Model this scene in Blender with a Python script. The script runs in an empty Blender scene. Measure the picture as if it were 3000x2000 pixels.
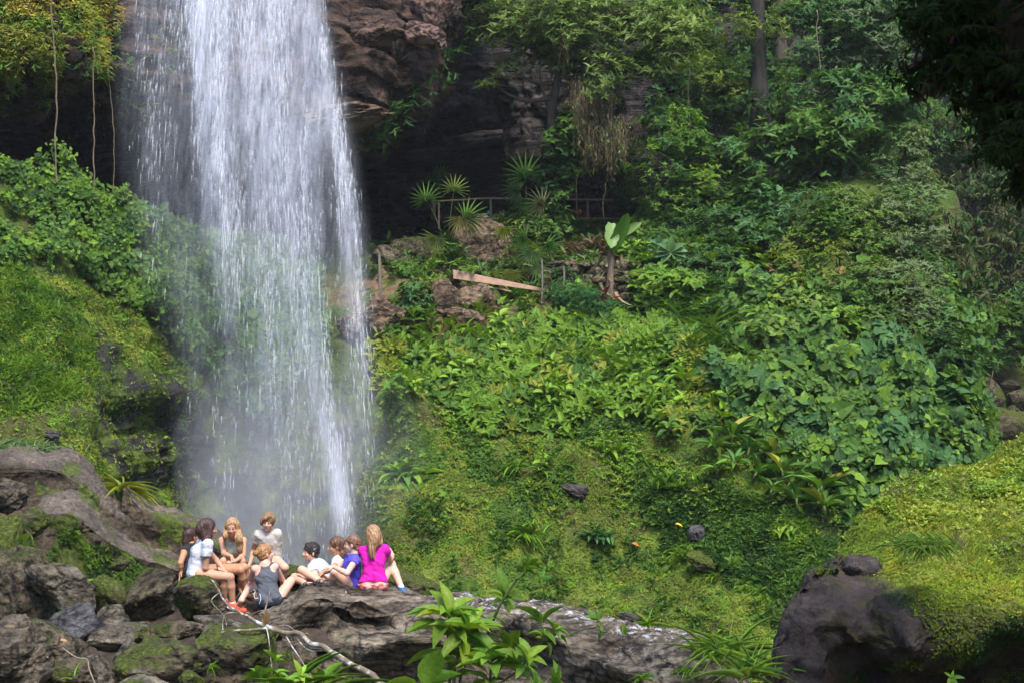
import bpy, math, random
import numpy as np
from mathutils import Vector

# ------------------------------------------------------------------ camera, world, sun, exposure
SC = bpy.context.scene
COL = SC.collection
CAMZ = 5.0
F = 3000 * 50.0 / 36.0            # photo pixels per unit of tan
cam = bpy.data.cameras.new('camera'); cam.lens = 50; cam.sensor_width = 36; cam.clip_start = .1; cam.clip_end = 2000
camo = bpy.data.objects.new('camera', cam); COL.objects.link(camo)
camo.location = (0, 0, CAMZ); camo.rotation_euler = (math.radians(90), 0, 0)
SC.camera = camo
SUN_EL, SUN_AZ = 58.0, 160.0     # azimuth: compass direction the light comes from, clockwise from +Y
w = bpy.data.worlds.new('World'); SC.world = w; w.use_nodes = True
nt = w.node_tree
sky = nt.nodes.new('ShaderNodeTexSky'); sky.sky_type = 'NISHITA'; sky.sun_disc = False
sky.sun_elevation = math.radians(SUN_EL); sky.sun_rotation = math.radians(SUN_AZ)
bg = nt.nodes['Background']; bg.inputs['Strength'].default_value = 0.15
nt.links.new(sky.outputs[0], bg.inputs['Color'])
sl = bpy.data.lights.new('sun', 'SUN'); sl.energy = 2.0; sl.angle = math.radians(20); sl.color = (1, .95, .86)
slo = bpy.data.objects.new('sun', sl); COL.objects.link(slo)
_el, _az = math.radians(SUN_EL), math.radians(SUN_AZ)
_d = Vector((math.sin(_az) * math.cos(_el), math.cos(_az) * math.cos(_el), math.sin(_el)))
slo.rotation_euler = _d.to_track_quat('Z', 'Y').to_euler(); slo.location = _d * 60
SC.view_settings.view_transform = 'Standard'; SC.view_settings.look = 'None'
SC.view_settings.exposure = 1.66; SC.view_settings.gamma = 1
SC.cycles.max_bounces = 6; SC.cycles.diffuse_bounces = 3; SC.cycles.glossy_bounces = 2
SC.cycles.transmission_bounces = 3; SC.cycles.transparent_max_bounces = 40; SC.cycles.volume_bounces = 0
SC.cycles.use_denoising = True
SC.cycles.use_adaptive_sampling = True; SC.cycles.adaptive_threshold = .02

rng = np.random.default_rng(7)

# ------------------------------------------------------------------ helpers
def P(X, Y, D):
    """photo pixel + distance along the view -> point"""
    X = np.asarray(X, float); Y = np.asarray(Y, float); D = np.asarray(D, float)
    return np.stack(np.broadcast_arrays((X - 1500) / F * D, D, CAMZ - (Y - 1000) / F * D), -1)
def pix(p):
    return 1500 + p[..., 0] / p[..., 1] * F, 1000 - (p[..., 2] - CAMZ) / p[..., 1] * F

def _hash(i, j, k, s):
    h = (i * 374761393 + j * 668265263 + k * 2147483647 + s * 974711) & 0xffffffff
    h = ((h ^ (h >> 13)) * 1274126177) & 0xffffffff
    h = ((h ^ (h >> 16)) * 2246822519) & 0xffffffff
    return ((h ^ (h >> 15)) & 0xffff).astype(np.float32) / 32767.5 - 1
def noise(p, s=0):
    p = np.asarray(p, float); f = np.floor(p); t = p - f; t = t * t * t * (t * (t * 6 - 15) + 10)
    i, j, k = (f[..., a].astype(np.int64) for a in range(3))
    r = 0
    for a in (0, 1):
        wa = t[..., 0] if a else 1 - t[..., 0]
        for b in (0, 1):
            wb = t[..., 1] if b else 1 - t[..., 1]
            for c in (0, 1):
                wc = t[..., 2] if c else 1 - t[..., 2]
                r = r + _hash(i + a, j + b, k + c, s) * wa * wb * wc
    return r
def fbm(p, o=4, s=0, g=.5):
    r = 0; a = 1; p = np.asarray(p, float)
    for n in range(o):
        r = r + a * noise(p, s + n * 17); p = p * 2.03 + 3.7; a *= g
    return r
def sstep(a, b, x):
    t = np.clip((x - a) / (b - a), 0, 1); return t * t * (3 - 2 * t)
def norm(v):
    return v / np.maximum(np.linalg.norm(v, axis=-1, keepdims=True), 1e-9)

def mesh(name, V, faces, mat, parent=None, smooth=True, col=None):
    """faces: list of int arrays (m,k)"""
    me = bpy.data.meshes.new(name)
    V = np.ascontiguousarray(V, np.float32).reshape(-1, 3)
    me.vertices.add(len(V)); me.vertices.foreach_set('co', V.ravel())
    faces = [np.asarray(f) for f in faces if len(f)]
    idx = np.concatenate([f.ravel() for f in faces]).astype(np.int32)
    tot = np.concatenate([np.full(len(f), f.shape[1]) for f in faces])
    me.loops.add(len(idx)); me.loops.foreach_set('vertex_index', idx)
    me.polygons.add(len(tot)); me.polygons.foreach_set('loop_start', np.concatenate([[0], np.cumsum(tot)[:-1]]).astype(np.int32))
    me.update(calc_edges=True)
    me.polygons.foreach_set('use_smooth', np.full(len(tot), smooth))
    if col is not None:
        ca = me.color_attributes.new('tint', 'FLOAT_COLOR', 'POINT')
        c = np.ones((len(V), 4), np.float32); c[:, :3] = col; ca.data.foreach_set('color', c.ravel())
    me.validate()
    o = bpy.data.objects.new(name, me); COL.objects.link(o)
    if mat: me.materials.append(mat)
    if parent: o.parent = parent; 
    return o
def tag(o, label=None, cat=None, group=None, kind=None):
    if label: o['label'] = label
    if cat: o['category'] = cat
    if group: o['group'] = group
    if kind: o['kind'] = kind
    return o
def empty(name, label, cat, group=None):
    o = bpy.data.objects.new(name, None); COL.objects.link(o); o.empty_display_size = .1
    return tag(o, label, cat, group)

class MB:
    """collects shapes for ONE mesh"""
    def __init__(s): s.V = []; s.Fq = []; s.C = []; s.n = 0
    def add(s, V, faces, col=None):
        V = np.asarray(V, float).reshape(-1, 3)
        for f in faces:
            if len(f): s.Fq.append(np.asarray(f) + s.n)
        s.V.append(V); s.n += len(V)
        s.C.append(np.broadcast_to(np.array([1, 1, 1.]) if col is None else np.asarray(col, float), V.shape).copy())
        return s
    def build(s, name, mat, parent=None, smooth=True):
        by = {}
        for f in s.Fq: by.setdefault(f.shape[1], []).append(f)
        return mesh(name, np.concatenate(s.V), [np.concatenate(v) for v in by.values()], mat, parent, smooth, np.concatenate(s.C))

def grid_faces(nv, nu, closed=False):
    i = np.arange((nv - 1) * nu).reshape(nv - 1, nu)
    if closed:
        j = np.roll(i, -1, 1)
        return np.stack([i, j, j + nu, i + nu], -1).reshape(-1, 4)
    i = i[:, :-1]
    return np.stack([i, i + 1, i + 1 + nu, i + nu], -1).reshape(-1, 4)
def tube_geo(pts, rad, n=8, cap=True):
    pts = np.asarray(pts, float); m = len(pts); rad = np.broadcast_to(np.asarray(rad, float), (m,))
    t = norm(np.gradient(pts, axis=0)); V = []
    ref = np.array([0, 0, 1.]) if abs(t[0, 2]) < .9 else np.array([1., 0, 0])
    for k in range(m):
        a = norm(np.cross(t[k], ref)); b = np.cross(t[k], a); ref = norm(np.cross(a, t[k]))
        an = np.arange(n) * 2 * math.pi / n
        V.append(pts[k] + rad[k] * (np.cos(an)[:, None] * a + np.sin(an)[:, None] * b))
    V = np.concatenate(V); fs = [grid_faces(m, n, True)]
    if cap: fs += [np.arange(n)[None, ::-1], (np.arange(n) + (m - 1) * n)[None]]
    return V, fs
def spline(pts, n):
    """Catmull-Rom through pts -> n samples"""
    p = np.asarray(pts, float)
    if len(p) == 2: return p[0] + (p[1] - p[0]) * np.linspace(0, 1, n)[:, None]
    q = np.concatenate([[2 * p[0] - p[1]], p, [2 * p[-1] - p[-2]]])
    u = np.linspace(0, len(p) - 1 - 1e-9, n); i = u.astype(int); t = (u - i)[(...,) + (None,) * (p.ndim - 1)]
    a, b, c, d = q[i], q[i + 1], q[i + 2], q[i + 3]
    return .5 * (2 * b + (c - a) * t + (2 * a - 5 * b + 4 * c - d) * t ** 2 + (3 * b - a - 3 * c + d) * t ** 3)
def box_geo(c, s, R=None):
    c = np.asarray(c, float); s = np.asarray(s, float) / 2
    V = np.array([[x, y, z] for x in (-1, 1) for y in (-1, 1) for z in (-1, 1)]) * s
    if R is not None: V = V @ np.asarray(R).T
    return V + c, [np.array([[0, 1, 3, 2], [4, 6, 7, 5], [0, 4, 5, 1], [2, 3, 7, 6], [0, 2, 6, 4], [1, 5, 7, 3]])]
def grid_normals(G):
    du = np.gradient(G, axis=1); dv = np.gradient(G, axis=0); return norm(np.cross(du, dv))

# ------------------------------------------------------------------ materials
def mat(name):
    m = bpy.data.materials.new(name); m.use_nodes = True
    n = m.node_tree; b = n.nodes['Principled BSDF']; b.inputs['Specular IOR Level'].default_value = .3
    return m, n, b
def N(n, t, **k):
    x = n.nodes.new(t)
    for a, v in k.items():
        if a in ('ins',):
            for i, vv in v.items(): x.inputs[i].default_value = vv
        else: setattr(x, a, v)
    return x
def ramp(n, fac, stops):
    r = n.nodes.new('ShaderNodeValToRGB'); e = r.color_ramp.elements
    while len(e) < len(stops): e.new(.5)
    for q, (p, c) in zip(e, stops): q.position = p; q.color = (*c, 1) if len(c) == 3 else c
    n.links.new(fac, r.inputs[0]); return r
def mixc(n, fac, a, b, mode='MIX'):
    x = n.nodes.new('ShaderNodeMix'); x.data_type = 'RGBA'; x.blend_type = mode
    for s, v in ((0, fac), (6, a), (7, b)):
        if hasattr(v, 'is_linked') or hasattr(v, 'links'): n.links.new(v, x.inputs[s])
        else: x.inputs[s].default_value = v if not isinstance(v, tuple) or len(v) == 4 else (*v, 1)
    return x.outputs[2]
def math_(n, op, a, b=None):
    x = n.nodes.new('ShaderNodeMath'); x.operation = op; x.use_clamp = op in ('MULTIPLY_ADD',)
    for i, v in enumerate((a, b)):
        if v is None: continue
        if hasattr(v, 'links'): n.links.new(v, x.inputs[i])
        else: x.inputs[i].default_value = v
    return x.outputs[0]
def tex(n, scale, detail=6, rough=.6, co=None, vec=None, dist=0):
    t = n.nodes.new('ShaderNodeTexNoise'); t.inputs['Scale'].default_value = scale
    t.inputs['Detail'].default_value = detail; t.inputs['Roughness'].default_value = rough; t.inputs['Distortion'].default_value = dist
    g = n.nodes.new('ShaderNodeNewGeometry')
    src = g.outputs['Position']
    if vec:
        mp = n.nodes.new('ShaderNodeMapping'); mp.inputs['Scale'].default_value = vec[:3]
        if len(vec) > 3: mp.inputs['Rotation'].default_value = vec[3:6]
        n.links.new(src, mp.inputs[0]); src = mp.outputs[0]
    n.links.new(src, t.inputs['Vector']); return t.outputs['Fac']
def bump(n, b, h, strength, dist, prev=None):
    x = n.nodes.new('ShaderNodeBump'); x.inputs['Strength'].default_value = strength; x.inputs['Distance'].default_value = dist
    n.links.new(h, x.inputs['Height'])
    if prev: n.links.new(prev, x.inputs['Normal'])
    n.links.new(x.outputs[0], b.inputs['Normal']); return x.outputs[0]

def rock_mat(name, c1, c2, c3, moss=.5, mossc=((.05, .065, .008), (.14, .17, .02)), lichen=0, scale=1, rough=.85, strata=None, wet=0, attr=False, mossz=.1):
    """mottled stone; moss (from 0 to 1) where noise and upward slope allow; strata = mapping scale for layering"""
    m, n, b = mat(name)
    a = tex(n, 1.6 * scale, 8, .62, dist=.4); f = tex(n, 14 * scale, 6, .7); 
    s = tex(n, 5 * scale, 7, .6, vec=strata or (1, 1, 2.2))
    base = ramp(n, a, [(.3, c1), (.5, c2), (.72, c3)]).outputs[0]
    base = mixc(n, ramp(n, s, [(.38, (1, 1, 1)), (.56, (0, 0, 0))]).outputs[0], base, tuple(x * .38 for x in c1), 'MIX') if True else base
    sp = ramp(n, f, [(.33, (.35, .35, .35)), (.5, (.95, .95, .95)), (.68, (1.5, 1.45, 1.4))]).outputs[0]
    base = mixc(n, 1.0, base, sp, 'MULTIPLY')
    vo = n.nodes.new('ShaderNodeTexVoronoi'); vo.feature = 'DISTANCE_TO_EDGE'; vo.inputs['Scale'].default_value = 1.1 * scale
    gg = N(n, 'ShaderNodeNewGeometry'); tn = n.nodes.new('ShaderNodeTexNoise'); tn.inputs['Scale'].default_value = 1.6 * scale; tn.inputs['Detail'].default_value = 6; n.links.new(gg.outputs['Position'], tn.inputs['Vector'])
    vm = N(n, 'ShaderNodeVectorMath', operation='SCALE'); vm.inputs[3].default_value = 1.3 / scale; n.links.new(tn.outputs['Color'], vm.inputs[0]); va = N(n, 'ShaderNodeVectorMath', operation='ADD'); n.links.new(vm.outputs[0], va.inputs[0]); n.links.new(gg.outputs['Position'], va.inputs[1]); n.links.new(va.outputs[0], vo.inputs['Vector'])
    crk = ramp(n, vo.outputs['Distance'], [(.0, (.22, .2, .18)), (.022, (.8, .8, .8)), (.05, (1, 1, 1))]).outputs[0]; base = mixc(n, 1.0, base, crk, 'MULTIPLY')
    if lichen:
        l = tex(n, 7 * scale, 7, .75); lf = ramp(n, l, [(.66 - .12 * lichen, (0, 0, 0)), (.70 - .12 * lichen, (1, 1, 1))]).outputs[0]
        if attr:
            at = N(n, 'ShaderNodeAttribute', attribute_name='tint'); sx = N(n, 'ShaderNodeSeparateColor'); n.links.new(at.outputs['Color'], sx.inputs[0])
            lf = math_(n, 'MULTIPLY', lf, sx.outputs[1])
        base = mixc(n, lf, base, (.52, .52, .55))
    if moss > 0:
        g = N(n, 'ShaderNodeNewGeometry'); sx = N(n, 'ShaderNodeSeparateXYZ'); n.links.new(g.outputs['Normal'], sx.inputs[0])
        q = tex(n, 1.3 * scale, 7, .65, dist=.6)
        q = math_(n, 'ADD', q, math_(n, 'MULTIPLY', sx.outputs[2], mossz))
        mf = ramp(n, q, [(.78 - .5 * moss, (0, 0, 0)), (.86 - .5 * moss, (1, 1, 1))]).outputs[0]
        if attr:
            at = N(n, 'ShaderNodeAttribute', attribute_name='tint'); sx2 = N(n, 'ShaderNodeSeparateColor'); n.links.new(at.outputs['Color'], sx2.inputs[0])
            mf = math_(n, 'MULTIPLY', mf, sx2.outputs[0])
        mt = ramp(n, tex(n, 22, 5, .7), [(.3, tuple(x * .45 for x in mossc[0])), (.5, mossc[0]), (.72, mossc[1])]).outputs[0]
        base = mixc(n, mf, base, mt)
        rr = mixc(n, mf, (rough - wet,) * 3, (.95,) * 3); n.links.new(rr, b.inputs['Roughness'])
    else: b.inputs['Roughness'].default_value = rough - wet
    n.links.new(base, b.inputs['Base Color'])
    p = bump(n, b, s, .8, .12 / scale); p = bump(n, b, crk, .7, .05 / scale, p); p = bump(n, b, a, .7, .2 / scale, p); bump(n, b, f, .9, .045 / scale, p)
    return m
def leaf_mat(name, rough=.45, trans=.3, sat=1, attr='tint'):
    m, n, b = mat(name); at = N(n, 'ShaderNodeAttribute', attribute_name=attr)
    v = tex(n, 30, 3, .6); c = mixc(n, 1.0, at.outputs['Color'], ramp(n, v, [(.3, (.75, .75, .7)), (.7, (1.2, 1.2, 1.25))]).outputs[0], 'MULTIPLY')
    n.links.new(c, b.inputs['Base Color']); b.inputs['Roughness'].default_value = rough; b.inputs['Specular IOR Level'].default_value = .16
    t = N(n, 'ShaderNodeBsdfTranslucent'); n.links.new(mixc(n, 1.0, c, (1.25, 1.35, .5), 'MULTIPLY'), t.inputs[0])
    ms = N(n, 'ShaderNodeMixShader'); ms.inputs[0].default_value = trans
    n.links.new(b.outputs[0], ms.inputs[1]); n.links.new(t.outputs[0], ms.inputs[2])
    n.links.new(ms.outputs[0], n.nodes['Material Output'].inputs[0]); return m
def plain(name, c, rough=.7, var=.25, scale=20, spec=.3, bmp=0, vec=None):
    m, n, b = mat(name); v = tex(n, scale, 5, .65, vec=vec)
    lo = tuple(x * (1 - var) for x in c); hi = tuple(min(1, x * (1 + var)) for x in c)
    n.links.new(ramp(n, v, [(.3, lo), (.7, hi)]).outputs[0], b.inputs['Base Color'])
    b.inputs['Roughness'].default_value = rough; b.inputs['Specular IOR Level'].default_value = spec
    if bmp: bump(n, b, v, .8, bmp)
    return m
def two_tone(name, c1, c2, scale=40, lo=.45, hi=.55, rough=.8, vec=None):
    m, n, b = mat(name); v = tex(n, scale, 3, .55, vec=vec)
    n.links.new(ramp(n, v, [(lo, c1), (hi, c2)]).outputs[0], b.inputs['Base Color']); b.inputs['Roughness'].default_value = rough; return m
def ground_mat(name, bmp=.06):
    """colour comes from the surface's own cover map (rock, earth, moss), broken up by noise"""
    m, n, b = mat(name); at = N(n, 'ShaderNodeAttribute', attribute_name='tint')
    v = tex(n, 3, 9, .7); f = tex(n, 20, 5, .7)
    c = mixc(n, 1.0, at.outputs['Color'], ramp(n, v, [(.3, (.4, .4, .4)), (.7, (1.5, 1.5, 1.5))]).outputs[0], 'MULTIPLY')
    c = mixc(n, 1.0, c, ramp(n, f, [(.35, (.5, .5, .5)), (.65, (1.35, 1.35, 1.35))]).outputs[0], 'MULTIPLY')
    n.links.new(c, b.inputs['Base Color']); b.inputs['Roughness'].default_value = .9
    p = bump(n, b, v, .9, bmp * 3); bump(n, b, f, .9, bmp, p); return m

LEAF = leaf_mat('leaf', rough=.55); LEAFW = leaf_mat('glossy_leaf', rough=.42, trans=.25); MOSS = leaf_mat('moss', rough=.9, trans=.15)
GROUND = ground_mat('earth_and_moss')
CLIFF = rock_mat('brown_cliff', (.036, .021, .015), (.075, .043, .029), (.17, .105, .072), 0, scale=.35, strata=(.5, .5, 2.5, 0, .25, 0))
GREYC = rock_mat('grey_cliff', (.026, .022, .021), (.056, .047, .044), (.12, .10, .096), 0, scale=.35, strata=(.35, .35, 3.2, 0, -.3, 0))
ROCK = rock_mat('boulder_stone', (.06, .048, .036), (.15, .122, .090), (.27, .235, .18), .34, scale=1.0)
ROCKM = rock_mat('mossy_stone', (.05, .038, .026), (.11, .086, .055), (.19, .16, .11), .62, scale=1.0)
ROCKD = rock_mat('dark_wet_stone', (.035, .033, .036), (.07, .066, .07), (.15, .145, .155), .30, scale=1.0, wet=.42)
ROCKB = rock_mat('brown_stone', (.065, .05, .03), (.155, .122, .08), (.26, .21, .14), .40, scale=1.0, strata=(1.4, 1.4, 1.4))
SLAB = rock_mat('slab_stone', (.085, .063, .042), (.19, .15, .105), (.33, .275, .20), .46, lichen=.85, attr=True, scale=.9, strata=(.6, 1, 3.6, 0, .12, 0), mossz=0)
RIDGE = rock_mat('ridge_stone', (.065, .048, .036), (.14, .108, .082), (.25, .205, .165), .86, attr=True, scale=1.2, strata=(.8, 1, 3, 0, .5, 0), mossz=-.0)
ORANGE = rock_mat('ochre_stone', (.12, .075, .045), (.2, .135, .085), (.3, .21, .14), .22, scale=.7)
DARKR = rock_mat('dark_big_boulder', (.03, .022, .02), (.06, .046, .042), (.11, .09, .085), .0, scale=.6, strata=(1, 1, 1.2))
BARK = plain('bark', (.06, .045, .032), .9, .5, 12, bmp=.02, vec=(1, 1, .2))
BARKL = plain('pale_bark', (.19, .155, .115), .85, .4, 25, bmp=.01, vec=(1, 1, .3))
LIANA = plain('liana_bark', (.15, .11, .07), .9, .4, 9)
STEM = plain('green_stem', (.07, .10, .025), .6, .3, 15)
WOOD = plain('weathered_wood', (.16, .13, .11), .85, .3, 8, vec=(4, 4, .6), bmp=.005)
PLANK = plain('sawn_plank', (.42, .25, .17), .8, .34, 6, vec=(.6, 4, 8), bmp=.003)
RAIL = plain('rail_wood', (.24, .15, .09), .8, .3, 8)
# ------------------------------------------------------------------ leaves
T_DIA = (np.array([[0, 0, 0], [.42, .5, .07], [1, 0, -.12], [.42, -.5, .07]]), [np.array([[0, 2, 1], [0, 3, 2]])])
T_HEX = (np.array([[0, 0, 0], [.3, .42, .06], [.7, .36, .02], [1, 0, -.16], [.7, -.36, .02], [.3, -.42, .06], [.45, 0, -.03]]),
         [np.array([[0, 6, 1], [0, 5, 6]]), np.array([[1, 6, 3, 2], [6, 5, 4, 3]])])
def T_long(nseg=6, droop=.35, fold=.1, shape=lambda t: np.sin(np.pi * t ** .8) ** .8):
    t = np.linspace(0, 1, nseg + 1); wd = shape(t) * .5; wd[0] = max(wd[0], .03); wd[-1] = .01
    z = -droop * t ** 2; V = []
    for a, ww, zz in zip(t, wd, z): V += [[a, ww, zz + fold * ww], [a, 0, zz], [a, -ww, zz + fold * ww]]
    V = np.array(V); f = []
    for k in range(nseg):
        a = k * 3; f += [[a, a + 1, a + 4, a + 3], [a + 1, a + 2, a + 5, a + 4]]
    return V, [np.array(f)]
T_LEAF = T_long(5, .28, .35); T_BLADE = T_long(5, .75, .3, lambda t: (1 - t) ** .6 * .9 + .1 * (t < .9)); T_BLADE1 = T_long(3, .5, .3, lambda t: (1 - t) ** .6)
T_HEART = (np.array([[0, 0, 0], [-.08, .3, .05], [.25, .5, .04], [.65, .3, 0], [1, 0, -.15], [.65, -.3, 0], [.25, -.5, .04], [-.08, -.3, .05], [.4, 0, -.05]]),
           [np.array([[0, 2, 1], [0, 8, 2], [8, 3, 2], [8, 4, 3], [8, 5, 4], [8, 6, 5], [0, 6, 8], [0, 7, 6]])])
def leaves_geo(T, c, d, n, L, W, col):
    """one leaf per row: base c, tip direction d, face normal n, length L, width W, colour col"""
    c = np.asarray(c, float); k = len(c); d = norm(d); s = norm(np.cross(n, d)); n2 = np.cross(d, s)
    L = np.broadcast_to(L, (k,))[:, None, None]; W = np.broadcast_to(W, (k,))[:, None, None]
    TV, TF = T; V = c[:, None] + L * TV[None, :, :1] * d[:, None] + W * TV[None, :, 1:2] * s[:, None] + L * TV[None, :, 2:] * n2[:, None]
    off = (np.arange(k) * len(TV))[:, None, None]
    return V.reshape(-1, 3), [(f[None] + off).reshape(-1, f.shape[1]) for f in TF], np.repeat(np.broadcast_to(col, (k, 3)), len(TV), 0)
def vary(col, k, r=rng, v=.28, hue=.12):
    c = np.asarray(col, float); c = np.broadcast_to(c, (k, 3)) * np.exp(r.normal(0, v, (k, 1)))
    h = r.normal(0, hue, (k, 1)); return np.clip(c * np.concatenate([1 + h * 1.3, 1 + h * .2, 1 - h], 1), .002, .9)
def rosettes(mb, c, up, k, L, asp, col, T=T_DIA, el=(.1, .9), r=rng, v=.22, spread=.0, jl=.3):
    """k leaves round each centre c (m,3) about direction up"""
    m = len(c); 
    if not m: return
    up = norm(up + 0 * c); cc = np.repeat(c, k, 0); u = np.repeat(up, k, 0)
    a = norm(np.cross(u, np.array([.31, .2, .93]))); b = np.cross(u, a)
    th = (np.tile(np.arange(k), m) * 2.4 + np.repeat(r.uniform(0, 6.3, m), k) + r.normal(0, .35, m * k))[:, None]
    e = r.uniform(el[0], el[1], (m * k, 1)); t = np.cos(th) * a + np.sin(th) * b
    d = np.cos(e) * t + np.sin(e) * u; n = norm(-np.sin(e) * t + np.cos(e) * u + r.normal(0, .15, (m * k, 3)))
    LL = L * np.exp(r.normal(0, jl, m * k) * .8) if np.isscalar(L) else np.repeat(L, k) * np.exp(r.normal(0, jl * .6, m * k))
    cl = np.repeat(vary(col, m, r, v) if np.ndim(col) == 1 else col, k, 0) * np.exp(r.normal(0, .14, (m * k, 1)))
    if spread: cc = cc + r.normal(0, spread, cc.shape)
    mb.add(*leaves_geo(T, cc, d, n, LL, LL * asp, cl))

# ------------------------------------------------------------------ lofted surfaces through (X, Y, D) control rows
def loft(rows, nu, nv, amp=.2, freq=.8, seed=0, pixels=True, strata=0, o=5, ridge=0, hf=0):
    R = np.array([spline(np.array(r, float), nu) for r in rows])
    G = spline(R, nv)
    if pixels: G = P(G[..., 0], G[..., 1], G[..., 2])
    nrm = grid_normals(G)
    q = G * freq
    h = fbm(q, o, seed)
    if ridge: h = h + ridge * (1 - 2 * np.abs(fbm(q * .8, 3, seed + 5)))
    if strata: h = h + strata * np.round(fbm(G * [.25 * freq, .25 * freq, 1.7 * freq], 3, seed + 9) * 3) / 3
    if hf: h = h + hf * fbm(q * 7, 3, seed + 3)
    return G + nrm * (amp * h)[..., None]

def soft_rock(seed, sub, planes=16, nz=.10, sharp=14, rr=None):
    """unit boulder: an icosphere pushed in by random cut planes, roughened"""
    import bmesh
    bm = bmesh.new(); bmesh.ops.create_icosphere(bm, subdivisions=sub, radius=1)
    bm.verts.ensure_lookup_table(); V = np.array([v.co[:] for v in bm.verts]); Fc = np.array([[v.index for v in f.verts] for f in bm.faces]); bm.free()
    r = np.random.default_rng(seed); n = norm(r.normal(size=(planes, 3))); d = r.uniform(.62, 1.0, planes)
    q = np.maximum(V @ n.T, .02) / d; rad = 1 / (np.sum(q ** sharp, 1) ** (1 / sharp)); rad = np.minimum(rad, 1.25)
    rad = rad * (1 + nz * fbm(V * 1.3 + seed, 4, seed) + nz * .35 * fbm(V * 6, 3, seed + 1) - nz * .5 * np.maximum(0, .25 - np.abs(fbm(V * 1.7 + 9, 3, seed + 2))) * 2)
    return V * rad[:, None], Fc
ROCKS = []
def boulder(X, Y, w_, h_, D, roll=0, seed=0, m=None, label='', name='boulder', depth=None, group=None, sub=5, cat='boulder', planes=16, nz=.10, sharp=14, yaw=0):
    V, Fc = soft_rock(seed, sub, planes, nz, sharp)
    ext = V.max(0) - V.min(0); V = (V - (V.max(0) + V.min(0)) / 2) / ext
    s = D / F; dd = depth if depth else (w_ + h_) / 2 * s * .9
    a = math.radians(roll); yw = math.radians(yaw)
    V = V * [w_ * s, dd, h_ * s]
    V = V @ np.array([[math.cos(yw), math.sin(yw), 0], [-math.sin(yw), math.cos(yw), 0], [0, 0, 1]])
    V = V @ np.array([[math.cos(a), 0, -math.sin(a)], [0, 1, 0], [math.sin(a), 0, math.cos(a)]])
    c = P(X, Y, D); o = mesh(name, V, [Fc], m or ROCK); o.location = c
    tag(o, label, cat, group); return o

# ------------------------------------------------------------------ setting: hillside sheet
ctrl = np.array([
 (-900,2200,15),(-900,1350,19),(-900,900,24),(-900,480,28),(0,2200,19),(0,1700,22),(0,1350,26),(0,1000,28.5),(0,700,31),(0,505,33),
 (300,2200,22),(300,1700,26),(300,1350,29),(300,1000,31),(300,700,33.5),(300,560,35),
 (500,2200,28),(500,1600,32.5),(500,1350,33.8),(500,1000,35),(500,690,37.5),(750,2200,30),(750,1650,35),(750,1100,37.5),(750,800,40),(750,700,42),
 (1000,2200,28),(1000,1650,34),(1000,1200,36),(1000,900,39),(1000,700,44),
 (1200,2200,25),(1200,1800,28.5),(1200,1500,31.5),(1200,1200,34.5),(1200,950,38.5),(1200,740,43),(1200,650,46),
 (1500,2200,25),(1500,1850,28.5),(1500,1500,31.5),(1500,1200,34.5),(1500,950,38.5),(1500,780,43),(1500,620,49),
 (1800,2200,25),(1800,1850,28.5),(1800,1500,31.5),(1800,1200,34.5),(1800,950,38),(1800,780,43),(1800,630,49),
 (2200,2200,24),(2200,1800,27),(2200,1500,30),(2200,1200,32.5),(2200,950,36),(2200,700,41),(2200,500,46),
 (2600,2200,24),(2600,1400,30),(2600,1150,32.5),(2600,900,36),(2600,500,44),(2800,1350,32),(2800,1000,35.5),(2800,600,42),
 (3300,2200,20),(3300,1400,30),(3300,800,40),(4200,2200,16),(4200,1000,28)], float)
def tps_fit(p, v, lam=1e-3):
    d = np.linalg.norm(p[:, None] - p[None], axis=-1); K = np.where(d > 0, d ** 2 * np.log(d + 1e-12), 0) + lam * np.eye(len(p))
    Q = np.concatenate([np.ones((len(p), 1)), p], 1); A = np.block([[K, Q], [Q.T, np.zeros((3, 3))]])
    return np.linalg.solve(A, np.concatenate([v, np.zeros(3)]))
_cp = ctrl[:, :2] / 1000; _w = tps_fit(_cp, ctrl[:, 2])
def depth_at(X, Y):
    X = np.asarray(X, float); Y = np.asarray(Y, float); q = np.stack([X, Y], -1).reshape(-1, 2) / 1000
    r = np.zeros(len(q))
    for s in range(0, len(q), 20000):
        d = np.linalg.norm(q[s:s + 20000, None] - _cp[None], axis=-1); K = np.where(d > 0, d ** 2 * np.log(d + 1e-12), 0)
        r[s:s + 20000] = K @ _w[:-3] + _w[-3] + q[s:s + 20000] @ _w[-2:]
    r = r.reshape(X.shape)
    return r + 22 * sstep(2815, 2900, X) * sstep(1650, 1380, Y)
_tx = [-900, 0, 150, 280, 350, 420, 560, 800, 1080, 1150, 1300, 1420, 1500, 1900, 2100, 2400, 2800, 2900, 3100, 4200]
_ty = [430, 500, 520, 560, 590, 620, 660, 700, 720, 715, 700, 672, 664, 668, 585, 500, 560, 900, 950, 900]
NU, NV = 640, 420
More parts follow.
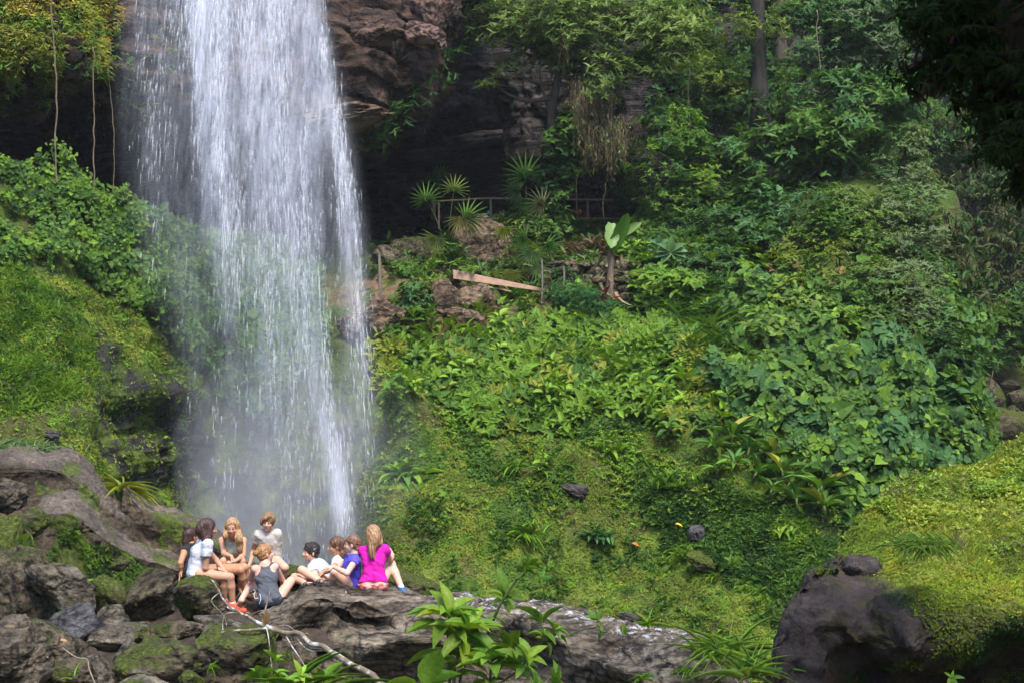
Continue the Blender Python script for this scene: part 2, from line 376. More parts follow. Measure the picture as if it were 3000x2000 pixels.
def hill_grid():
    X = np.linspace(-900, 4200, NU)[None].repeat(NV, 0); top = np.interp(X[0], _tx, _ty)
    v = np.linspace(0, 1, NV)[:, None]; Y = 2200 + (top - 2200) * v
    D = depth_at(X, Y); G = P(X, Y, D); nrm = grid_normals(G)
    h = .55 * fbm(G * .28, 5, 3) + .12 * fbm(G * 1.8, 4, 8)
    fr = sstep(1.0, .95, v)
    # gully and rocky shelves on the left bank behind the fall, an undercut patch right of it
    sh = np.exp(-((X - 430) / 130.) ** 2) * sstep(950, 1150, Y) * sstep(1560, 1400, Y)
    h = h + sh * .5 * np.round(fbm(G * [.3, .3, 1.6], 3, 21) * 3) / 3
    h = h - 1.0 * np.exp(-((X - 1220) / 60.) ** 2 - ((Y - 1250) / 75.) ** 2) + .55 * np.exp(-((X - 1160) / 26.) ** 2 - ((Y - 1200) / 70.) ** 2)
    h = h - .6 * np.exp(-((X - 1650) / 60.) ** 2 - ((Y - 1400) / 30.) ** 2)
    G = G - nrm * (h * fr)[..., None] * np.sign(nrm[NV // 2, NU // 2, 1]) * -1
    return G, X, Y
HG, HX, HY = hill_grid()
HN = grid_normals(HG); HN = HN * np.sign(HN[..., 2:].mean())
if HN[..., 2].mean() < 0: HN = -HN

def blob(X, Y, cx, cy, rx, ry): return np.exp(-((X - cx) / rx) ** 2 - ((Y - cy) / ry) ** 2)
def poly_mask(X, Y, pts):
    ins = np.zeros(np.shape(X), bool); n = len(pts)
    for i in range(n):
        x1, y1 = pts[i]; x2, y2 = pts[(i + 1) % n]
        c = (y1 > Y) != (y2 > Y); ins ^= c & (X < (x2 - x1) * (Y - y1) / (y2 - y1 + 1e-9) + x1)
    return ins
def hill_cover():
    """what covers the ground at each vertex: moss, earth, bare wet rock and shade painted dark green behind the huge boulder"""
    X, Y = HX, HY; n1 = fbm(HG * .7, 4, 40); n2 = fbm(HG * 2.1, 3, 50)
    c = np.zeros(X.shape + (3,)); g1 = np.array([.10, .15, .016]); g2 = np.array([.16, .215, .022]); g3 = np.array([.04, .07, .011])
    t = sstep(-.4, .6, n1)[..., None]; c[:] = g1 * (1 - t) + g2 * t
    t = sstep(1500, 1100, Y)[..., None] * .7; c = c * (1 - t) + g3 * t
    br = np.array([.075, .045, .022]); rk = np.array([.040, .036, .034]); oc = np.array([.20, .13, .07])
    def put(w_, k):
        nonlocal c; w_ = np.clip(w_, 0, 1)[..., None]; c = c * (1 - w_) + k * w_
    e = sstep(.3, .7, n2 + .9 * (blob(X, Y, 1400, 1470, 160, 90) + blob(X, Y, 1680, 1500, 110, 60) + blob(X, Y, 1850, 1500, 90, 40) + blob(X, Y, 100, 1230, 150, 40) + .9 * blob(X, Y, 1230, 1240, 110, 90) + .7 * blob(X, Y, 1550, 1430, 300, 60)))
    put(e * .6, br)
    w_ = poly_mask(X, Y, [(250, 930), (300, 1000), (330, 1090), (470, 1120), (640, 1300), (600, 1560), (440, 1560), (300, 1400), (220, 1250), (215, 1120), (280, 1100)])
    put(w_ * sstep(-.45, .0, n2 + .3 * n1), rk)
    w_ = ((X > 480) & (X < 1170) & (Y > 1380)) * 1.0
    put(w_ * sstep(-.5, .1, n2), rk)
    put(sstep(-.4, .1, n2) * (blob(X, Y, 1240, 900, 250, 120) + blob(X, Y, 1300, 960, 220, 60) + .6 * blob(X, Y, 1290, 900, 240, 90)), oc)
    put(poly_mask(X, Y, [(2230, 1480), (2420, 1400), (2700, 1300), (2700, 1700), (2250, 1800)]) * .85, np.array([.03, .055, .01]))  # shade on the slope behind the huge boulder, painted as darker green
    put(sstep(760, 700, Y) * (X > 1000) * (X < 1900) * .9, np.array([.09, .06, .035]))
    put(sstep(900, 820, Y) * (X > 1560) * (X < 1900) * .9, np.array([.11, .07, .045]))
    return c
hc = hill_cover()
# the sheet, then a shelf running back from its top edge into the cave
back = HG[-1].copy(); rows = []
for t in (.04, .15, .4, 1.0):
    r = back.copy(); r[:, 1] = back[:, 1] + (80 - back[:, 1]) * t; r[:, 0] = back[:, 0] * (r[:, 1] / back[:, 1]) ** .5; r[:, 2] = back[:, 2] - .3 * min(1, t * 6); rows.append(r)
front = HG[0].copy(); front[:, 2] = np.minimum(front[:, 2], -2.5) - 3
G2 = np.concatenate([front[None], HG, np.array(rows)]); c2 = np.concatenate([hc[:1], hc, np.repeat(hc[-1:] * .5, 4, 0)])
tag(mesh('hillside', G2, [grid_faces(G2.shape[0], NU)], GROUND, col=c2.reshape(-1, 3)), 'steep mossy hillside around the foot of the waterfall', kind='structure')

_pX, _pY = pix(HG); _pD = HG[..., 1]
def surfD(X, Y):
    """distance of the hillside seen at pixel X, Y (nearest sheet)"""
    d = (_pX - X) ** 2 + (_pY - Y) ** 2; m = d < max(60, d.min() * 1.5); return float(_pD[m].min())

def scatter(mask_fn, n, edge=.0):
    """n random points on the hillside, accepted by mask_fn(X, Y) in 0..1 -> points, normals, X, Y"""
    out = []
    ar = np.linalg.norm(np.cross(HG[1:, :-1] - HG[:-1, :-1], HG[:-1, 1:] - HG[:-1, :-1]), axis=-1)
    wgt = ar / HG[:-1, :-1, 1] ** 1.0 * np.clip(mask_fn(HX[:-1, :-1], HY[:-1, :-1]), 0, 1); wgt = wgt * (HX[:-1, :-1] > -500) * (HX[:-1, :-1] < 3300)
    f = wgt.ravel().astype(float); f /= f.sum(); k = rng.choice(len(f), n, p=f); i, j = np.divmod(k, NU - 1)
    u = rng.random((n, 1)); v = rng.random((n, 1))
    p = (HG[i, j] * (1 - u) + HG[i, j + 1] * u) * (1 - v) + (HG[i + 1, j] * (1 - u) + HG[i + 1, j + 1] * u) * v
    return p, HN[i, j], HX[i, j], HY[i, j]

# far ground, pool, unseen gorge sides added behind the camera to block low sky
g = np.linspace(-1, 1, 60); gx, gy = np.meshgrid(g * 400, g * 400); gz = -2.6 + .3 * fbm(np.stack([gx * .05, gy * .05, 0 * gx], -1), 3, 5)
tag(mesh('ground', np.stack([gx, gy, gz], -1), [grid_faces(60, 60)], plain('gorge_floor', (.06, .055, .035), .9, .4, 2)), 'stony gorge floor', kind='structure')
wm, wn, wb = mat('pool_water'); wb.inputs['Base Color'].default_value = (.03, .04, .035, 1); wb.inputs['Roughness'].default_value = .12
bump(wn, wb, tex(wn, 3, 4, .6), .4, .06)
g = np.linspace(0, 1, 30); gx, gy = np.meshgrid(-12 + g * 16, 21 + g * 12)
tag(mesh('pool_water', np.stack([gx, gy, 0 * gx - 1.2], -1), [grid_faces(30, 30)], wm), 'dark pool below the waterfall', kind='structure')
gp = loft([[(-46, 30, -4), (-50, 0, -4), (-38, -30, -4), (0, -42, -4), (38, -30, -4), (50, 0, -4), (48, 34, -4)],
           [(-50, 30, 12), (-54, 0, 12), (-42, -34, 12), (0, -46, 12), (42, -34, 12), (54, 0, 12), (52, 34, 12)],
           [(-60, 34, 34), (-66, 0, 34), (-50, -44, 30), (0, -56, 28), (50, -44, 30), (66, 0, 34), (64, 38, 34)]], 160, 60, 1.6, .12, 31, pixels=False)
tag(mesh('sky_blocking_slope', gp, [grid_faces(60, 160)], plain('blocking_slope_green', (.035, .05, .015), .95, .6, .6)), 'unseen wooded slope added behind the camera to block low sky light', kind='structure')

# ------------------------------------------------------------------ cliffs
def cliff(name, rows, nu, nv, m, label, **k):
    G = loft(rows, nu, nv, **k); o = mesh(name, G, [grid_faces(nv, nu)], m); return tag(o, label, kind='structure'), G
lx = [-900, -300, 0, 180, 350, 500, 750, 950, 1060, 1120, 1290, 1410, 1500]
ly = [230, 240, 240, 250, 290, 400, 410, 400, 385, 330, 190, 20, -120]
ld = [32, 33, 34, 35, 36.5, 38.5, 40, 40.5, 41, 41.5, 42.5, 43.5, 44.5]
lip = list(zip(lx, ly, ld))
rowsA = [[(x, 120 + .62 * (y) , 72) for x, y, d in lip], [(x, y + 25, d + 7) for x, y, d in lip], [(x, y + 6, d + 1.2) for x, y, d in lip], lip,
         [(x + 12, y - 90, d - .9) for x, y, d in lip], [(x + 50, y - 260, d - .5) for x, y, d in lip], [(x + 100, y - 620, d + 1.2) for x, y, d in lip],
         [(x + 200, y - 1500, d + 6) for x, y, d in lip], [(x + 200, y - 3000, d + 16) for x, y, d in lip]]
_, GA = cliff('cliff', rowsA, 420, 420, CLIFF, 'brown overhanging cliff beside the waterfall', amp=.75, freq=.42, seed=61, strata=.55, ridge=.45, hf=.12)
bx_ = [1120, 1300, 1450, 1540, 1700, 1880, 2000, 2120, 2400, 2800, 3300, 4200]
by_ = [290, 340, 380, 440, 460, 520, 700, 900, 1000, 1050, 1150, 1200]
bd_ = [53, 54, 55, 55, 56, 54, 53, 54, 56, 62, 60, 45]
rowsB = [[(x, 150 + .6 * y, 76) for x, y in zip(bx_, by_)], [(x, y + 10, d + 5) for x, y, d in zip(bx_, by_, bd_)], [(x, y, d) for x, y, d in zip(bx_, by_, bd_)],
         [(x, y - 150, d - 1.0) for x, y, d in zip(bx_, by_, bd_)], [(x, -80, d - .5) for x, d in zip(bx_, bd_)], [(x, -1300, d + 5) for x, d in zip(bx_, bd_)], [(x, -3000, d + 16) for x, d in zip(bx_, bd_)]]
_, GB = cliff('cliff', rowsB, 460, 300, GREYC, 'grey cliff wall above the cave and behind the trees', amp=.9, freq=.3, seed=71, strata=.4, ridge=.5, hf=.12)
cx_ = list(range(-1200, 3000, 300))
rowsC = [[(x, 820, 66) for x in cx_], [(x, 640, 68) for x in cx_], [(x, 540 + 20 * math.sin(x / 300), 65) for x in cx_], [(x, 470, 69) for x in cx_], [(x, 380 - x * .03, 66) for x in cx_], [(x, 250, 71) for x in cx_], [(x, -100, 70) for x in cx_]]
cliff('cave_wall', rowsC, 320, 200, rock_mat('cave_stone', (.045, .034, .028), (.085, .066, .056), (.18, .15, .135), 0, scale=.35, strata=(.25, .25, 2.6, 0, -.22, 0)), 'dark layered back wall of the cave', amp=1.0, freq=.22, seed=81, strata=.9, ridge=.2, hf=.1)
# ------------------------------------------------------------------ rocks
def slabrock(name, rows, nu, nv, m, label, cat='rock', tintfn=None, group=None, close=True, **k):
    G = loft(rows, nu, nv, **k)
    o = mesh(name, G, [grid_faces(nv, nu)], m, col=None if tintfn is None else tintfn(G).reshape(-1, 3)); return tag(o, label, cat, group), G

# the two long ridge rocks on the left: dark top band, mossy flank below
def ridge_tint(top_rows):
    def f(G):
        nv = G.shape[0]; v = np.linspace(0, 1, nv)[:, None] * np.ones(G.shape[1]); n = fbm(G * 2, 3, 4)
        n2 = fbm(G * 1.5, 4, 14); n3 = fbm(G * [1, 1, 4], 4, 24); top = np.array([.135, .105, .082]) * (1 + .35 * n3[..., None]); fl = np.array([.085, .062, .04]) * (1 + .5 * n3[..., None]); ms = np.array([.085, .115, .014])
        t = sstep(.50, .57, v + .05 * n)[..., None]; q = (sstep(.12, .28, n2) * sstep(.44, .50, v) + sstep(.35, .5, n2) * (v < .46) * .8)[..., None]; c = top * (1 - t) + fl * t; return c * (1 - q) + ms * q
    return f
RIDGEC = ground_mat('ridge_rock', .05)
def ridge(name, X0, pts, thick, flank, D0, D1, label, seed, m=RIDGEC):
    """pts: silhouette (X, Y); thick: depth of the bare top band in px; flank: bottom Y at each point"""
    n = len(pts); Ds = np.linspace(D0, D1, n); rows = [[], [], [], [], [], [], []]
    for (x, y), d, t, fl in zip(pts, Ds, thick, flank):
        rows[0].append((x + 20, fl + 120, d + 2.6)); rows[1].append((x + 6, y + 8, d + 1.6)); rows[2].append((x, y, d + .9))
        rows[3].append((x - 4, y + t * .95, d + .12)); rows[4].append((x - 8, y + t * 1.35, d + .02)); rows[5].append((x - 14, (y + fl) / 2 + 10, d - .02)); rows[6].append((x - 14, fl + 60, d - .25))
    return slabrock(name, rows, 240, 120, m, label, tintfn=ridge_tint(0), amp=.10, freq=1.2, seed=seed, strata=.45, ridge=.35, hf=.22)
ridge('rock', 0, [(-460, 1800), (-260, 1420), (-100, 1350), (20, 1338), (110, 1345), (180, 1336), (230, 1362), (285, 1425), (340, 1480), (390, 1520), (440, 1560)],
      [12, 34, 34, 30, 26, 40, 44, 38, 30, 24, 12], [1960, 1600, 1540, 1500, 1480, 1470, 1500, 1530, 1550, 1560, 1600], 20, 22.5, 'upper long sloping ridge rock with dark bare top and mossy flank', 11)
RB = ridge('rock', 0, [(-20, 1760), (60, 1560), (110, 1500), (150, 1465), (205, 1455), (262, 1488), (330, 1545), (400, 1590), (470, 1625), (530, 1650), (580, 1690)],
      [12, 30, 36, 42, 46, 46, 40, 34, 28, 22, 12], [1860, 1700, 1700, 1690, 1690, 1700, 1700, 1700, 1720, 1730, 1740], 18.3, 21.0, 'lower long ridge rock with fern covered flank sloping down to the girls', 12)
ridge('rock', 0, [(370, 1420), (400, 1455), (450, 1488), (500, 1500), (550, 1522), (600, 1550), (650, 1590), (700, 1640), (760, 1690)],
      [10, 16, 26, 24, 18, 16, 20, 20, 10], [1560, 1600, 1640, 1660, 1680, 1690, 1700, 1740, 1760], 22.3, 22.2, 'ridge rock sloping behind the blonde girl, mossy below its bare top', 13)

# stones of the left bank (X, Y, w, h, D, roll, seed, material, label)
for a in [
 (12, 1452, 130, 110, 17.5, 10, 301, ROCK, 'pale brown block cut by the left edge, above the heart leaved plant'),
 (90, 1530, 110, 90, 18.3, 0, 302, ROCKM, 'small mossy block between the left edge block and the lower ridge'),
 (-20, 1620, 190, 230, 17.2, 0, 303, ROCKM, 'mossy boulder at the left edge under the heart leaved plant'),
 (58, 1750, 210, 310, 16.6, -8, 304, ROCKB, 'large olive brown rock face at the left edge beside the dark gap'),
 (190, 1715, 232, 128, 16.2, 34, 305, ROCK, 'long tilted boulder leaning down to the dark wet stone'),
 (322, 1742, 114, 122, 17.2, 0, 306, ROCKM, 'round boulder between the tilted boulder and the big block'),
 (432, 1745, 208, 150, 17.6, -28, 307, ROCKB, 'big angular block left of the girl in white'),
 (578, 1752, 165, 135, 18.9, -16, 308, ROCKM, 'boulder the girl in the white shirt sits on'),
 (222, 1830, 140, 140, 15.6, 40, 309, ROCKD, 'dark wet blue grey stone with one patch of moss'),
 (332, 1812, 100, 92, 16.4, 20, 310, ROCK, 'small grey stone wedged right of the dark wet stone'),
 (345, 1862, 210, 92, 15.6, -14, 311, ROCK, 'wedge shaped stone over the black hollow'),
 (500, 1846, 196, 70, 15.6, 4, 312, ROCKB, 'flat pale stone lying behind the moss covered boulder'),
 (135, 1905, 270, 170, 14.4, 28, 313, ROCKB, 'broad smooth brown rock in the lower left corner area'),
 (14, 1945, 230, 260, 12.8, 52, 314, SLAB, 'lichen spotted rock in the bottom left corner'),
 (190, 1975, 190, 120, 13.4, 12, 315, ROCKB, 'rough cracked rock at the bottom edge near the twig'),
 (282, 1975, 125, 120, 13.9, 18, 316, ROCK, 'rounded rock at the bottom edge left of the moss covered boulder'),
 (478, 1948, 285, 160, 14.2, 3, 317, ROCKM, 'boulder thickly covered in bright moss'),
 (385, 1925, 110, 110, 14.9, -10, 318, ROCK, 'brown stone tucked behind the left end of the moss covered boulder'),
 (400, 2012, 190, 60, 13.2, -4, 319, ROCK, 'grey stone low at the bottom edge under the mossy boulder'),
 (556, 1995, 80, 60, 13.2, 0, 320, ROCKM, 'small mossy stone at the bottom edge'),
 (648, 1832, 170, 56, 17.2, 0, 321, ROCK, 'low dark stone behind the mossy block with the branch'),
 (740, 1690, 130, 90, 21.4, 10, 322, ROCKM, 'rock behind the woman in the grey tank top'),
 (640, 1720, 120, 110, 20.9, 0, 323, ROCK, 'rock behind the shins in the middle of the group'),
 (860, 1690, 150, 80, 21.0, 0, 324, ROCKM, 'low mossy rock behind the boy with dark curly hair'),
 (350, 1650, 60, 46, 18.4, 10, 325, ROCKM, 'little mossy stone above the round boulder')]:
    boulder(a[0], a[1], a[2], a[3], a[4], a[5], a[6], a[7], a[8], sub=6 if a[2] > 120 else 5, nz=.12, sharp=15, planes=16)
# gravelly dirt under the group
pt = loft([[(250, 2080, 16.5), (450, 1960, 16.8), (620, 1900, 17.2), (800, 1900, 17.5), (1000, 1900, 18)], [(250, 2000, 18), (450, 1950, 18), (620, 1830, 18.6), (760, 1812, 18.6), (1000, 1812, 18.6)],
           [(250, 1930, 19.2), (450, 1900, 19.4), (620, 1800, 19.8), (760, 1800, 19.8), (1000, 1770, 19.8)], [(250, 1700, 22), (450, 1690, 22), (620, 1700, 22), (760, 1700, 22), (1000, 1700, 22)], [(250, 1800, 25), (450, 1800, 25), (620, 1800, 25), (760, 1800, 25), (1000, 1800, 25)]], 160, 120, .05, 3, 44)
tag(mesh('dirt_path', pt, [grid_faces(120, 160)], plain('dirt', (.042, .030, .022), .95, .5, 9, bmp=.03)), 'brown trodden dirt between the rocks', kind='structure')

# the long slab the group sits on
tx = [600, 700, 780, 830, 880, 940, 1020, 1100, 1200, 1300, 1400, 1500, 1600, 1700, 1800, 1900, 2000, 2080, 2140, 2185, 2210]
ty = [1990, 1895, 1812, 1778, 1728, 1712, 1718, 1728, 1742, 1748, 1752, 1762, 1775, 1795, 1815, 1838, 1868, 1900, 1950, 2010, 2100]
td = [18.6, 19, 19.3, 19.6, 19.9, 20.1, 20.2, 20.2, 20.1, 19.9, 19.7, 19.5, 19.2, 18.9, 18.6, 18.3, 18.0, 17.7, 17.5, 17.2, 17]
top = list(zip(tx, ty, td)); n_ = len(top); u_ = np.linspace(0, 1, n_)
edge = [(x + 3, y + 26 + 34 * math.exp(-((x - 1000) / 260.) ** 2), d - 1.0 - .7 * math.exp(-((x - 1000) / 300.) ** 2)) for x, y, d in top]
mid1 = [(x, y + 80 + 30 * math.sin(i), d - 1.7 - .25 * math.sin(i * 1.7)) for i, (x, y, d) in enumerate(top)]
mid2 = [(x, y + 150 + 20 * math.sin(i * 1.3), d - 2.1 - .5 * math.sin(i * .9 + 1)) for i, (x, y, d) in enumerate(top)]
low = [(x, y + 260, d - 2.1) for x, y, d in top]; low2 = [(x, y + 480, d - 2.6) for x, y, d in top]
rear = [(x, y + 6, d + .5) for x, y, d in top]; rear2 = [(x, y + 120, d + 1.0) for x, y, d in top]
def slab_tint(G):
    X, Y = pix(G); c = np.zeros(G.shape); n = fbm(G * 1.2, 3, 9); ty_ = np.interp(X, tx, ty)
    c[..., 0] = sstep(.1, .6, n + .5 * sstep(60, 170, Y - ty_) + .5 * blob(X, Y, 940, 1800, 120, 60) - .5 * blob(X, Y, 1150, 1850, 160, 80) - .2)   # moss low down and in the cleft
    c[..., 1] = sstep(1180, 1330, X) * sstep(48, 0, Y - ty_) + .6 * blob(X, Y, 1860, 1890, 70, 60)                                              # lichen along the crest
    return c
_, SG = slabrock('rock_slab', [rear2, rear, top, edge, mid1, mid2, low, low2], 620, 220, SLAB, 'long layered stone slab with white lichen along its crest, the group sits on it', tintfn=slab_tint,
         amp=.10, freq=1.15, seed=22, strata=.5, ridge=.22, hf=.16)
# mossy block left of the branch
slabrock('rock', [[(590, 1890, 17.2), (640, 1880, 17.4), (720, 1872, 17.6), (800, 1866, 17.8), (812, 1880, 17.9)], [(575, 1866, 16.4), (640, 1852, 16.5), (720, 1846, 16.7), (790, 1843, 16.9), (812, 1852, 17)],
                  [(572, 1876, 15.2), (640, 1862, 15.2), (720, 1856, 15.2), (786, 1852, 15.3), (800, 1862, 16)], [(580, 1960, 15.1), (640, 1950, 15), (720, 1945, 15), (790, 1930, 15.2), (800, 1930, 16)],
                  [(590, 2100, 15.4), (640, 2090, 15.4), (720, 2080, 15.6), (780, 2060, 15.8), (800, 2060, 16.5)]], 140, 110, ROCKM, 'square mossy block below the bare branch', amp=.07, freq=2.2, seed=23, ridge=.3, hf=.15)
boulder(770, 2010, 420, 260, 15.6, 0, 331, ROCKB, 'shaded grey rock under the fallen branch', sub=6, nz=.16)
# ledge behind the group on the right
slabrock('rock', [[(820, 1720, 22.6), (1000, 1700, 22.8), (1150, 1700, 22.8), (1250, 1715, 22.6), (1300, 1740, 22.4)], [(820, 1672, 22.2), (1000, 1668, 22.2), (1150, 1668, 22.2), (1250, 1688, 22), (1295, 1715, 21.8)],
                  [(820, 1682, 21.4), (1000, 1675, 21.2), (1150, 1678, 21.2), (1250, 1698, 21), (1290, 1722, 21.1)], [(820, 1740, 21.2), (1000, 1735, 21.1), (1150, 1740, 21.1), (1245, 1752, 20.9), (1288, 1750, 21.1)],
                  [(820, 1900, 21.6), (1000, 1900, 21.5), (1150, 1900, 21.5), (1240, 1900, 21.4), (1280, 1880, 21.6)]], 220, 100, ROCKM, 'dark mossy ledge behind the seated group, rounded at its right end', amp=.1, freq=1.8, seed=24, ridge=.4, hf=.12, strata=.3)

# the great boulder on the right: bare dark foot, mossy cap
sx = [2130, 2175, 2215, 2240, 2300, 2375, 2430, 2480, 2530, 2600, 2700, 2800, 2900, 3000, 3150, 3350, 3700]
sy = [2300, 2080, 1930, 1826, 1706, 1622, 1588, 1562, 1515, 1462, 1402, 1366, 1344, 1332, 1330, 1345, 1420]
sd = [15.2, 15.3, 15.5, 15.7, 16, 16.4, 16.8, 17.3, 17.8, 18.2, 18.6, 18.9, 19, 19.1, 19, 18.6, 18]
cp = list(zip(sx, sy, sd))
def brow(x, y, d, f, g, h): return (x + f, y + g, d + h)
capx = sstep(2300, 2720, np.array(sx, float))
r_back2 = [(x + 30, y + 400, d + 4.5) for x, y, d in cp]; r_back = [(x + 10, y + 12, d + 1.4) for x, y, d in cp]
r1 = [(x + 30 * (1 - c), y + 40 + 100 * c, d - .35 - 1.1 * c) for (x, y, d), c in zip(cp, capx)]
r2 = [(x + 60 * (1 - c) - 10 * c, y + 110 + 260 * c, d - .6 - 2.7 * c) for (x, y, d), c in zip(cp, capx)]
r3 = [(x + 80 * (1 - c) - 20 * c, y + 190 + 330 * c, d - .8 - 3.0 * c) for (x, y, d), c in zip(cp, capx)]
r4 = [(x + 90 * (1 - c) - 20 * c, y + 270 + 360 * c, d - .8 - 1.9 * c) for (x, y, d), c in zip(cp, capx)]
r5 = [(x + 90 * (1 - c), y + 900, d - .8 - 2.5 * c) for (x, y, d), c in zip(cp, capx)]
def cap_tint(G):
    X, Y = pix(G); n = fbm(G * 1.4, 4, 19); n2 = fbm(G * 4, 3, 29)
    yb = np.interp(X, [2400, 2470, 2500, 2560, 2650, 2720, 2800, 2900, 3000, 3200], [1470, 1585, 1625, 1670, 1715, 1745, 1760, 1765, 1760, 1755])
    t = np.clip(sstep(70, -25, Y - yb + 28 * n) , 0, 1)[..., None]; dk = np.array([.045, .034, .030]); dm = np.array([.045, .040, .012]); ms = np.array([.165, .20, .022])
    t2 = (sstep(-.3, .5, n2) * sstep(2380, 2500, X))[..., None] * .8
    return (dk * (1 - t2) + dm * t2) * (1 - t) + ms * t
def big_mat():
    m, n, b = mat('mossy_boulder'); at = N(n, 'ShaderNodeAttribute', attribute_name='tint'); v = tex(n, 2.2, 9, .68); f = tex(n, 26, 5, .7)
    c = mixc(n, 1.0, at.outputs['Color'], ramp(n, v, [(.3, (.45, .42, .42)), (.55, (1.05, 1, 1)), (.75, (1.9, 1.75, 1.7))]).outputs[0], 'MULTIPLY')
    c = mixc(n, 1.0, c, ramp(n, f, [(.3, (.5, .5, .5)), (.7, (1.4, 1.4, 1.3))]).outputs[0], 'MULTIPLY')
    n.links.new(c, b.inputs['Base Color']); b.inputs['Roughness'].default_value = .62
    p = bump(n, b, v, .8, .14); bump(n, b, f, .9, .03, p); return m
big, BG = slabrock('boulder', [r_back2, r_back, cp, r1, r2, r3, r4, r5], 420, 320, big_mat(), 'huge dark boulder on the right under a thick cap of yellow green moss', 'boulder', cap_tint, amp=.26, freq=.8, seed=25, ridge=.25, hf=.13)
boulder(2520, 1668, 120, 100, 16.95, 20, 341, DARKR, 'small dark knob of rock in the notch of the huge boulder', sub=5)
# ravine stones at the right edge
for a in [(2835, 1125, 50, 80, 52, 0, 351, ROCKB, 'brown stone at the left rim of the ravine'), (2895, 1158, 96, 100, 50, -20, 352, ROCKB, 'big rounded brown stone in the ravine'),
          (2885, 1228, 140, 66, 47, -6, 353, ROCKM, 'flat mossy stone in the ravine under the rounded one'), (2950, 1268, 230, 150, 44, -8, 354, ROCKM, 'largest mossy brown rock of the ravine'),
          (2966, 1213, 56, 50, 47, -20, 355, ROCKB, 'small wedge stone resting on the largest ravine rock'), (2995, 1170, 90, 70, 50, 0, 356, ROCKB, 'grey brown stone cut by the right edge in the ravine'),
          (2925, 1095, 80, 40, 56, 0, 357, ROCKM, 'low mossy stone higher up the ravine'), (2985, 1090, 70, 40, 58, 0, 358, ROCKM, 'small stone at the top of the ravine by the right edge'),
          (2960, 1130, 60, 36, 54, 0, 359, ROCK, 'pale stone between the upper ravine stones'), (2830, 1190, 60, 40, 49, 0, 360, ROCKM, 'mossy stone beside the vine covered slope')]:
    boulder(*a[:9], sub=4)
# rocks showing through the hillside
for a in [(1680, 1428, 90, 48, 0, 25, 361, DARKR, 'black outcrop half buried in the hillside moss'), (2042, 1572, 56, 74, 0, 0, 362, ROCKD, 'dark round stone sticking out of the slope'),
          (2060, 1650, 120, 60, 0, 30, 363, ROCKM, 'mossy dark stone below the round one on the slope'), (1860, 1815, 120, 40, 0, 20, 364, DARKR, 'dark wet stone at the foot of the slope behind the slab'),
          (155, 1275, 44, 30, 0, 10, 365, ROCKD, 'black wet stone on the left bank above the ridge rocks'), (1130, 912, 130, 120, 0, -10, 366, ORANGE, 'ochre rock beside the tall wooden post'),
          (1292, 880, 96, 130, 0, 30, 367, ORANGE, 'pointed ochre boulder below the plank'), (1385, 868, 120, 90, 0, 10, 368, ORANGE, 'ochre rock lying under the plank'),
          (1345, 930, 150, 60, 0, 10, 369, ORANGE, 'low broken ochre rock in the bare earth'), (1150, 760, 130, 90, 0, 0, 370, ROCKB, 'dark brown rock behind the tall wooden post'),
          (1040, 950, 120, 100, 0, 0, 371, ORANGE, 'ochre rock seen through the edge of the fall'), (1215, 742, 150, 100, 0, 10, 373, ROCKB, 'dark rock under the fan palms')]:
    D = surfD(a[0], a[1]) - (.45 if a[7] is ORANGE else .08)
    boulder(a[0], a[1], a[2], a[3], D, a[5], a[6], a[7], a[8], sub=5, nz=.16)
boulder(1415, 722, 190, 190, surfD(1415, 745) - .3, -38, 372, ORANGE, 'big triangular brown rock rising behind the plank', sub=5, nz=.16, planes=8, sharp=26)
boulder(1590, 290, 330, 380, 50.5, -20, 374, GREYC, 'tall grey rock bulge behind the central tree', sub=6, nz=.15, depth=4)
boulder(1420, 440, 640, 100, 55.0, -10, 375, GREYC, 'long grey layered rock shelf under the cave roof', sub=6, nz=.2, depth=6)
boulder(1330, 480, 330, 70, 57.0, -6, 376, GREYC, 'lower grey rock shelf deep in the cave', sub=6, nz=.2, depth=5)
boulder(1100, 90, 180, 150, 39.8, 14, 377, CLIFF, 'jutting brown rock below the cliff top', sub=6, nz=.2, planes=9, sharp=26)
boulder(1240, 105, 150, 70, 40.0, 12, 378, rock_mat('pink_stone', (.15, .085, .065), (.26, .16, .13), (.36, .25, .21), 0, scale=.5), 'pinkish overhanging block on the brown cliff', sub=6, nz=.14, planes=8, sharp=26)
boulder(1270, 30, 130, 130, 40.6, -30, 379, rock_mat('red_stone', (.1, .05, .036), (.2, .115, .085), (.3, .19, .15), 0, scale=.5), 'reddish block above the pinkish one on the cliff', sub=5, nz=.14, planes=8, sharp=26)
boulder(1020, 345, 280, 80, 39.2, -8, 380, rock_mat('tan_ledge', (.14, .085, .05), (.24, .155, .10), (.36, .27, .19), 0, scale=.5, strata=(.5, .5, 3, 0, .2, 0)), 'tan layered ledge at the lower lip of the cliff, edge of the fall', sub=6, nz=.2, depth=2.5)
# dry stone wall: uneven stones in courses
ws = np.random.default_rng(5); k = 0
wr = empty('stone_wall', 'rough dry stone retaining wall by the banana plant', 'stone wall')
for row in range(5):
    x = 1590 + ws.uniform(-10, 10)
    while x < 1880:
        ww = ws.uniform(26, 58); hh = ws.uniform(16, 26); yy = 862 - row * 22 + .03 * (x - 1600)
        V, Fc = soft_rock(700 + k, 3, 9, .14, 20); D = surfD(x, 850) + .22 * row - .5; s = D / F
        o = mesh('stone', V * [ww * s * .6, ww * s * .5, hh * s * .65], [Fc], ORANGE if ws.random() < .3 else ROCKB, wr); o.location = P(x + ww / 2, yy, D); x += ww + 2; k += 1
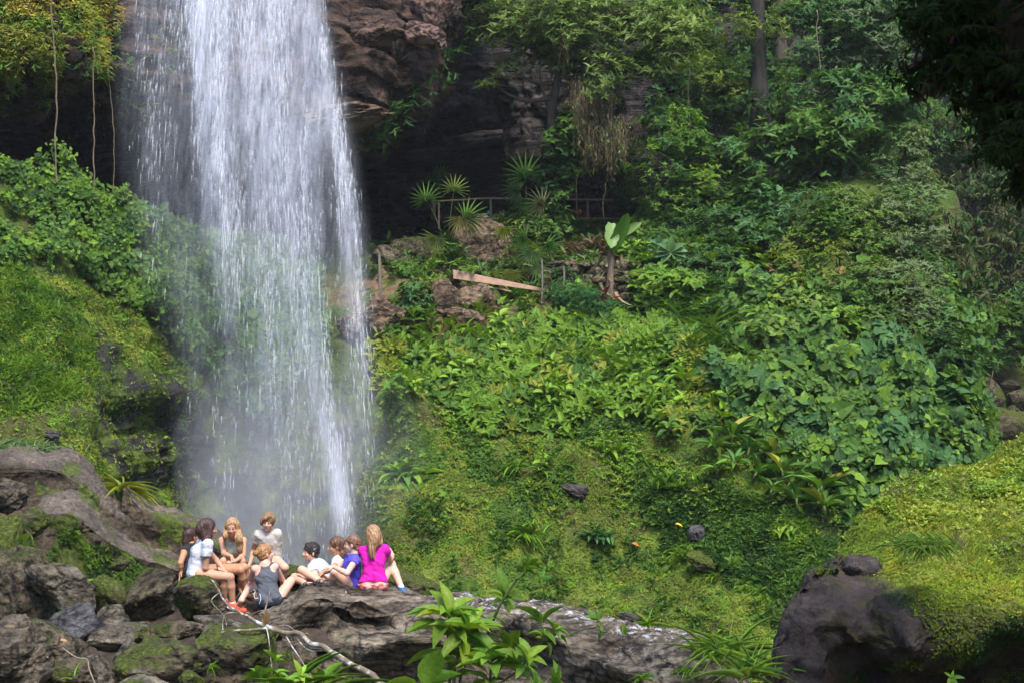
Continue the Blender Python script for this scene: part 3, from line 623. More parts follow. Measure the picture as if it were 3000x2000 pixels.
# tree stump
def stump():
    e = MB(); s = 41 / F; D = 40.6; n = 28; an = np.arange(n) * 2 * math.pi / n
    r = 48 * s * (1 + .1 * np.sin(an * 5) + .05 * np.sin(an * 9)); c = P(1548, 900, D); V = []
    for z, f in ((-.5, 1.15), (-.1, 1.02), (.25, 1), (.26, .9), (.255, 0.01)): V.append(np.stack([np.cos(an) * r * f, np.sin(an) * r * f, 0 * an + z], -1))
    e.add(np.concatenate(V), [grid_faces(5, n, True)]); o = e.build('tree_stump', plain('stump_wood', (.24, .17, .11), .9, .5, 10, vec=(1, 1, .1), bmp=.02)); o.location = c
    tag(o, 'sawn tree stump on the slope below the plank end', 'tree stump')
stump()
# ------------------------------------------------------------------ people: smooth-blended volumes turned into one continuous surface each
def surface_net(S, o, h):
    ins = S < 0; a = ins[:-1, :-1, :-1]; allin = a.copy(); anyin = a.copy()
    for dx in (0, 1):
        for dy in (0, 1):
            for dz in (0, 1):
                q = ins[dx:dx + a.shape[0], dy:dy + a.shape[1], dz:dz + a.shape[2]]; allin &= q; anyin |= q
    I, J, K = np.nonzero(anyin & ~allin); idx = -np.ones(a.shape, np.int64); idx[I, J, K] = np.arange(len(I))
    acc = np.zeros((len(I), 3)); cnt = np.zeros(len(I)); cs = [(x, y, z) for x in (0, 1) for y in (0, 1) for z in (0, 1)]
    vals = {c: S[I + c[0], J + c[1], K + c[2]] for c in cs}
    for c in cs:
        for ax in range(3):
            if c[ax] == 0:
                d = list(c); d[ax] = 1; d = tuple(d); va, vb = vals[c], vals[d]; m = (va < 0) != (vb < 0)
                t = va[m] / (va[m] - vb[m]); pt = np.tile(np.array(c, float), (m.sum(), 1)); pt[:, ax] += t; acc[m] += pt; cnt[m] += 1
    V = (np.stack([I, J, K], -1) + acc / cnt[:, None]) * h + o
    quads = []
    for ax in range(3):
        n1 = [slice(1, -1)] * 3; n1[ax] = slice(0, -1); n2 = list(n1); n2[ax] = slice(1, None)
        A = ins[tuple(n1)]; B = ins[tuple(n2)]; i, j, k = np.nonzero(A != B); fl = A[i, j, k]
        p = np.stack([i, j, k], -1) + np.array([1 if q != ax else 0 for q in range(3)])
        e1 = np.eye(3, dtype=int)[(ax + 1) % 3]; e2 = np.eye(3, dtype=int)[(ax + 2) % 3]
        q = [idx[tuple((p - u).T)] for u in (e1 + e2, e2, 0 * e1, e1)]
        q = np.stack(q, -1); q[~fl] = q[~fl][:, ::-1]; quads.append(q[(q >= 0).all(1)])
    return V, np.concatenate(quads)
class Vol:
    def __init__(s, lo, hi, h):
        s.h = h; s.o = np.asarray(lo, float) - 4 * h; n = np.ceil((np.asarray(hi) - s.o) / h).astype(int) + 5; s.n = n; s.S = np.full(n, .15, np.float32)
    def _loc(s, lo, hi, m=.07):
        a = np.clip(np.floor((np.asarray(lo) - m - s.o) / s.h).astype(int), 0, s.n); b = np.clip(np.ceil((np.asarray(hi) + m - s.o) / s.h).astype(int), 0, s.n)
        sl_ = tuple(slice(x, y) for x, y in zip(a, b)); g = np.meshgrid(*[s.o[i] + s.h * np.arange(a[i], b[i]) for i in range(3)], indexing='ij'); return sl_, np.stack(g, -1)
    def _mix(s, sl_, d, k, sub=False):
        A = s.S[sl_]
        if sub: d = -d; hh = np.clip(.5 - .5 * (A - d) / k, 0, 1) if k else 0; s.S[sl_] = np.maximum(A, d) + (k * .25 * np.maximum(0, 1 - np.abs(A - d) / k) ** 2 if k else 0)
        else: s.S[sl_] = np.minimum(A, d) - (k * .25 * np.maximum(0, 1 - np.abs(A - d) / k) ** 2 if k else 0)
    def cone(s, a, b, ra, rb, k=.02, sub=False, flat=None, sq=None):
        a = np.asarray(a, float); b = np.asarray(b, float); r = max(ra, rb); sl_, p = s._loc(np.minimum(a, b) - r, np.maximum(a, b) + r)
        if 0 in p.shape: return s
        ab = b - a; L2 = ab @ ab + 1e-12; t = np.clip(((p - a) @ ab) / L2, 0, 1)
        d = np.linalg.norm(p - a - t[..., None] * ab, axis=-1) - (ra + (rb - ra) * t)
        if flat is not None: d = np.maximum(d, (p - a) @ (ab / math.sqrt(L2)) - math.sqrt(L2) * flat)
        s._mix(sl_, d.astype(np.float32), k, sub); return s
    def ell(s, c, R, rad, k=.02, sub=False):
        c = np.asarray(c, float); rad = np.asarray(rad, float); r = rad.max(); sl_, p = s._loc(c - r, c + r)
        if 0 in p.shape: return s
        q = (p - c) @ np.asarray(R).T; k0 = np.linalg.norm(q / rad, axis=-1); k1 = np.linalg.norm(q / rad ** 2, axis=-1) + 1e-9
        s._mix(sl_, (k0 * (k0 - 1) / k1).astype(np.float32), k, sub); return s
    def plane(s, c, n):
        """cut away everything on the side n points to"""
        g = np.meshgrid(*[s.o[i] + s.h * np.arange(s.n[i]) for i in range(3)], indexing='ij'); n = norm(np.asarray(n, float)); c = np.asarray(c)
        d = (g[0] - c[0]) * n[0] + (g[1] - c[1]) * n[1] + (g[2] - c[2]) * n[2]; s.S = np.maximum(s.S, d.astype(np.float32)); return s
    def rough(s, fn):
        m = np.abs(s.S) < .04; I = np.nonzero(m); p = np.stack(I, -1) * s.h + s.o; s.S[m] += fn(p).astype(np.float32); return s
    def mesh(s, name, m, parent=None, colfn=None):
        s.S[0] = s.S[-1] = .1; s.S[:, 0] = s.S[:, -1] = .1; s.S[:, :, 0] = s.S[:, :, -1] = .1
        V, Q = surface_net(s.S, s.o, s.h); return mesh(name, V, [Q], m, parent, col=None if colfn is None else colfn(V))

PD = 20.0
def J(X, Y, dd=0): return P(X, Y, PD + dd)
def bone(a, X, Y, L, sgn=1):
    """point seen at pixel X, Y whose distance from a is L; sgn +1 away from the camera, -1 towards it"""
    d0 = a[1]; best = None
    for dd in np.linspace(0, .6, 121):
        p = P(X, Y, d0 + sgn * dd); e = abs(np.linalg.norm(p - a) - L)
        if best is None or e < best[0]: best = (e, p)
    return best[1]
def skin_mat(name, c):
    m, n, b = mat(name); v = tex(n, 40, 4, .6); w_ = tex(n, 6, 3, .5)
    col = ramp(n, v, [(.3, tuple(x * .92 for x in c)), (.7, c)]).outputs[0]
    col = mixc(n, ramp(n, w_, [(.45, (0, 0, 0)), (.75, (.5, .5, .5))]).outputs[0], col, (c[0] * 1.02, c[1] * .78, c[2] * .72))
    n.links.new(col, b.inputs['Base Color']); b.inputs['Roughness'].default_value = .48; b.inputs['Subsurface Weight'].default_value = .12
    b.inputs['Subsurface Radius'].default_value = (.02, .008, .004); return m
def hair_mat(name, c1, c2, rough=.45):
    m, n, b = mat(name); v = tex(n, 60, 4, .6, vec=(1, 1, .12)); n.links.new(ramp(n, v, [(.35, c1), (.65, c2)]).outputs[0], b.inputs['Base Color'])
    b.inputs['Roughness'].default_value = rough; bump(n, b, v, .6, .006); return m
SK1 = skin_mat('skin_warm', (.50, .27, .175)); SK2 = skin_mat('skin_fair', (.62, .38, .29)); SK3 = skin_mat('skin_tan', (.44, .225, .125)); SK4 = skin_mat('skin_light', (.60, .36, .25))
EYE = plain('eye', (.03, .02, .015), .3, .1, spec=.6); LIP = plain('lip', (.42, .15, .13), .5, .1)
def cloth(name, c, var=.12, rough=.9): return plain(name, c, rough, var, 18, bmp=.004)

def hand(v, w_, d, pn, side, R=1.0, curl=.5, grip=0.):
    """palm, four separate fingers and a thumb. w_: wrist, d: direction of the palm, pn: palm normal (the way fingers curl), side: +1/-1 thumb side"""
    d = norm(np.asarray(d, float)); pn = np.asarray(pn, float); pn = norm(pn - d * (pn @ d)); sd = np.cross(d, pn) * side
    c = w_ + d * .048 * R; v.ell(c, np.array([d, sd, pn]), np.array([.052, .040, .017]) * R, .012); v.cone(w_, c, .023 * R, .02 * R, .015)
    for q, (off, L) in enumerate(((.030, .074), (.010, .084), (-.011, .078), (-.030, .062))):
        k = w_ + d * .086 * R + sd * off * R; a = curl * (.8 + .12 * q); p = k
        for s_, f in ((.42, .6), (.33, 1.25), (.25, 1.8)):
            nd = norm(d * math.cos(a * f) + pn * math.sin(a * f) + sd * off * 1.2); p2 = p + nd * L * s_ * R; v.cone(p, p2, .0094 * R, .0084 * R, .004); p = p2
    k = w_ + d * .028 * R + sd * .032 * R; p = k + norm(d * .7 + sd * .65 + pn * .25) * .042 * R; v.cone(k, p, .013 * R, .011 * R, .008); v.cone(p, p + norm(d * .95 + sd * .15 + pn * .35) * .032 * R, .0105 * R, .009 * R, .004)
def head_frame(f, u):
    f = norm(np.asarray(f, float)); u = np.asarray(u, float); u = norm(u - f * (u @ f)); return np.array([np.cross(f, u), f, u])     # rows: right, forward, up
class Person:
    def __init__(s, label, skin, head, face, up=(0, 0, 1), h=.0062, scale=1.06):
        s.label = label; s.skin = skin; s.H = np.asarray(head, float); s.R = head_frame(face, up); s.h = h; s.k = scale; s.j = {}; s.hands = []; s.lo = s.H - .2; s.hi = s.H + .2
    def w(s, x, y, z): return s.H + (np.array([x, y, z]) * s.k) @ s.R
    def set(s, **j):
        for a, b in j.items():
            s.j[a] = np.asarray(b, float)
            if a not in ('hw', 'chest', 'waist'): s.lo = np.minimum(s.lo, b); s.hi = np.maximum(s.hi, b)
        return s
    def vol(s, h=None, m=.13): return Vol(s.lo - m, s.hi + m, h or s.h)
    def head(s, v):
        k = s.k; R = s.R
        v.ell(s.w(0, -.012, .035), R, np.array([.076, .094, .084]) * k, .01); v.ell(s.w(0, .030, -.035), R, np.array([.060, .062, .078]) * k, .03)
        v.cone(s.w(0, .060, -.092), s.w(0, .072, -.096), .017 * k, .016 * k, .02)
        v.cone(s.w(-.034, .075, .026), s.w(.034, .075, .026), .011 * k, .011 * k, .012)
        for q in (-1, 1):
            v.ell(s.w(q * .030, .096, .008), R, np.array([.017, .012, .011]) * k, .008, sub=True); v.ell(s.w(q * .036, .068, -.028), R, np.array([.022, .02, .02]) * k, .015)
            v.ell(s.w(q * .030, .080, .007), R, np.array([.013, .012, .011]) * k, .002)
            v.ell(s.w(q * .077, -.008, -.008), R, np.array([.010, .019, .031]) * k, .006)
        v.cone(s.w(0, .088, .016), s.w(0, .110, -.026), .007 * k, .012 * k, .006); v.cone(s.w(-.012, .098, -.030), s.w(.012, .098, -.030), .008 * k, .008 * k, .005)
        v.cone(s.w(-.018, .087, -.056), s.w(.018, .087, -.056), .0065 * k, .0065 * k, .006); v.cone(s.w(-.015, .087, -.067), s.w(.015, .087, -.067), .007 * k, .007 * k, .005)
        v.ell(s.w(0, .098, -.0615), R, np.array([.024, .010, .0022]) * k, .003, sub=True)
        v.cone(s.w(0, -.02, -.06), s.j['neck'] + np.array([0, 0, -.03]), .056, .060, .03)
    def torso(s, v, inf=0., k=.05, low=True):
        j = s.j; N = j['neck']; Pv = j['pelvis']; SL, SR = j['sl'], j['sr']; m = (SL + SR) / 2; sp = norm(SR - SL); W = np.linalg.norm(SR - SL) / 2
        C = m * .70 + Pv * .30 + j.get('chest', np.zeros(3)); Wt = m * .36 + Pv * .64 + j.get('waist', np.zeros(3)); hw = j.get('hw', .085)
        v.cone(N, m * .85 + Pv * .15, .052 + inf, .085 + inf, k); v.cone(N * .6 + m * .4, SL, .045 + inf, .048 + inf, k); v.cone(N * .6 + m * .4, SR, .045 + inf, .048 + inf, k)
        for q in (-1, 1):
            v.cone(m + sp * q * W * .48 - (m - Pv) * .10, C + sp * q * .052, .078 + inf, .092 + inf, k); v.cone(C + sp * q * .052, Wt + sp * q * .042, .092 + inf, .080 + inf, k)
            if low: v.cone(Wt + sp * q * .042, Pv + sp * q * hw * .65, .080 + inf, .102 + inf, k)
    def limb(s, v, a, b, ra, rb, inf=0, k=.02, flat=None, belly=0):
        a, b = s.j[a] if isinstance(a, str) else a, s.j[b] if isinstance(b, str) else b
        if belly: m = a * .65 + b * .35; v.cone(a, m, ra + inf, ra * belly + inf, k); v.cone(m, b, ra * belly + inf, rb + inf, k)
        else: v.cone(a, b, ra + inf, rb + inf, k, flat=flat)
    def body(s, foot=True):
        v = s.vol(); j = s.j; k = s.k; s.torso(v, 0); s.head(v)
        for q in 'lr':
            if 'e' + q in j:
                s.limb(v, 's' + q, 'e' + q, .047 * k, .037 * k, k=.03)
                if 'w' + q in j: s.limb(v, 'e' + q, 'w' + q, .037 * k, .025 * k, k=.015, belly=1.0)
            if 'k' + q in j:
                hp = j.get('h' + q, j['pelvis']); s.limb(v, hp, 'k' + q, .086 * k, .056 * k, k=.03)
                if 'a' + q in j: s.limb(v, 'k' + q, 'a' + q, .052 * k, .036 * k, k=.02, belly=1.02)
                if 't' + q in j and 'a' + q in j:
                    A, T = j['a' + q], j['t' + q]; dn = np.array([0, 0, -.02]); f = norm(T - A); v.cone(A - f * .03 + dn, T + dn * .6, .034 * k, .024 * k, .02)
                    if j.get('toes' + q) is not None:
                        sd = norm(np.cross(f, [0, 0, 1])); 
                        for t in range(5): v.cone(T + sd * (t - 2) * .016, T + sd * (t - 2) * .018 + f * (.03 - abs(t - 1) * .004), .011, .009, .004)
        for hd in s.hands: hand(v, *hd)
        o = v.mesh('person', s.skin); tag(o, s.label, 'person'); s.o = o
        return s
    def face(s, brow, lipm=LIP, open_=True):
        k = s.k
        for q in (-1, 1):
            if open_:
                v = Vol(s.w(q * .03, .09, .008) - .03, s.w(q * .03, .09, .008) + .03, .0016); v.ell(s.w(q * .030, .0895, .007), s.R, np.array([.0115, .0048, .0055]) * k, 0); v.mesh('eye', EYE, s.o)
            v = Vol(s.w(q * .03, .09, .025) - .035, s.w(q * .03, .09, .025) + .035, .0018); v.cone(s.w(q * .014, .0885, .027), s.w(q * .046, .078, .029), .0045 * k, .003 * k, 0); v.mesh('eyebrow', brow, s.o)
        v = Vol(s.w(0, .09, -.06) - .04, s.w(0, .09, -.06) + .04, .002); v.cone(s.w(-.018, .090, -.0555), s.w(.018, .090, -.0555), .0055 * k, .0055 * k, .001); v.cone(s.w(-.014, .091, -.0665), s.w(.014, .091, -.0665), .006 * k, .006 * k, .001)
        v.mesh('lips', lipm, s.o); return s
    def top(s, name, m, inf=.014, sleeve=.45, hem=None, fold=.0045, neckcut=.045, colfn=None, hemn=None, sl_inf=.02, low=True, cuts=()):
        v = s.vol(.0065); s.torso(v, inf, low=low)
        if sleeve:
            for q in 'lr':
                if 'e' + q in s.j: a, b = s.j['s' + q], s.j['e' + q]; v.cone(a, a + (b - a) * sleeve, .05 + inf + .004, .044 + sl_inf, .03, flat=1.0)
        N = s.j['neck']; Pv = s.j['pelvis']; ax = norm(N - Pv)
        v.cone(N + ax * (.02 - neckcut * .3), N + ax * .2, .062, .08, 0, sub=True)
        if hem is None: hem = Pv - ax * .03
        v.plane(hem, hemn if hemn is not None else -ax)
        for c_, r_ in cuts: v.cone(c_, np.asarray(c_) + .001, r_, r_, .01, sub=True)
        v.rough(lambda p: fold * .8 * (fbm((p - Pv) @ np.array([[1, 0, .5], [0, 1, .3], [-.4, -.3, 1]]) * [9, 9, 15] + s.H[0] * 9, 3, 7) + .7 * (1 - 2 * np.abs(noise((p - Pv) @ np.array([[1, 0, .6], [0, 1, .4], [-.5, -.4, 1]]) * [6, 6, 15] + 31, 3)))))
        o = v.mesh(name, m, s.o, colfn); return o
    def shorts(s, name, m, inf=.012, frac=.4, fold=.004, top=None, colfn=None):
        v = s.vol(.0065); j = s.j; Pv = j['pelvis']; N = j['neck']; sp = norm(j['sr'] - j['sl']); hw = j.get('hw', .085); ax = norm(N - Pv)
        for q in (-1, 1): v.cone(Pv + sp * q * hw * .65, Pv + sp * q * hw * .65 + ax * .08, .104 + inf, .09 + inf, .04)
        for q in 'lr':
            if 'k' + q in j: a = j.get('h' + q, Pv); b = j['k' + q]; v.cone(a, a + (b - a) * frac, .090 + inf, .080 + inf, .03, flat=1.0)
        v.plane(Pv + ax * (.06 if top is None else top), ax)
        v.rough(lambda p: fold * (fbm(p * 20, 3, 17) + .7 * (1 - 2 * np.abs(noise(p * 14 + 31, 3)))))
        return v.mesh(name, m, s.o, colfn)
    def hair(s, m, locks=(), face_cut=True, bulk=.014, extra=(), h=.0042, strand=.0035, flow=(0, 0, 1), fringe=.0, low=-.03):
        pts = [p for L in locks for p in L[0]]; lo = np.min([s.H - .16] + [np.asarray(p) - .06 for p in pts], 0); hi = np.max([s.H + .17] + [np.asarray(p) + .06 for p in pts], 0)
        v = Vol(lo, hi, h); k = s.k; R = s.R
        v.ell(s.w(0, -.016, .036), R, (np.array([.076, .094, .084]) + bulk) * k, 0); v.ell(s.w(0, -.045, -.02), R, np.array([.070, .062, .07]) * k, .03)
        if face_cut:
            v.ell(s.w(0, .11, -.035 - fringe), R, np.array([.064, .085, .10]) * k, .012, sub=True); v.cone(s.w(0, .02, -.15), s.w(0, .16, -.10), .06, .08, 0.01, sub=True)
        for pts_, rads in locks:
            q = spline(np.array(pts_, float), max(8, 4 * len(pts_))); rr = np.interp(np.linspace(0, 1, len(q)), np.linspace(0, 1, len(rads)), rads)
            for a, b, ra, rb in zip(q[:-1], q[1:], rr[:-1], rr[1:]): v.cone(a, b, ra, rb, .02)
        for c, rad in extra: v.ell(c, R, rad, .008)
        fl = norm(np.asarray(flow, float)); 
        def st(p):
            q = p - s.H; al = q @ fl; pr = q - al[:, None] * fl; return strand * (noise(pr * 110 + al[:, None] * 9, 3) + .7 * noise(pr * 55 + al[:, None] * 6, 8) * 1.4)
        v.rough(st); return v.mesh('hair', m, s.o)
    def shoe(s, q, m, sole=None, sock=None, L=1.0):
        A, T = s.j['a' + q], s.j['t' + q]; f = norm(T - A); dn = np.array([0, 0, -.022]); lo, hi = np.minimum(A, T) - .1, np.maximum(A, T) + .1
        v = Vol(lo, hi, .005); v.cone(A - f * .035 + dn, A + (T - A) * .5 + dn, .046, .045, .01); v.cone(A + (T - A) * .5 + dn, T + f * .025 + dn, .045, .036, .02); v.cone(A + [0, 0, .0], A + dn, .046, .046, .02)
        v.plane(A + np.array([0, 0, .022]), (0, 0, 1)); v.rough(lambda p: .002 * noise(p * 60, 4)); o = v.mesh('shoe', m, s.o)
        if sole:
            u = norm(np.cross(np.cross(f, [0, 0, 1]), f)); v = Vol(lo, hi, .005); c = dn - u * .034; v.cone(A - f * .04 + c, T + f * .03 + c, .046, .038, 0); v.plane(A + dn - u * .030, u); v.plane(A + dn - u * .052, -u); v.mesh('sole', sole, o)
        if sock: v = Vol(lo, hi, .005); v.cone(A + [0, 0, .0], A + (s.j['k' + q] - A) * .10, .043, .043, 0, flat=1.); v.mesh('sock', sock, s.o)

WHITE = cloth('white_cotton', (.68, .69, .74)); 
def stripe_col(p0, p1, ax, rg):
    def f(V):
        c = np.tile(np.array([.66, .67, .73]), (len(V), 1)); t = (V - p0) @ ax; on = (t > rg[0]) & (t < rg[1]) & (((t * 62) % 1) < .42) & ((V[:, 0] - p0[0]) < p1); c[on] = (.28, .30, .36); return c
    return f
TINT = leaf_mat('printed_cloth', .9, .0)
# --- girl in white shirt, red shoes
p = Person('girl with long dark hair in white t-shirt, black shorts and red shoes', SK1, J(610, 1547, -.05), (.86, .30, -.12), (0, .05, 1))
nk = J(601, 1580); p.set(neck=nk, sr=J(609, 1592, -.17), sl=J(590, 1590, .18), pelvis=J(574, 1679, .02), chest=(-.035, 0, 0), waist=(-.03, 0, -.01))
p.set(er=bone(p.j['sr'], 602, 1662, .34, 1)); p.set(wr=bone(p.j['er'], 636, 1664, .23, 1)); p.set(el=J(634, 1640, .25)); p.set(wl=J(655, 1667, .1))
p.set(hr=J(585, 1681, -.08), hl=J(588, 1678, .10), kr=J(674, 1689, -.12), kl=J(656, 1694, .16), ar=J(682, 1768, -.05), al=J(657, 1757, .22), tr=J(712, 1781, -.10), tl=J(672, 1773, .05))
p.hands = [(p.j['wr'], (.9, .1, -.25), (0, .1, -1), 1, 1.0, .35)]
p.body().face(hair_mat('dark_brow', (.02, .012, .01), (.03, .02, .015)))
DARKH = hair_mat('dark_brown_hair', (.022, .010, .010), (.075, .038, .032))
p.hair(DARKH, [([p.w(0, -.05, .06), p.w(.01, -.1, -.03), J(598, 1575, -.03), J(592, 1592, -.08), J(586, 1600, -.1)], [.08, .07, .055, .035, .01]),
              ([p.w(.06, .02, .03), p.w(.075, .02, -.06), J(612, 1580, -.14), J(617, 1600, -.13), J(621, 1617, -.11)], [.035, .035, .038, .028, .008]),
              ([p.w(.04, -.06, -.02), J(602, 1578, -.14), J(607, 1598, -.19), J(604, 1607, -.19)], [.05, .05, .03, .006])], bulk=.018)
axs = norm(nk - p.j['pelvis'])
p.top('t_shirt', TINT, inf=.020, sleeve=.50, sl_inf=.028, fold=.006, hem=p.j['pelvis'] - axs * .09, colfn=stripe_col(p.j['pelvis'], -.02, axs, (.14, .40)))
p.shorts('shorts', cloth('black_cotton', (.015, .015, .02)), frac=.28, inf=.010, top=.02)
RED = plain('red_shoe_fabric', (.75, .09, .05), .6, .2, 60); SOLE = plain('white_sole', (.7, .66, .6), .6, .1); SOCK = plain('white_sock', (.75, .75, .75), .9, .1)
for q in 'rl': p.shoe(q, RED, SOLE, SOCK)
v = Vol(p.j['wr'] - .08, p.j['wr'] + .08, .004); a_ = norm(p.j['er'] - p.j['wr']); v.cone(p.j['wr'] + a_ * .02, p.j['wr'] + a_ * .034, .031, .031, 0, flat=1.); v.mesh('wristband', cloth('black_strap', (.02, .02, .02)), p.o)
# --- friend behind her
p = Person('tanned woman with a dark bun mostly hidden behind the girl in white t-shirt', SK3, J(559, 1570, .62), (.55, .8, .05), (-.05, 0, 1))
p.set(neck=J(556, 1594, .55), sr=J(563, 1607, .42), sl=J(545, 1607, .72), pelvis=J(560, 1676, .45))
p.j['sl'] = J(541, 1612, .45); p.j['sr'] = J(570, 1608, .75)
p.set(el=bone(p.j['sl'], 529, 1648, .27, -1)); p.set(wl=J(531, 1674, .25)); p.hands = [(p.j['wl'], (-.1, -.3, -.5), (.3, -.4, -1), 1, 1.0, .15)]
p.set(hl=J(585, 1676, .35), hr=J(590, 1670, .5), kr=J(716, 1661, .42), kl=J(704, 1668, .20)); p.set(ar=bone(p.j['kr'], 728, 1728, .40, 1), al=bone(p.j['kl'], 719, 1736, .40, 1)); p.set(tr=J(748, 1738, .45), tl=J(740, 1747, .2))
p.body()
p.hair(hair_mat('brown_black_hair', (.018, .009, .007), (.07, .035, .025)), [([p.w(0, -.05, 0), p.w(0, -.08, -.08), J(558, 1602, .55)], [.07, .06, .03])], extra=[(p.w(-.01, -.06, .13), np.array([.05, .045, .045]))])
p.top('tank_top', cloth('black_top', (.02, .018, .02)), sleeve=0, fold=.003); p.shorts('shorts', cloth('dark_shorts', (.03, .03, .04)), frac=.25)
SANDAL = plain('dark_sandal', (.05, .045, .05), .7, .3)
# --- blonde woman facing the camera
p = Person('blonde woman facing the camera in pale green camisole, hands over her knees', SK1, J(680, 1543, .82), (.06, -.97, -.22), (0, -.05, 1))
p.set(neck=J(681, 1575, 1.0), sr=J(650, 1582, 1.0), sl=J(713, 1582, 1.0), pelvis=J(684, 1664, 1.25), chest=(0, -.03, 0))
p.set(er=bone(p.j['sr'], 657, 1622, .28, -1), el=bone(p.j['sl'], 712, 1626, .28, -1)); p.set(wr=bone(p.j['er'], 677, 1628, .22, -1), wl=bone(p.j['el'], 697, 1637, .22, -1))
p.hands = [(p.j['wr'], (.6, -.3, -.75), (.3, -.3, -.9), -1, 1.0, .5), (p.j['wl'], (-.8, -.3, -.3), (0, -.2, 1), -1, 1.0, .25)]
p.set(hr=J(672, 1664, 1.15), hl=J(698, 1664, 1.15), kr=J(655, 1643, .72), kl=J(708, 1643, .70)); p.set(ar=J(662, 1722, .65), al=J(705, 1722, .62), tr=J(658, 1732, .5), tl=J(708, 1732, .5))
p.body().face(hair_mat('light_brow', (.16, .09, .05), (.2, .12, .07)))
BL = hair_mat('blonde_hair', (.16, .085, .035), (.46, .30, .15)); 
p.hair(BL, [([p.w(.055, .0, .05), p.w(.082, .0, -.05), J(660, 1568, .72), J(659, 1585, .80)], [.04, .035, .03, .012]),
            ([p.w(-.06, .0, .05), p.w(-.085, .01, -.06), J(699, 1574, .70), J(703, 1592, .74), J(702, 1606, .74), J(700, 1618, .76)], [.045, .045, .05, .045, .035, .01]),
            ([p.w(-.03, -.06, .0), p.w(-.03, -.09, -.1), J(690, 1580, 1.0)], [.07, .07, .04])], bulk=.014, strand=.005, fringe=-.02)
o = p.top('camisole', cloth('pale_green_cotton', (.50, .55, .43)), sleeve=0, inf=.010, hem=p.j['pelvis'] + (0, 0, -.02), fold=.004, cuts=[(J(646, 1578, 1.0), .11), (J(717, 1578, 1.0), .11), (J(681, 1578, .85), .10), (J(681, 1590, .80), .06)])
# scoop the neckline and armholes of a top
p.shorts('shorts', cloth('grey_shorts', (.12, .11, .12)), frac=.3)
v = Vol(J(675, 1588, .8) - .1, J(675, 1588, .8) + .1, .004); v.ell(J(675, 1589, .855), np.eye(3), np.array([.019, .006, .019]), 0); v.mesh('pendant', plain('shell_pendant', (.75, .72, .62), .4, .1), p.o)
t = MB(); t.add(*tube_geo(spline([J(665, 1572, .9), J(668, 1581, .86), J(675, 1588, .85)], 8), .0025, 5)); t.add(*tube_geo(spline([J(697, 1572, .9), J(686, 1581, .86), J(675, 1588, .85)], 8), .0025, 5)); t.build('necklace', plain('cord', (.1, .07, .05), .6), p.o)
# --- boy in grey
p = Person('boy with light brown fringe in loose grey t-shirt and blue shorts', SK4, J(786, 1528, .85), (-.05, -.96, -.1), (.10, 0, 1))
p.set(neck=J(785, 1559, .95), sr=J(757, 1565, .92), sl=J(813, 1563, .92), pelvis=J(797, 1641, 1.05), waist=(.02, 0, 0))
p.set(er=bone(p.j['sr'], 744, 1607, .27, 1), el=bone(p.j['sl'], 819, 1604, .26, 1)); p.set(wr=J(733, 1647, .95), wl=J(819, 1640, 1.15)); p.hands = [(p.j['wr'], (-.25, -.3, -1), (.5, -.5, -.3), -1, 1.0, .2), (p.j['wl'], (.1, 0, -1), (0, -1, -.2), -1, 1., .2)]
p.set(hl=J(808, 1643, .95), hr=J(784, 1645, .95), kl=J(834, 1661, .55), kr=J(795, 1668, .55)); p.set(al=J(829, 1712, .75), ar=J(790, 1735, .6)); p.set(tl=J(825, 1722, .55), tr=J(780, 1745, .45))
p.body().face(hair_mat('boy_brow', (.18, .10, .06), (.22, .13, .08)))
p.hair(hair_mat('light_brown_hair', (.11, .06, .03), (.30, .18, .095)), [([p.w(-.02, .06, .10), p.w(.02, .095, .075), p.w(.055, .085, .045)], [.03, .022, .012]), ([p.w(.06, .02, .06), p.w(.082, .03, .01), p.w(.082, .02, -.04)], [.03, .024, .012]), ([p.w(-.06, .02, .07), p.w(-.08, .03, .03)], [.03, .014])], bulk=.018, fringe=.03)
p.top('t_shirt', cloth('grey_marl', (.42, .385, .35)), sleeve=.52, inf=.017, sl_inf=.030, hem=p.j['pelvis'] + (0, 0, -.03), fold=.007, neckcut=.4)
p.shorts('shorts', cloth('blue_cotton', (.02, .07, .32)), frac=.62, inf=.02, top=.03)
# --- woman in the grey tank, back to the camera
p = Person('woman in dark grey tank top seen from behind, ginger hair in a bun', SK2, J(777, 1621, -.18), (.75, .55, .12), (-.06, .05, 1))
p.set(neck=J(776, 1650, -.22), sl=J(747, 1665, -.22), sr=J(806, 1658, -.18), pelvis=J(789, 1759, -.32), hw=.105)
p.set(el=bone(p.j['sl'], 733, 1692, .26, 1)); p.set(wl=J(752, 1700, .18)); p.set(er=bone(p.j['sr'], 823, 1690, .26, 1)); p.set(wr=J(832, 1706, .22)); p.hands = [(p.j['wr'], (.6, .5, -.3), (0, .3, -1), 1, 1., .4)]
p.set(hl=J(775, 1762, -.22), hr=J(806, 1762, -.22), kl=J(742, 1702, .12)); p.set(al=bone(p.j['kl'], 706, 1757, .36, -1)); p.set(tl=J(694, 1770, -.08)); p.set(kr=J(853, 1700, .16)); p.set(ar=J(833, 1727, -.02), tr=J(822, 1738, -.10))
p.body()
p.hair(hair_mat('ginger_hair', (.17, .075, .028), (.42, .225, .09)), bulk=.012, extra=[(p.w(0, -.135, .035), np.array([.042, .035, .042])), (p.w(.01, -.13, .05), np.array([.03, .045, .03]))], flow=(.8, .3, .4), strand=.005)
TANK = cloth('dark_grey_jersey', (.085, .09, .11))
p.top('tank_top', TANK, sleeve=0, inf=.011, fold=.0065, hem=p.j['pelvis'] - (0, 0, .03), cuts=[(J(741, 1664, -.32), .105), (J(812, 1656, -.30), .105), (J(752, 1676, -.42), .06), (J(802, 1670, -.42), .06), (J(776, 1640, -.25), .085)])
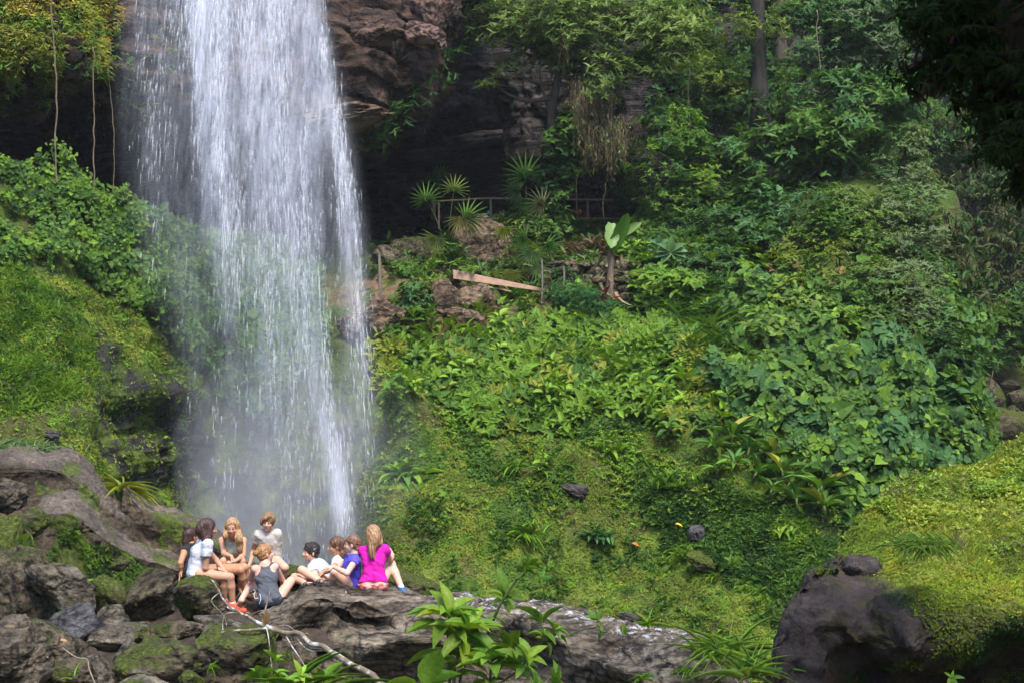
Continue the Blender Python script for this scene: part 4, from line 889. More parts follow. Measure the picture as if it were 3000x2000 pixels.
p.shorts('shorts', cloth('navy_shorts', (.02, .025, .04)), frac=.35, inf=.012, top=.03)
bz = p.j['sl']; 
v = Vol(J(743, 1728, -.28) - .12, J(743, 1728, -.28) + .12, .005); v.ell(J(742, 1729, -.36), np.eye(3), (.055, .03, .03), 0); v.ell(J(735, 1733, -.38), np.eye(3), (.022, .025, .022), .004)
o = v.mesh('camera', plain('black_plastic', (.02, .02, .022), .35, .2, 60, spec=.6)); tag(o, 'small black camera at the hip of the woman in the grey tank top', 'camera')
t = MB(); t.add(*tube_geo(spline([J(748, 1731, -.38), J(744, 1742, -.42), J(748, 1752, -.42), J(756, 1750, -.42)], 14), .005, 6)); t.add(*tube_geo(spline([J(761, 1738, -.44), J(764, 1752, -.46), J(760, 1768, -.46)], 10), .005, 6)); t.build('strap', plain('white_strap', (.6, .6, .62), .7), o)
# --- boy with dark hair
p = Person('boy with short dark curly hair in a white and blue patterned shirt, looking left', SK4, J(911, 1616, .42), (-.88, -.42, -.02), (.03, 0, 1))
p.set(neck=J(922, 1645, .45), sl=J(917, 1660, .28), sr=J(942, 1650, .62), pelvis=J(965, 1705, .45))
p.set(el=bone(p.j['sl'], 925, 1690, .26, -1)); p.set(wl=J(940, 1700, .0))
p.set(hl=J(955, 1704, .3), hr=J(955, 1704, .5), kl=J(884, 1668, .15), kr=J(863, 1690, .32)); p.set(al=J(930, 1697, -.05), tl=J(944, 1700, -.14), ar=J(892, 1706, .0), tr=J(905, 1706, -.10))
p.j['toesr'] = 1; p.body().face(hair_mat('black_brow', (.012, .008, .007), (.02, .013, .01)))
p.hair(hair_mat('black_hair', (.008, .006, .006), (.035, .024, .02)), bulk=.016, strand=.009, flow=(.3, .3, .3), extra=[(p.w(.0, .05, .10), np.array([.05, .035, .03]))])
def print_col(V):
    n = fbm(V * 45, 2, 12); c = np.tile(np.array([.64, .68, .74]), (len(V), 1)); c[n > .18] = (.34, .44, .60); return c
p.top('shirt', TINT, sleeve=.55, inf=.02, sl_inf=.03, fold=.006, colfn=print_col); p.shorts('shorts', cloth('dark_shorts_boy', (.05, .05, .06)), frac=.3)
def sandal(p_, q, m):
    A, T = p_.j['a' + q], p_.j['t' + q]; f = norm(T - A); u = norm(np.cross(np.cross(f, [0, 0, 1]), f)); lo, hi = np.minimum(A, T) - .1, np.maximum(A, T) + .1; c = np.array([0, 0, -.02])
    v = Vol(lo, hi, .005); v.cone(A - f * .05 + c - u * .03, T + f * .04 + c - u * .03, .042, .045, 0); v.plane(A + c - u * .022, u); v.plane(A + c - u * .042, -u)
    for t_ in (.35, .8): a_ = A + (T - A) * t_ + c; v.cone(a_ - f * .01, a_ + f * .01, .04, .04, 0, flat=1.)
    v.mesh('sandal', m, p_.o)
for q in 'lr': sandal(p, q, SANDAL)
# --- girl with wavy brown hair
p = Person('girl in profile with loose brown hair and white top, behind the braid girl', SK3, J(985, 1598, .42), (-.96, -.18, -.12), (0, 0, 1))
p.set(neck=J(992, 1630, .45), sl=J(987, 1645, .32), sr=J(1003, 1643, .62), pelvis=J(1012, 1705, .5)); p.set(el=bone(p.j['sl'], 979, 1664, .24, -1)); p.set(wl=J(950, 1676, .2)); p.hands = [(p.j['wl'], (-.8, 0, -.4), (0, 0, -1), 1, 1., .3)]
p.body().face(hair_mat('brown_brow', (.05, .025, .015), (.06, .03, .02)))
p.hair(hair_mat('brown_hair', (.045, .020, .012), (.17, .085, .05)), [([p.w(0, -.06, .03), p.w(.02, -.10, -.05), J(1004, 1622, .40), J(1003, 1634, .40)], [.075, .065, .045, .015])], bulk=.014, strand=.005, flow=(.5, 0, -.8))
p.top('t_shirt', cloth('white_top', (.66, .67, .70)), sleeve=.5, inf=.014, fold=.005)
# --- girl with the braid
p = Person('girl in violet blue shirt with a long brown braid, hugging her knee', SK2, J(1033, 1593, .02), (-.97, .12, -.06), (-.03, 0, 1))
p.set(neck=J(1042, 1622, .02), sl=J(1041, 1640, -.16), sr=J(1024, 1636, .22), pelvis=J(1030, 1706, .08), waist=(.02, 0, 0))
p.set(el=bone(p.j['sl'], 1016, 1678, .30, -1)); p.set(wl=bone(p.j['el'], 978, 1659, .24, 1)); p.set(er=J(1003, 1650, .28), wr=J(985, 1664, .15)); p.hands = [(p.j['wl'], (-.9, .1, -.05), (-.2, .4, -.8), 1, 1., .45)]
p.set(hl=J(1022, 1706, -.02), kl=J(981, 1676, -.12)); p.set(al=J(968, 1716, -.02), tl=J(955, 1722, -.04)); p.set(hr=J(1022, 1708, .18), kr=J(985, 1690, .3))
p.body().face(hair_mat('auburn_brow', (.1, .05, .03), (.12, .06, .04)))
br = spline([p.w(.04, -.07, -.03), J(1046, 1614, -.20), J(1040, 1634, -.31), J(1029, 1650, -.33), J(1018, 1664, -.33)], 14)
AUB = hair_mat('auburn_brown_hair', (.07, .030, .018), (.26, .13, .075))
p.hair(AUB, [([p.w(0, -.05, .02), p.w(.03, -.07, -.05)], [.075, .05])], bulk=.010, strand=.005, flow=(.8, 0, -.4), extra=[(c + np.array([.010, 0, .0]) * (1 if i % 2 else -1), np.array([.021, .021, .026]) * (1 - .03 * i)) for i, c in enumerate(br)])
p.top('t_shirt', cloth('violet_blue_cotton', (.085, .07, .50)), sleeve=.30, inf=.014, sl_inf=.022, fold=.007, hem=p.j['pelvis'] - (0, 0, .04))
def pink_col(V):
    n = fbm(V * 22, 2, 33); c = np.tile(np.array([.55, .07, .30]), (len(V), 1)); c[n > .22] = (.60, .58, .62); return c
p.shorts('shorts', TINT, frac=.42, inf=.018, top=-.02, colfn=pink_col)
# --- woman in magenta
p = Person('woman in magenta t-shirt and coral print shorts with her back to the camera', SK2, J(1092, 1566, -.05), (-.28, .94, -.1), (.0, 0, 1), scale=1.1)
p.set(neck=J(1092, 1597, -.06), sl=J(1063, 1612, -.04), sr=J(1127, 1609, -.04), pelvis=J(1094, 1708, -.12), hw=.135)
p.set(er=bone(p.j['sr'], 1143, 1637, .24, 1)); p.set(wr=bone(p.j['er'], 1150, 1624, .2, 1)); p.hands = [(p.j['wr'], (-.3, .2, .6), (-.8, .3, -.2), 1, 1., .5)]
p.set(hr=J(1112, 1705, .02), hl=J(1080, 1705, .05), kr=J(1147, 1652, .26), kl=J(1075, 1672, .42)); p.set(ar=J(1177, 1722, .05), tr=J(1186, 1734, .0))
p.body()
SB = hair_mat('strawberry_blonde_hair', (.15, .075, .038), (.42, .255, .135))
p.hair(SB, [([p.w(0, -.05, .05), p.w(0, -.09, -.04), J(1094, 1590, -.17), J(1098, 1600, -.17)], [.085, .085, .07, .03]), ([p.w(.06, -.02, 0), J(1112, 1585, -.08), J(1112, 1593, -.12)], [.05, .04, .015]),
            ([J(1092, 1588, -.18), J(1090, 1604, -.21), J(1089, 1620, -.21), J(1094, 1634, -.20)], [.05, .04, .038, .014])], bulk=.016, strand=.006, face_cut=False)
p.top('t_shirt', cloth('magenta_jersey', (.58, .01, .32)), sleeve=.36, inf=.020, sl_inf=.028, fold=.0075, hem=p.j['pelvis'] + (0, 0, .03))
def coral_col(V):
    n = fbm(V * 24, 2, 53); c = np.tile(np.array([.62, .12, .12]), (len(V), 1)); c[n > .15] = (.68, .38, .36); return c
p.shorts('shorts', TINT, frac=.55, inf=.026, top=-.005, colfn=coral_col, fold=.006)
p.shoe('r', plain('blue_shoe_fabric', (.04, .10, .22), .6, .2, 60), SOLE, SOCK)
# ------------------------------------------------------------------ vegetation
UP = np.array([0, 0, 1.])
def scatter_on(G, Nn, mask_fn, n):
    X, Y = pix(G); ar = np.linalg.norm(np.cross(G[1:, :-1] - G[:-1, :-1], G[:-1, 1:] - G[:-1, :-1]), axis=-1)
    f = (ar * np.clip(mask_fn(X[:-1, :-1], Y[:-1, :-1], G[:-1, :-1]), 0, 1)).ravel(); f /= f.sum(); k = rng.choice(len(f), n, p=f); i, j = np.divmod(k, G.shape[1] - 1)
    u = rng.random((n, 1)); v = rng.random((n, 1)); p = (G[i, j] * (1 - u) + G[i, j + 1] * u) * (1 - v) + (G[i + 1, j] * (1 - u) + G[i + 1, j + 1] * u) * v
    return p, Nn[i, j]
def facing(G):
    n = grid_normals(G); s = np.sign((n * (G - np.array([0, 0, CAMZ]))).sum(-1, keepdims=True)); return -n * s
GREENS = dict(bright=(.15, .26, .026), mid=(.082, .165, .024), deep=(.04, .092, .02), blue=(.065, .15, .042), yellow=(.23, .27, .035), pale=(.13, .215, .065), olive=(.14, .19, .024), gold=(.19, .16, .03), brown=(.14, .08, .035))
def hs(name, label, mask, n, L, asp, cols, T=T_DIA, k=5, el=(.2, 1.1), m=None, lift=.02, up=.5, jl=.35, v=.25, spread=0, out=.0, lump=0.):
    """one patch of growth nobody could count, on the hillside"""
    p, nn, X, Y = scatter(mask, n); up_ = norm(nn * (1 - up) + UP * up + out * np.array([0, -1, -.1]) + rng.normal(0, .22, nn.shape)); p = p + nn * lift * rng.uniform(0, 2, (n, 1))
    p = p + norm(nn + UP) * (lump * (fbm(p * 1.1, 3, 61) + .3))[:, None]
    if lump: keep = fbm(p * 2.2, 2, 67) > -.33; p, up_ = p[keep], up_[keep]; n = len(p)
    pick = fbm(p * .9, 3, 91 + len(name)); q = np.clip(((pick + .6) / 1.2 * len(cols)).astype(int), 0, len(cols) - 1); c = vary((1, 1, 1), n, rng, v, .08) * np.array([GREENS[x] if isinstance(x, str) else x for x in cols])[q]
    mb = MB(); rosettes(mb, p, up_, k, L, asp, c, T, el, rng, v, spread, jl); o = mb.build(name, m or LEAF, smooth=False)
    return tag(o, label, kind='stuff')
def bare(X, Y): return 1 - .95 * np.clip(1.9 * blob(X + 30 * ns(X, Y, 41), Y + 30 * ns(X, Y, 42), 1290, 925, 190, 85), 0, 1)
def ns(X, Y, s=0, f=1 / 70.): return fbm(np.stack([X * f, Y * f, 0 * X + s], -1), 4, s)
band = [(-600, 400), (0, 490), (150, 505), (280, 545), (350, 600), (430, 650), (560, 720), (640, 900), (660, 1120), (560, 1080), (480, 985), (375, 880), (260, 820), (170, 760), (0, 770), (-600, 760)]
soft = lambda X, Y, P_: poly_mask(X + 26 * ns(X, Y, 3), Y + 26 * ns(X, Y, 4), P_) * 1.
leftvine = lambda X, Y: soft(X, Y, band) * (.12 + sstep(-.35, .1, ns(X, Y, 1)))
hs('creeping_vine', 'bright heart leaved vine covering the top of the left bank', leftvine, 40000, .10, .72, ['mid', 'bright', 'mid', 'deep', 'bright', 'mid'], T_HEART, 2, (-.5, .7), lift=.16, up=.0, out=.5, spread=.05, lump=.4, jl=.35, v=.35)
hs('creeping_vine', 'vine leaves behind the edge of the falling water, mist put into their paler colour', lambda X, Y: poly_mask(X, Y, [(330, 590), (430, 640), (600, 700), (900, 730), (950, 1000), (800, 1250), (640, 1200), (560, 1080), (480, 985), (380, 800)]) * (.2 + sstep(-.3, .1, ns(X, Y, 2))), 17000, .15, .75, ['pale', 'blue', 'mid'], T_HEART, 2, (-.5, .7), lift=.15, up=.0, out=.5, spread=.05)  # paler leaf colours stand in for the mist in front
mossr = lambda X, Y: (1 - .9 * soft(X, Y, band)) * (.18 + sstep(-.5, .0, ns(X, Y, 5))) * ~((X > 560) & (X < 1130) & (Y < 1500))
hs('moss', 'yellow green moss tufts over the left bank', lambda X, Y: mossr(X, Y) * (X < 640) * (Y < 1500) * (1 - .85 * poly_mask(X, Y, [(250, 930), (300, 1000), (330, 1090), (470, 1120), (640, 1300), (600, 1560), (440, 1560), (300, 1400), (220, 1250), (215, 1120), (280, 1100)])), 30000, .060, .42, ['olive', 'bright', 'olive', 'yellow', 'bright'], T_DIA, 3, (.1, .9), MOSS, up=-.2)
hs('grass', 'short bright grass on the left bank', lambda X, Y: poly_mask(X, Y, [(-500, 760), (60, 760), (230, 900), (260, 1080), (230, 1180), (-500, 1280)]) * (.2 + sstep(-.3, .2, ns(X, Y, 6))), 13000, .13, .2, ['bright', 'mid', 'bright'], T_DIA, 3, (.2, .9), up=-.1)
hs('moss', 'green moss carpet over the lower right hillside', lambda X, Y: (X > 1100) * sstep(1000, 1300, Y) * (X < 2800) * (1 - .9 * poly_mask(X, Y, [(2230, 1480), (2420, 1400), (2700, 1300), (2700, 1700), (2250, 1800)])) * (.2 + sstep(-.5, .05, ns(X, Y, 7))) * bare(X, Y), 95000, .042, .45, ['olive', 'bright', 'olive', 'yellow', 'bright', 'mid'], T_DIA, 3, (.1, 1.0), MOSS, up=.0)
hs('ground_cover', 'small leaved green ground cover across the middle of the hillside', lambda X, Y: (X > 1090) * (X < 2500) * sstep(820, 980, Y) * sstep(1620, 1180, Y) * (.08 + sstep(-.1, .2, ns(X, Y, 8))) * bare(X, Y), 22000, .09, .5, ['mid', 'bright', 'bright', 'yellow', 'mid'], T_DIA, 4, (.1, 1.0), lift=.05)
hs('ground_cover', 'bright broad leaved seedlings crowding the upper middle of the hillside', lambda X, Y: poly_mask(X + 40 * ns(X, Y, 9), Y + 40 * ns(X, Y, 10), [(1080, 1000), (1300, 960), (1600, 930), (2000, 930), (2100, 1100), (2080, 1280), (1800, 1260), (1500, 1290), (1350, 1230), (1150, 1160)]) * (.1 + sstep(-.2, .2, ns(X, Y, 11))) * bare(X, Y), 9000, .19, .52, ['bright', 'bright', 'mid', 'yellow'], T_HEX, 5, (.0, .9), lift=.14, out=.6)
hs('ground_cover', 'ragged low plants around the bare earth near the ledge', lambda X, Y: (X > 1060) * (X < 2200) * sstep(680, 760, Y) * sstep(1010, 900, Y) * (.04 + sstep(.0, .3, ns(X, Y, 12))) * bare(X, Y), 5500, .17, .45, ['mid', 'olive', 'deep', 'pale'], T_HEX, 5, (.2, 1.0), lift=.1)
hs('ground_cover', 'plants covering the slope under the banana plant', lambda X, Y: (X > 1850) * (X < 2250) * (Y > 640) * (Y < 960), 5000, .2, .6, ['mid', 'bright', 'mid', 'deep'], T_HEX, 5, (.1, .8), lift=.2)
hs('ground_cover', 'bright grassy weeds low on the right hillside beside the dark outcrops', lambda X, Y: poly_mask(X + 40 * ns(X, Y, 13), Y + 30 * ns(X, Y, 14), [(1850, 1480), (2100, 1420), (2400, 1500), (2460, 1600), (2300, 1750), (2050, 1660)]) + .25 * ((Y > 1450) & (X > 1180)) * sstep(.1, .4, ns(X, Y, 15)), 12000, .10, .33, ['mid', 'deep', 'mid', 'bright'], T_DIA, 5, (.2, 1.1), lift=.04)
hs('creeping_vine', 'dense heart leaved vine mat over the right hillside', lambda X, Y: poly_mask(X + 30 * ns(X, Y, 16), Y + 30 * ns(X, Y, 17), [(2110, 960), (2220, 880), (2420, 900), (2600, 820), (2790, 850), (2850, 1100), (2860, 1420), (2650, 1380), (2500, 1530), (2300, 1330), (2150, 1230), (2080, 1100)]) * (.3 + sstep(-.4, .1, ns(X, Y, 18))), 38000, .135, .82, ['mid', 'deep', 'mid', 'bright', 'mid', 'blue'], T_HEART, 2, (-.5, .6), LEAF, spread=.06, lift=.22, v=.32, up=.1, out=.5, lump=.5, jl=.5)
hs('long_grass', 'long arching grass blades below the banana plant', lambda X, Y: poly_mask(X, Y, [(1900, 800), (2050, 760), (2200, 930), (2230, 1080), (2090, 1130), (1990, 1000)]), 1500, .42, .12, ['mid', 'bright'], T_BLADE, 7, (.5, 1.3), lift=.02, up=.8)
hs('dry_stalks', 'dry straw coloured stalks on the bare earth', lambda X, Y: blob(X, Y, 1330, 975, 90, 30), 130, .7, .05, [(.30, .22, .10), (.22, .17, .08)], T_BLADE, 4, (.0, .5), lift=.05)
hs('ground_cover', 'straggly plants on the rubble under the railing', lambda X, Y: (X > 1450) * (X < 1920) * (Y > 672) * (Y < 800) * (.1 + sstep(-.25, .2, ns(X, Y, 19))), 3000, .2, .4, ['deep', 'mid', 'olive', (.13, .09, .05)], T_HEX, 5, (.1, 1.0), lift=.15)
# moss curtain hanging on the overhanging cliff at top left
NA = facing(GA)
def curtain(name, label, mask, n, L, asp, cols, T=T_DIA, k=4, m=None, down=.75, lift=.1):
    p, nn = scatter_on(GA, NA, mask, n); d_ = norm(nn * (1 - down) - UP * down); pick = fbm(p * .6, 3, 5); q = np.clip(((pick + .6) / 1.2 * len(cols)).astype(int), 0, len(cols) - 1)
    c = vary((1, 1, 1), n, rng, .25, .08) * np.array([GREENS[x] if isinstance(x, str) else x for x in cols])[q]; mb = MB(); rosettes(mb, p + nn * lift * rng.uniform(0, 3, (n, 1)), d_, k, L, asp, c, T, (.3, 1.3), rng, .2, 0, .4)
    return tag(mb.build(name, m or MOSS, smooth=False), label, kind='stuff')
lowc = lambda X: 190 + 40 * np.sin(X * .02) + 50 * np.sin(X * .047 + 1)
curtain('moss', 'golden and green moss curtain hanging from the cliff at top left', lambda X, Y, G: (X > -500) * (X < 330 + 30 * np.sin(Y * .03)) * (Y < lowc(X) + 20 * fbm(G, 2, 3)) * (Y > -400) * (.3 + sstep(-.3, .1, fbm(G * .8, 3, 4))), 80000, .085, .22, [(.52, .38, .06), (.26, .28, .04), (.46, .38, .06), (.22, .32, .04), (.28, .30, .04)], lift=.05)
curtain('hanging_ferns', 'dark green ferns fringing the lower edge of the moss curtain', lambda X, Y, G: (X > -400) * (X < 560) * (Y > lowc(X) - 90) * (Y < lowc(X) + 110 * np.clip(fbm(G * .7, 2, 8) + .4, 0, 1) + 10), 3600, .15, .2, ['mid', 'olive', 'bright', 'mid'], T_HEX, 5, LEAF, .85, .12)
curtain('hanging_ferns', 'small dark ferns along the right edge of the brown cliff', lambda X, Y, G: (sstep(60, 10, np.abs(Y - np.interp(X, lx, ly) - 5)) * (X > 1020) * (X < 1500)) * (fbm(G * .7, 2, 8) > -.1), 1100, .22, .3, ['deep', 'mid', 'blue'], T_HEX, 6, LEAF, .6, .15)
NBW = facing(GB)
p, nn = scatter_on(GB, NBW, lambda X, Y, G: sstep(1880, 2050, X) * (X < 3200) * (Y > -150) * (Y < 900) * (.25 + sstep(-.3, .1, fbm(G * .35, 3, 44))) * (1 - .93 * blob(X, Y, 2110, 90, 100, 70)) * (1 - .95 * blob(X, Y, 2740, 290, 50, 70)), 34000)
mb = MB(); pk = np.clip(((fbm(p * .4, 3, 5) + .6) / 1.2 * 3).astype(int), 0, 2); rosettes(mb, p + nn * rng.uniform(.1, .9, (len(p), 1)), norm(nn * .6 + UP * .4), 5, .19, .45, vary((1, 1, 1), len(p), rng, .25, .08) * np.array([GREENS['deep'], GREENS['mid'], GREENS['blue']])[pk], T_DIA, (-.5, .7), rng, .2)
tag(mb.build('creeping_vine', LEAF, smooth=False), 'shaded leaves clothing the cliff behind the trees', kind='stuff')
# moss and grass over the right boulder's cap
NB_ = facing(BG); 
def capmask(X, Y): return sstep(40, -20, Y + 25 * ns(X, Y, 71) - np.interp(X, [2400, 2470, 2500, 2560, 2650, 2720, 2800, 2900, 3000, 3200], [1470, 1585, 1625, 1670, 1715, 1745, 1760, 1765, 1760, 1755])) * (X > 2455)
def onbig(name, label, mask, n, L, asp, cols, T=T_DIA, k=4, m=None, el=(.2, 1.2), up=.3, lift=.01, G=None, Nn=None):
    G = BG if G is None else G; Nn = NB_ if Nn is None else Nn; p, nn = scatter_on(G, Nn, mask, n); pick = fbm(p * 1.3, 3, 15); q = np.clip(((pick + .6) / 1.2 * len(cols)).astype(int), 0, len(cols) - 1)
    c = vary((1, 1, 1), n, rng, .25, .08) * np.array([GREENS[x] if isinstance(x, str) else x for x in cols])[q]; mb = MB(); rosettes(mb, p + nn * lift, norm(nn * (1 - up) + UP * up), k, L, asp, c, T, el, rng, .2, 0, .35)
    return tag(mb.build(name, m or MOSS, smooth=False), label, kind='stuff')
onbig('moss', 'yellow green moss on the cap of the huge right boulder', lambda X, Y, G: capmask(X, Y) * (X < 3200) * (.3 + sstep(-.4, .1, fbm(G * 1.2, 3, 6))), 90000, .022, .42, [(.27, .35, .035), (.34, .36, .04), (.24, .33, .035), (.17, .25, .03)])
onbig('small_weeds', 'small leaved weeds growing over the top of the huge right boulder', lambda X, Y, G: capmask(X, Y + 190) * (X < 3200) * (.05 + sstep(-.1, .25, fbm(G * .9, 3, 7))), 12000, .04, .5, [(.36, .42, .06), (.28, .38, .05), (.22, .33, .05)], T_DIA, 6, LEAF, (.1, 1.1), .6, .05)
onbig('grass', 'thin pale grass on the crown of the huge right boulder', lambda X, Y, G: capmask(X, Y + 130) * (X < 3200) * (.1 + sstep(-.1, .3, fbm(G * .7, 3, 17))), 3600, .075, .09, [(.36, .40, .07), (.30, .36, .06), (.32, .29, .12)], T_DIA, 5, LEAF, (.7, 1.4), .8, .0)
onbig('moss', 'thin green moss specks on the bare flank of the huge right boulder', lambda X, Y, G: (Y > 1740) * (X > 2480) * (X < 3150) * sstep(.05, .35, fbm(G * 1.1, 4, 27)) + blob(X, Y, 2405, 1665, 34, 16), 7000, .022, .45, ['olive', 'olive', 'deep'])
# small green growth over the left ridge rocks (flanks and the gaps between)
def onrock(Gr, name, label, mask, n, L, asp, cols, **k): return onbig(name, label, mask, n, L, asp, cols, G=Gr, Nn=facing(Gr), **k)
onrock(RB[1], 'small_ferns', 'small ferns and liverworts on the flank of the lower ridge rock', lambda X, Y, G: (Y > np.interp(X, [60, 150, 262, 400, 530], [1600, 1540, 1560, 1650, 1700])) * sstep(.0, .25, fbm(G * 1.1, 3, 6)), 2400, .045, .3, ['mid', 'bright', 'deep', 'olive'], k=6, lift=.02, m=LEAF)
onrock(pt, 'leaf_litter', 'fallen brown leaves on the trodden dirt', lambda X, Y, G: (X > 560) * (X < 900) * (Y < 1900), 600, .06, .5, [(.22, .11, .05), (.12, .07, .04), (.30, .2, .1)], k=1, el=(-.1, .3), lift=.01, m=LEAF)

# ---------------- single plants
def mkplant(name, label, cat, group=None): return empty(name, label, cat, group)
def plant(name, label, cat, stems, D, T=T_LEAF, asp=.36, col='bright', group=None, seed=0, m=None, depthj=.25, stemm=None, veins=True):
    """stems: list of (pixel polyline, stem radius px, [(t along stem, leaf count, leaf length px, elevation)])"""
    r = np.random.default_rng(seed); o = empty(name, label, cat, group); s = D / F; base = P(*stems[0][0][0], D); o.location = base; sm = MB(); lm = MB()
    for pts, rad, whorls in stems:
        q = [P(x, y, D + (rr if i else 0)) for i, ((x, y), rr) in enumerate(zip(pts, np.cumsum(r.normal(0, depthj * .3, len(pts)))))]
        q = spline(q, 14) - base; sm.add(*tube_geo(q, np.linspace(rad, rad * .45, 14) * s, 6))
        for t, k, L, e in whorls:
            i = int(t * 13); c = q[i]; ax = norm(q[min(i + 1, 13)] - q[max(i - 1, 0)]); ph = r.uniform(0, 6.3)
            a = norm(np.cross(ax, [.1, 1, .05])); b = np.cross(ax, a)
            for z in range(k):
                th = ph + z * 2.4 + r.normal(0, .15); ee = e + r.normal(0, .22); tt = math.cos(th) * a + math.sin(th) * b; d = math.cos(ee) * tt + math.sin(ee) * ax; nn = norm(-math.sin(ee) * tt + math.cos(ee) * ax + UP * .35)
                LL = L * s * math.exp(r.normal(0, .15)); cc = vary(GREENS[col] if isinstance(col, str) else col, 1, r, .18, .1)[0]
                lm.add(*leaves_geo(T, [c + d * LL * .06], [d], [nn], LL, LL * asp * math.exp(r.normal(0, .08)), cc))
    sm.build('stem', stemm or STEM, o); lm.build('foliage', m or LEAFW, o); return o
plant('leafy_shrub', 'tallest leafy shrub in the foreground, its long veined leaves standing against the slab', 'shrub',
      [([(1318, 2060), (1316, 1960), (1312, 1850), (1318, 1790)], 6, [(.98, 7, 105, .75), (.9, 6, 130, .25), (.72, 5, 120, .0), (.5, 3, 100, -.1), (.3, 3, 90, 0)]),
       ([(1330, 2060), (1332, 1960), (1352, 1880), (1372, 1835)], 6, [(.98, 6, 90, .7), (.88, 5, 110, .2), (.7, 4, 100, 0), (.45, 3, 90, 0)]),
       ([(1345, 2060), (1350, 1980), (1375, 1920), (1395, 1880)], 5, [(.98, 6, 80, .6), (.8, 4, 90, .1), (.55, 3, 80, 0)])], 13.6, seed=3, asp=.34)
plant('leaning_shrub', 'thin leaning stem with small bright sprigs rising above the slab', 'shrub',
      [([(1415, 1900), (1450, 1800), (1500, 1715), (1530, 1680), (1553, 1650)], 5, [(.99, 8, 42, .9), (.9, 5, 40, .3), (.8, 4, 34, .3), (.62, 3, 32, .3), (.45, 2, 44, 0), (.3, 3, 40, .1)]),
       ([(1440, 1830), (1462, 1780), (1476, 1748)], 4, [(.99, 6, 60, 1.0), (.9, 4, 48, .4)]), ([(1505, 1712), (1513, 1690), (1518, 1672)], 3, [(.99, 4, 26, .9)]),
       ([(1553, 1665), (1570, 1680), (1580, 1690)], 2, [(.99, 5, 38, .2)])], 13.9, seed=5, asp=.4, col=(.15, .27, .03))
plant('leafy_shrub', 'low spreading shrub with broad leaves right of the tallest one', 'shrub',
      [([(1435, 2080), (1436, 1990), (1442, 1920)], 6, [(.99, 7, 90, .6), (.85, 6, 100, .15), (.5, 4, 80, .1)]), ([(1445, 1990), (1480, 1930), (1495, 1890)], 5, [(.99, 6, 66, .7), (.8, 4, 70, .1)]),
       ([(1450, 2010), (1520, 1960), (1545, 1925)], 4, [(.99, 6, 60, .7), (.7, 4, 64, .2)]), ([(1460, 2060), (1560, 2020), (1620, 2000)], 4, [(.99, 7, 80, .6), (.6, 5, 70, .2)])], 13.2, seed=7, asp=.46)
plant('leafy_shrub', 'arching shrub in the middle foreground with two clumps of leaves against the slab', 'shrub',
      [([(1500, 1925), (1560, 1895), (1590, 1860), (1585, 1815)], 4, [(.99, 6, 62, .8), (.75, 4, 50, .2)]), ([(1560, 1895), (1610, 1870), (1626, 1840)], 3.5, [(.99, 6, 48, .6), (.8, 4, 50, .1), (.4, 2, 44, 0)])], 13.7, seed=9, asp=.42)
plant('sprout', 'little three leaved sprout on the lichen crest', 'sprout', [([(1650, 1866), (1700, 1845), (1748, 1835), (1752, 1812)], 2.5, [(.99, 6, 40, .7)]), ([(1752, 1830), (1760, 1845), (1764, 1850)], 2, [(.99, 3, 26, -.6)])], 14.2, seed=11, asp=.42, col=(.15, .27, .03))
plant('broad_leaved_plant', 'two big veined leaves at the bottom edge of the foreground', 'plant', [([(1235, 2090), (1238, 2050), (1244, 2020)], 6, [(.99, 5, 105, .45), (.7, 4, 90, .2)])], 12.2, seed=13, asp=.52)
plant('leafy_shrub', 'low leafy shrub at the bottom edge under the fallen branch', 'shrub',
      [([(770, 2080), (768, 2030), (760, 1975)], 5, [(.99, 6, 46, .6), (.85, 5, 54, .3), (.6, 4, 46, .2)]), ([(790, 2060), (800, 1980), (805, 1930)], 4, [(.99, 5, 42, .6), (.6, 4, 46, .1)]), ([(860, 2070), (870, 2010), (880, 1975)], 4, [(.99, 6, 46, .5), (.7, 5, 46, .1)]), ([(920, 2070), (935, 2010), (950, 1985)], 4, [(.99, 5, 50, .4), (.7, 5, 50, .1)])], 13.0, seed=15, asp=.42)
plant('sprout', 'single upright green sprig at the lower right edge of the picture', 'sprout', [([(2782, 2040), (2785, 2000), (2788, 1985)], 3, [(.99, 6, 34, .6)])], 13.6, seed=17, asp=.36)
plant('heart_leaved_plant', 'plant with pale heart shaped leaves between the left boulders', 'plant', [([(95, 1670), (80, 1620), (66, 1585)], 4, [(.99, 4, 60, .2), (.7, 3, 50, .1)]), ([(90, 1640), (96, 1580), (70, 1545)], 3, [(.99, 4, 36, .4)])], 17.0, T=T_LEAF, asp=.7, seed=19, col='pale')
plant('fern', 'small narrow leaved plant at the foot of the tilted boulder', 'plant', [([(222, 1730), (232, 1716), (240, 1708)], 2, [(.99, 8, 34, .35)])], 17.2, asp=.26, seed=21)
plant('sprout', 'limp drooping sprout on the lichen crest beside the yellow leaf', 'sprout', [([(1822, 1862), (1826, 1840), (1824, 1822)], 2, [(.9, 4, 34, -1.1)])], 17.0, seed=23, asp=.4)
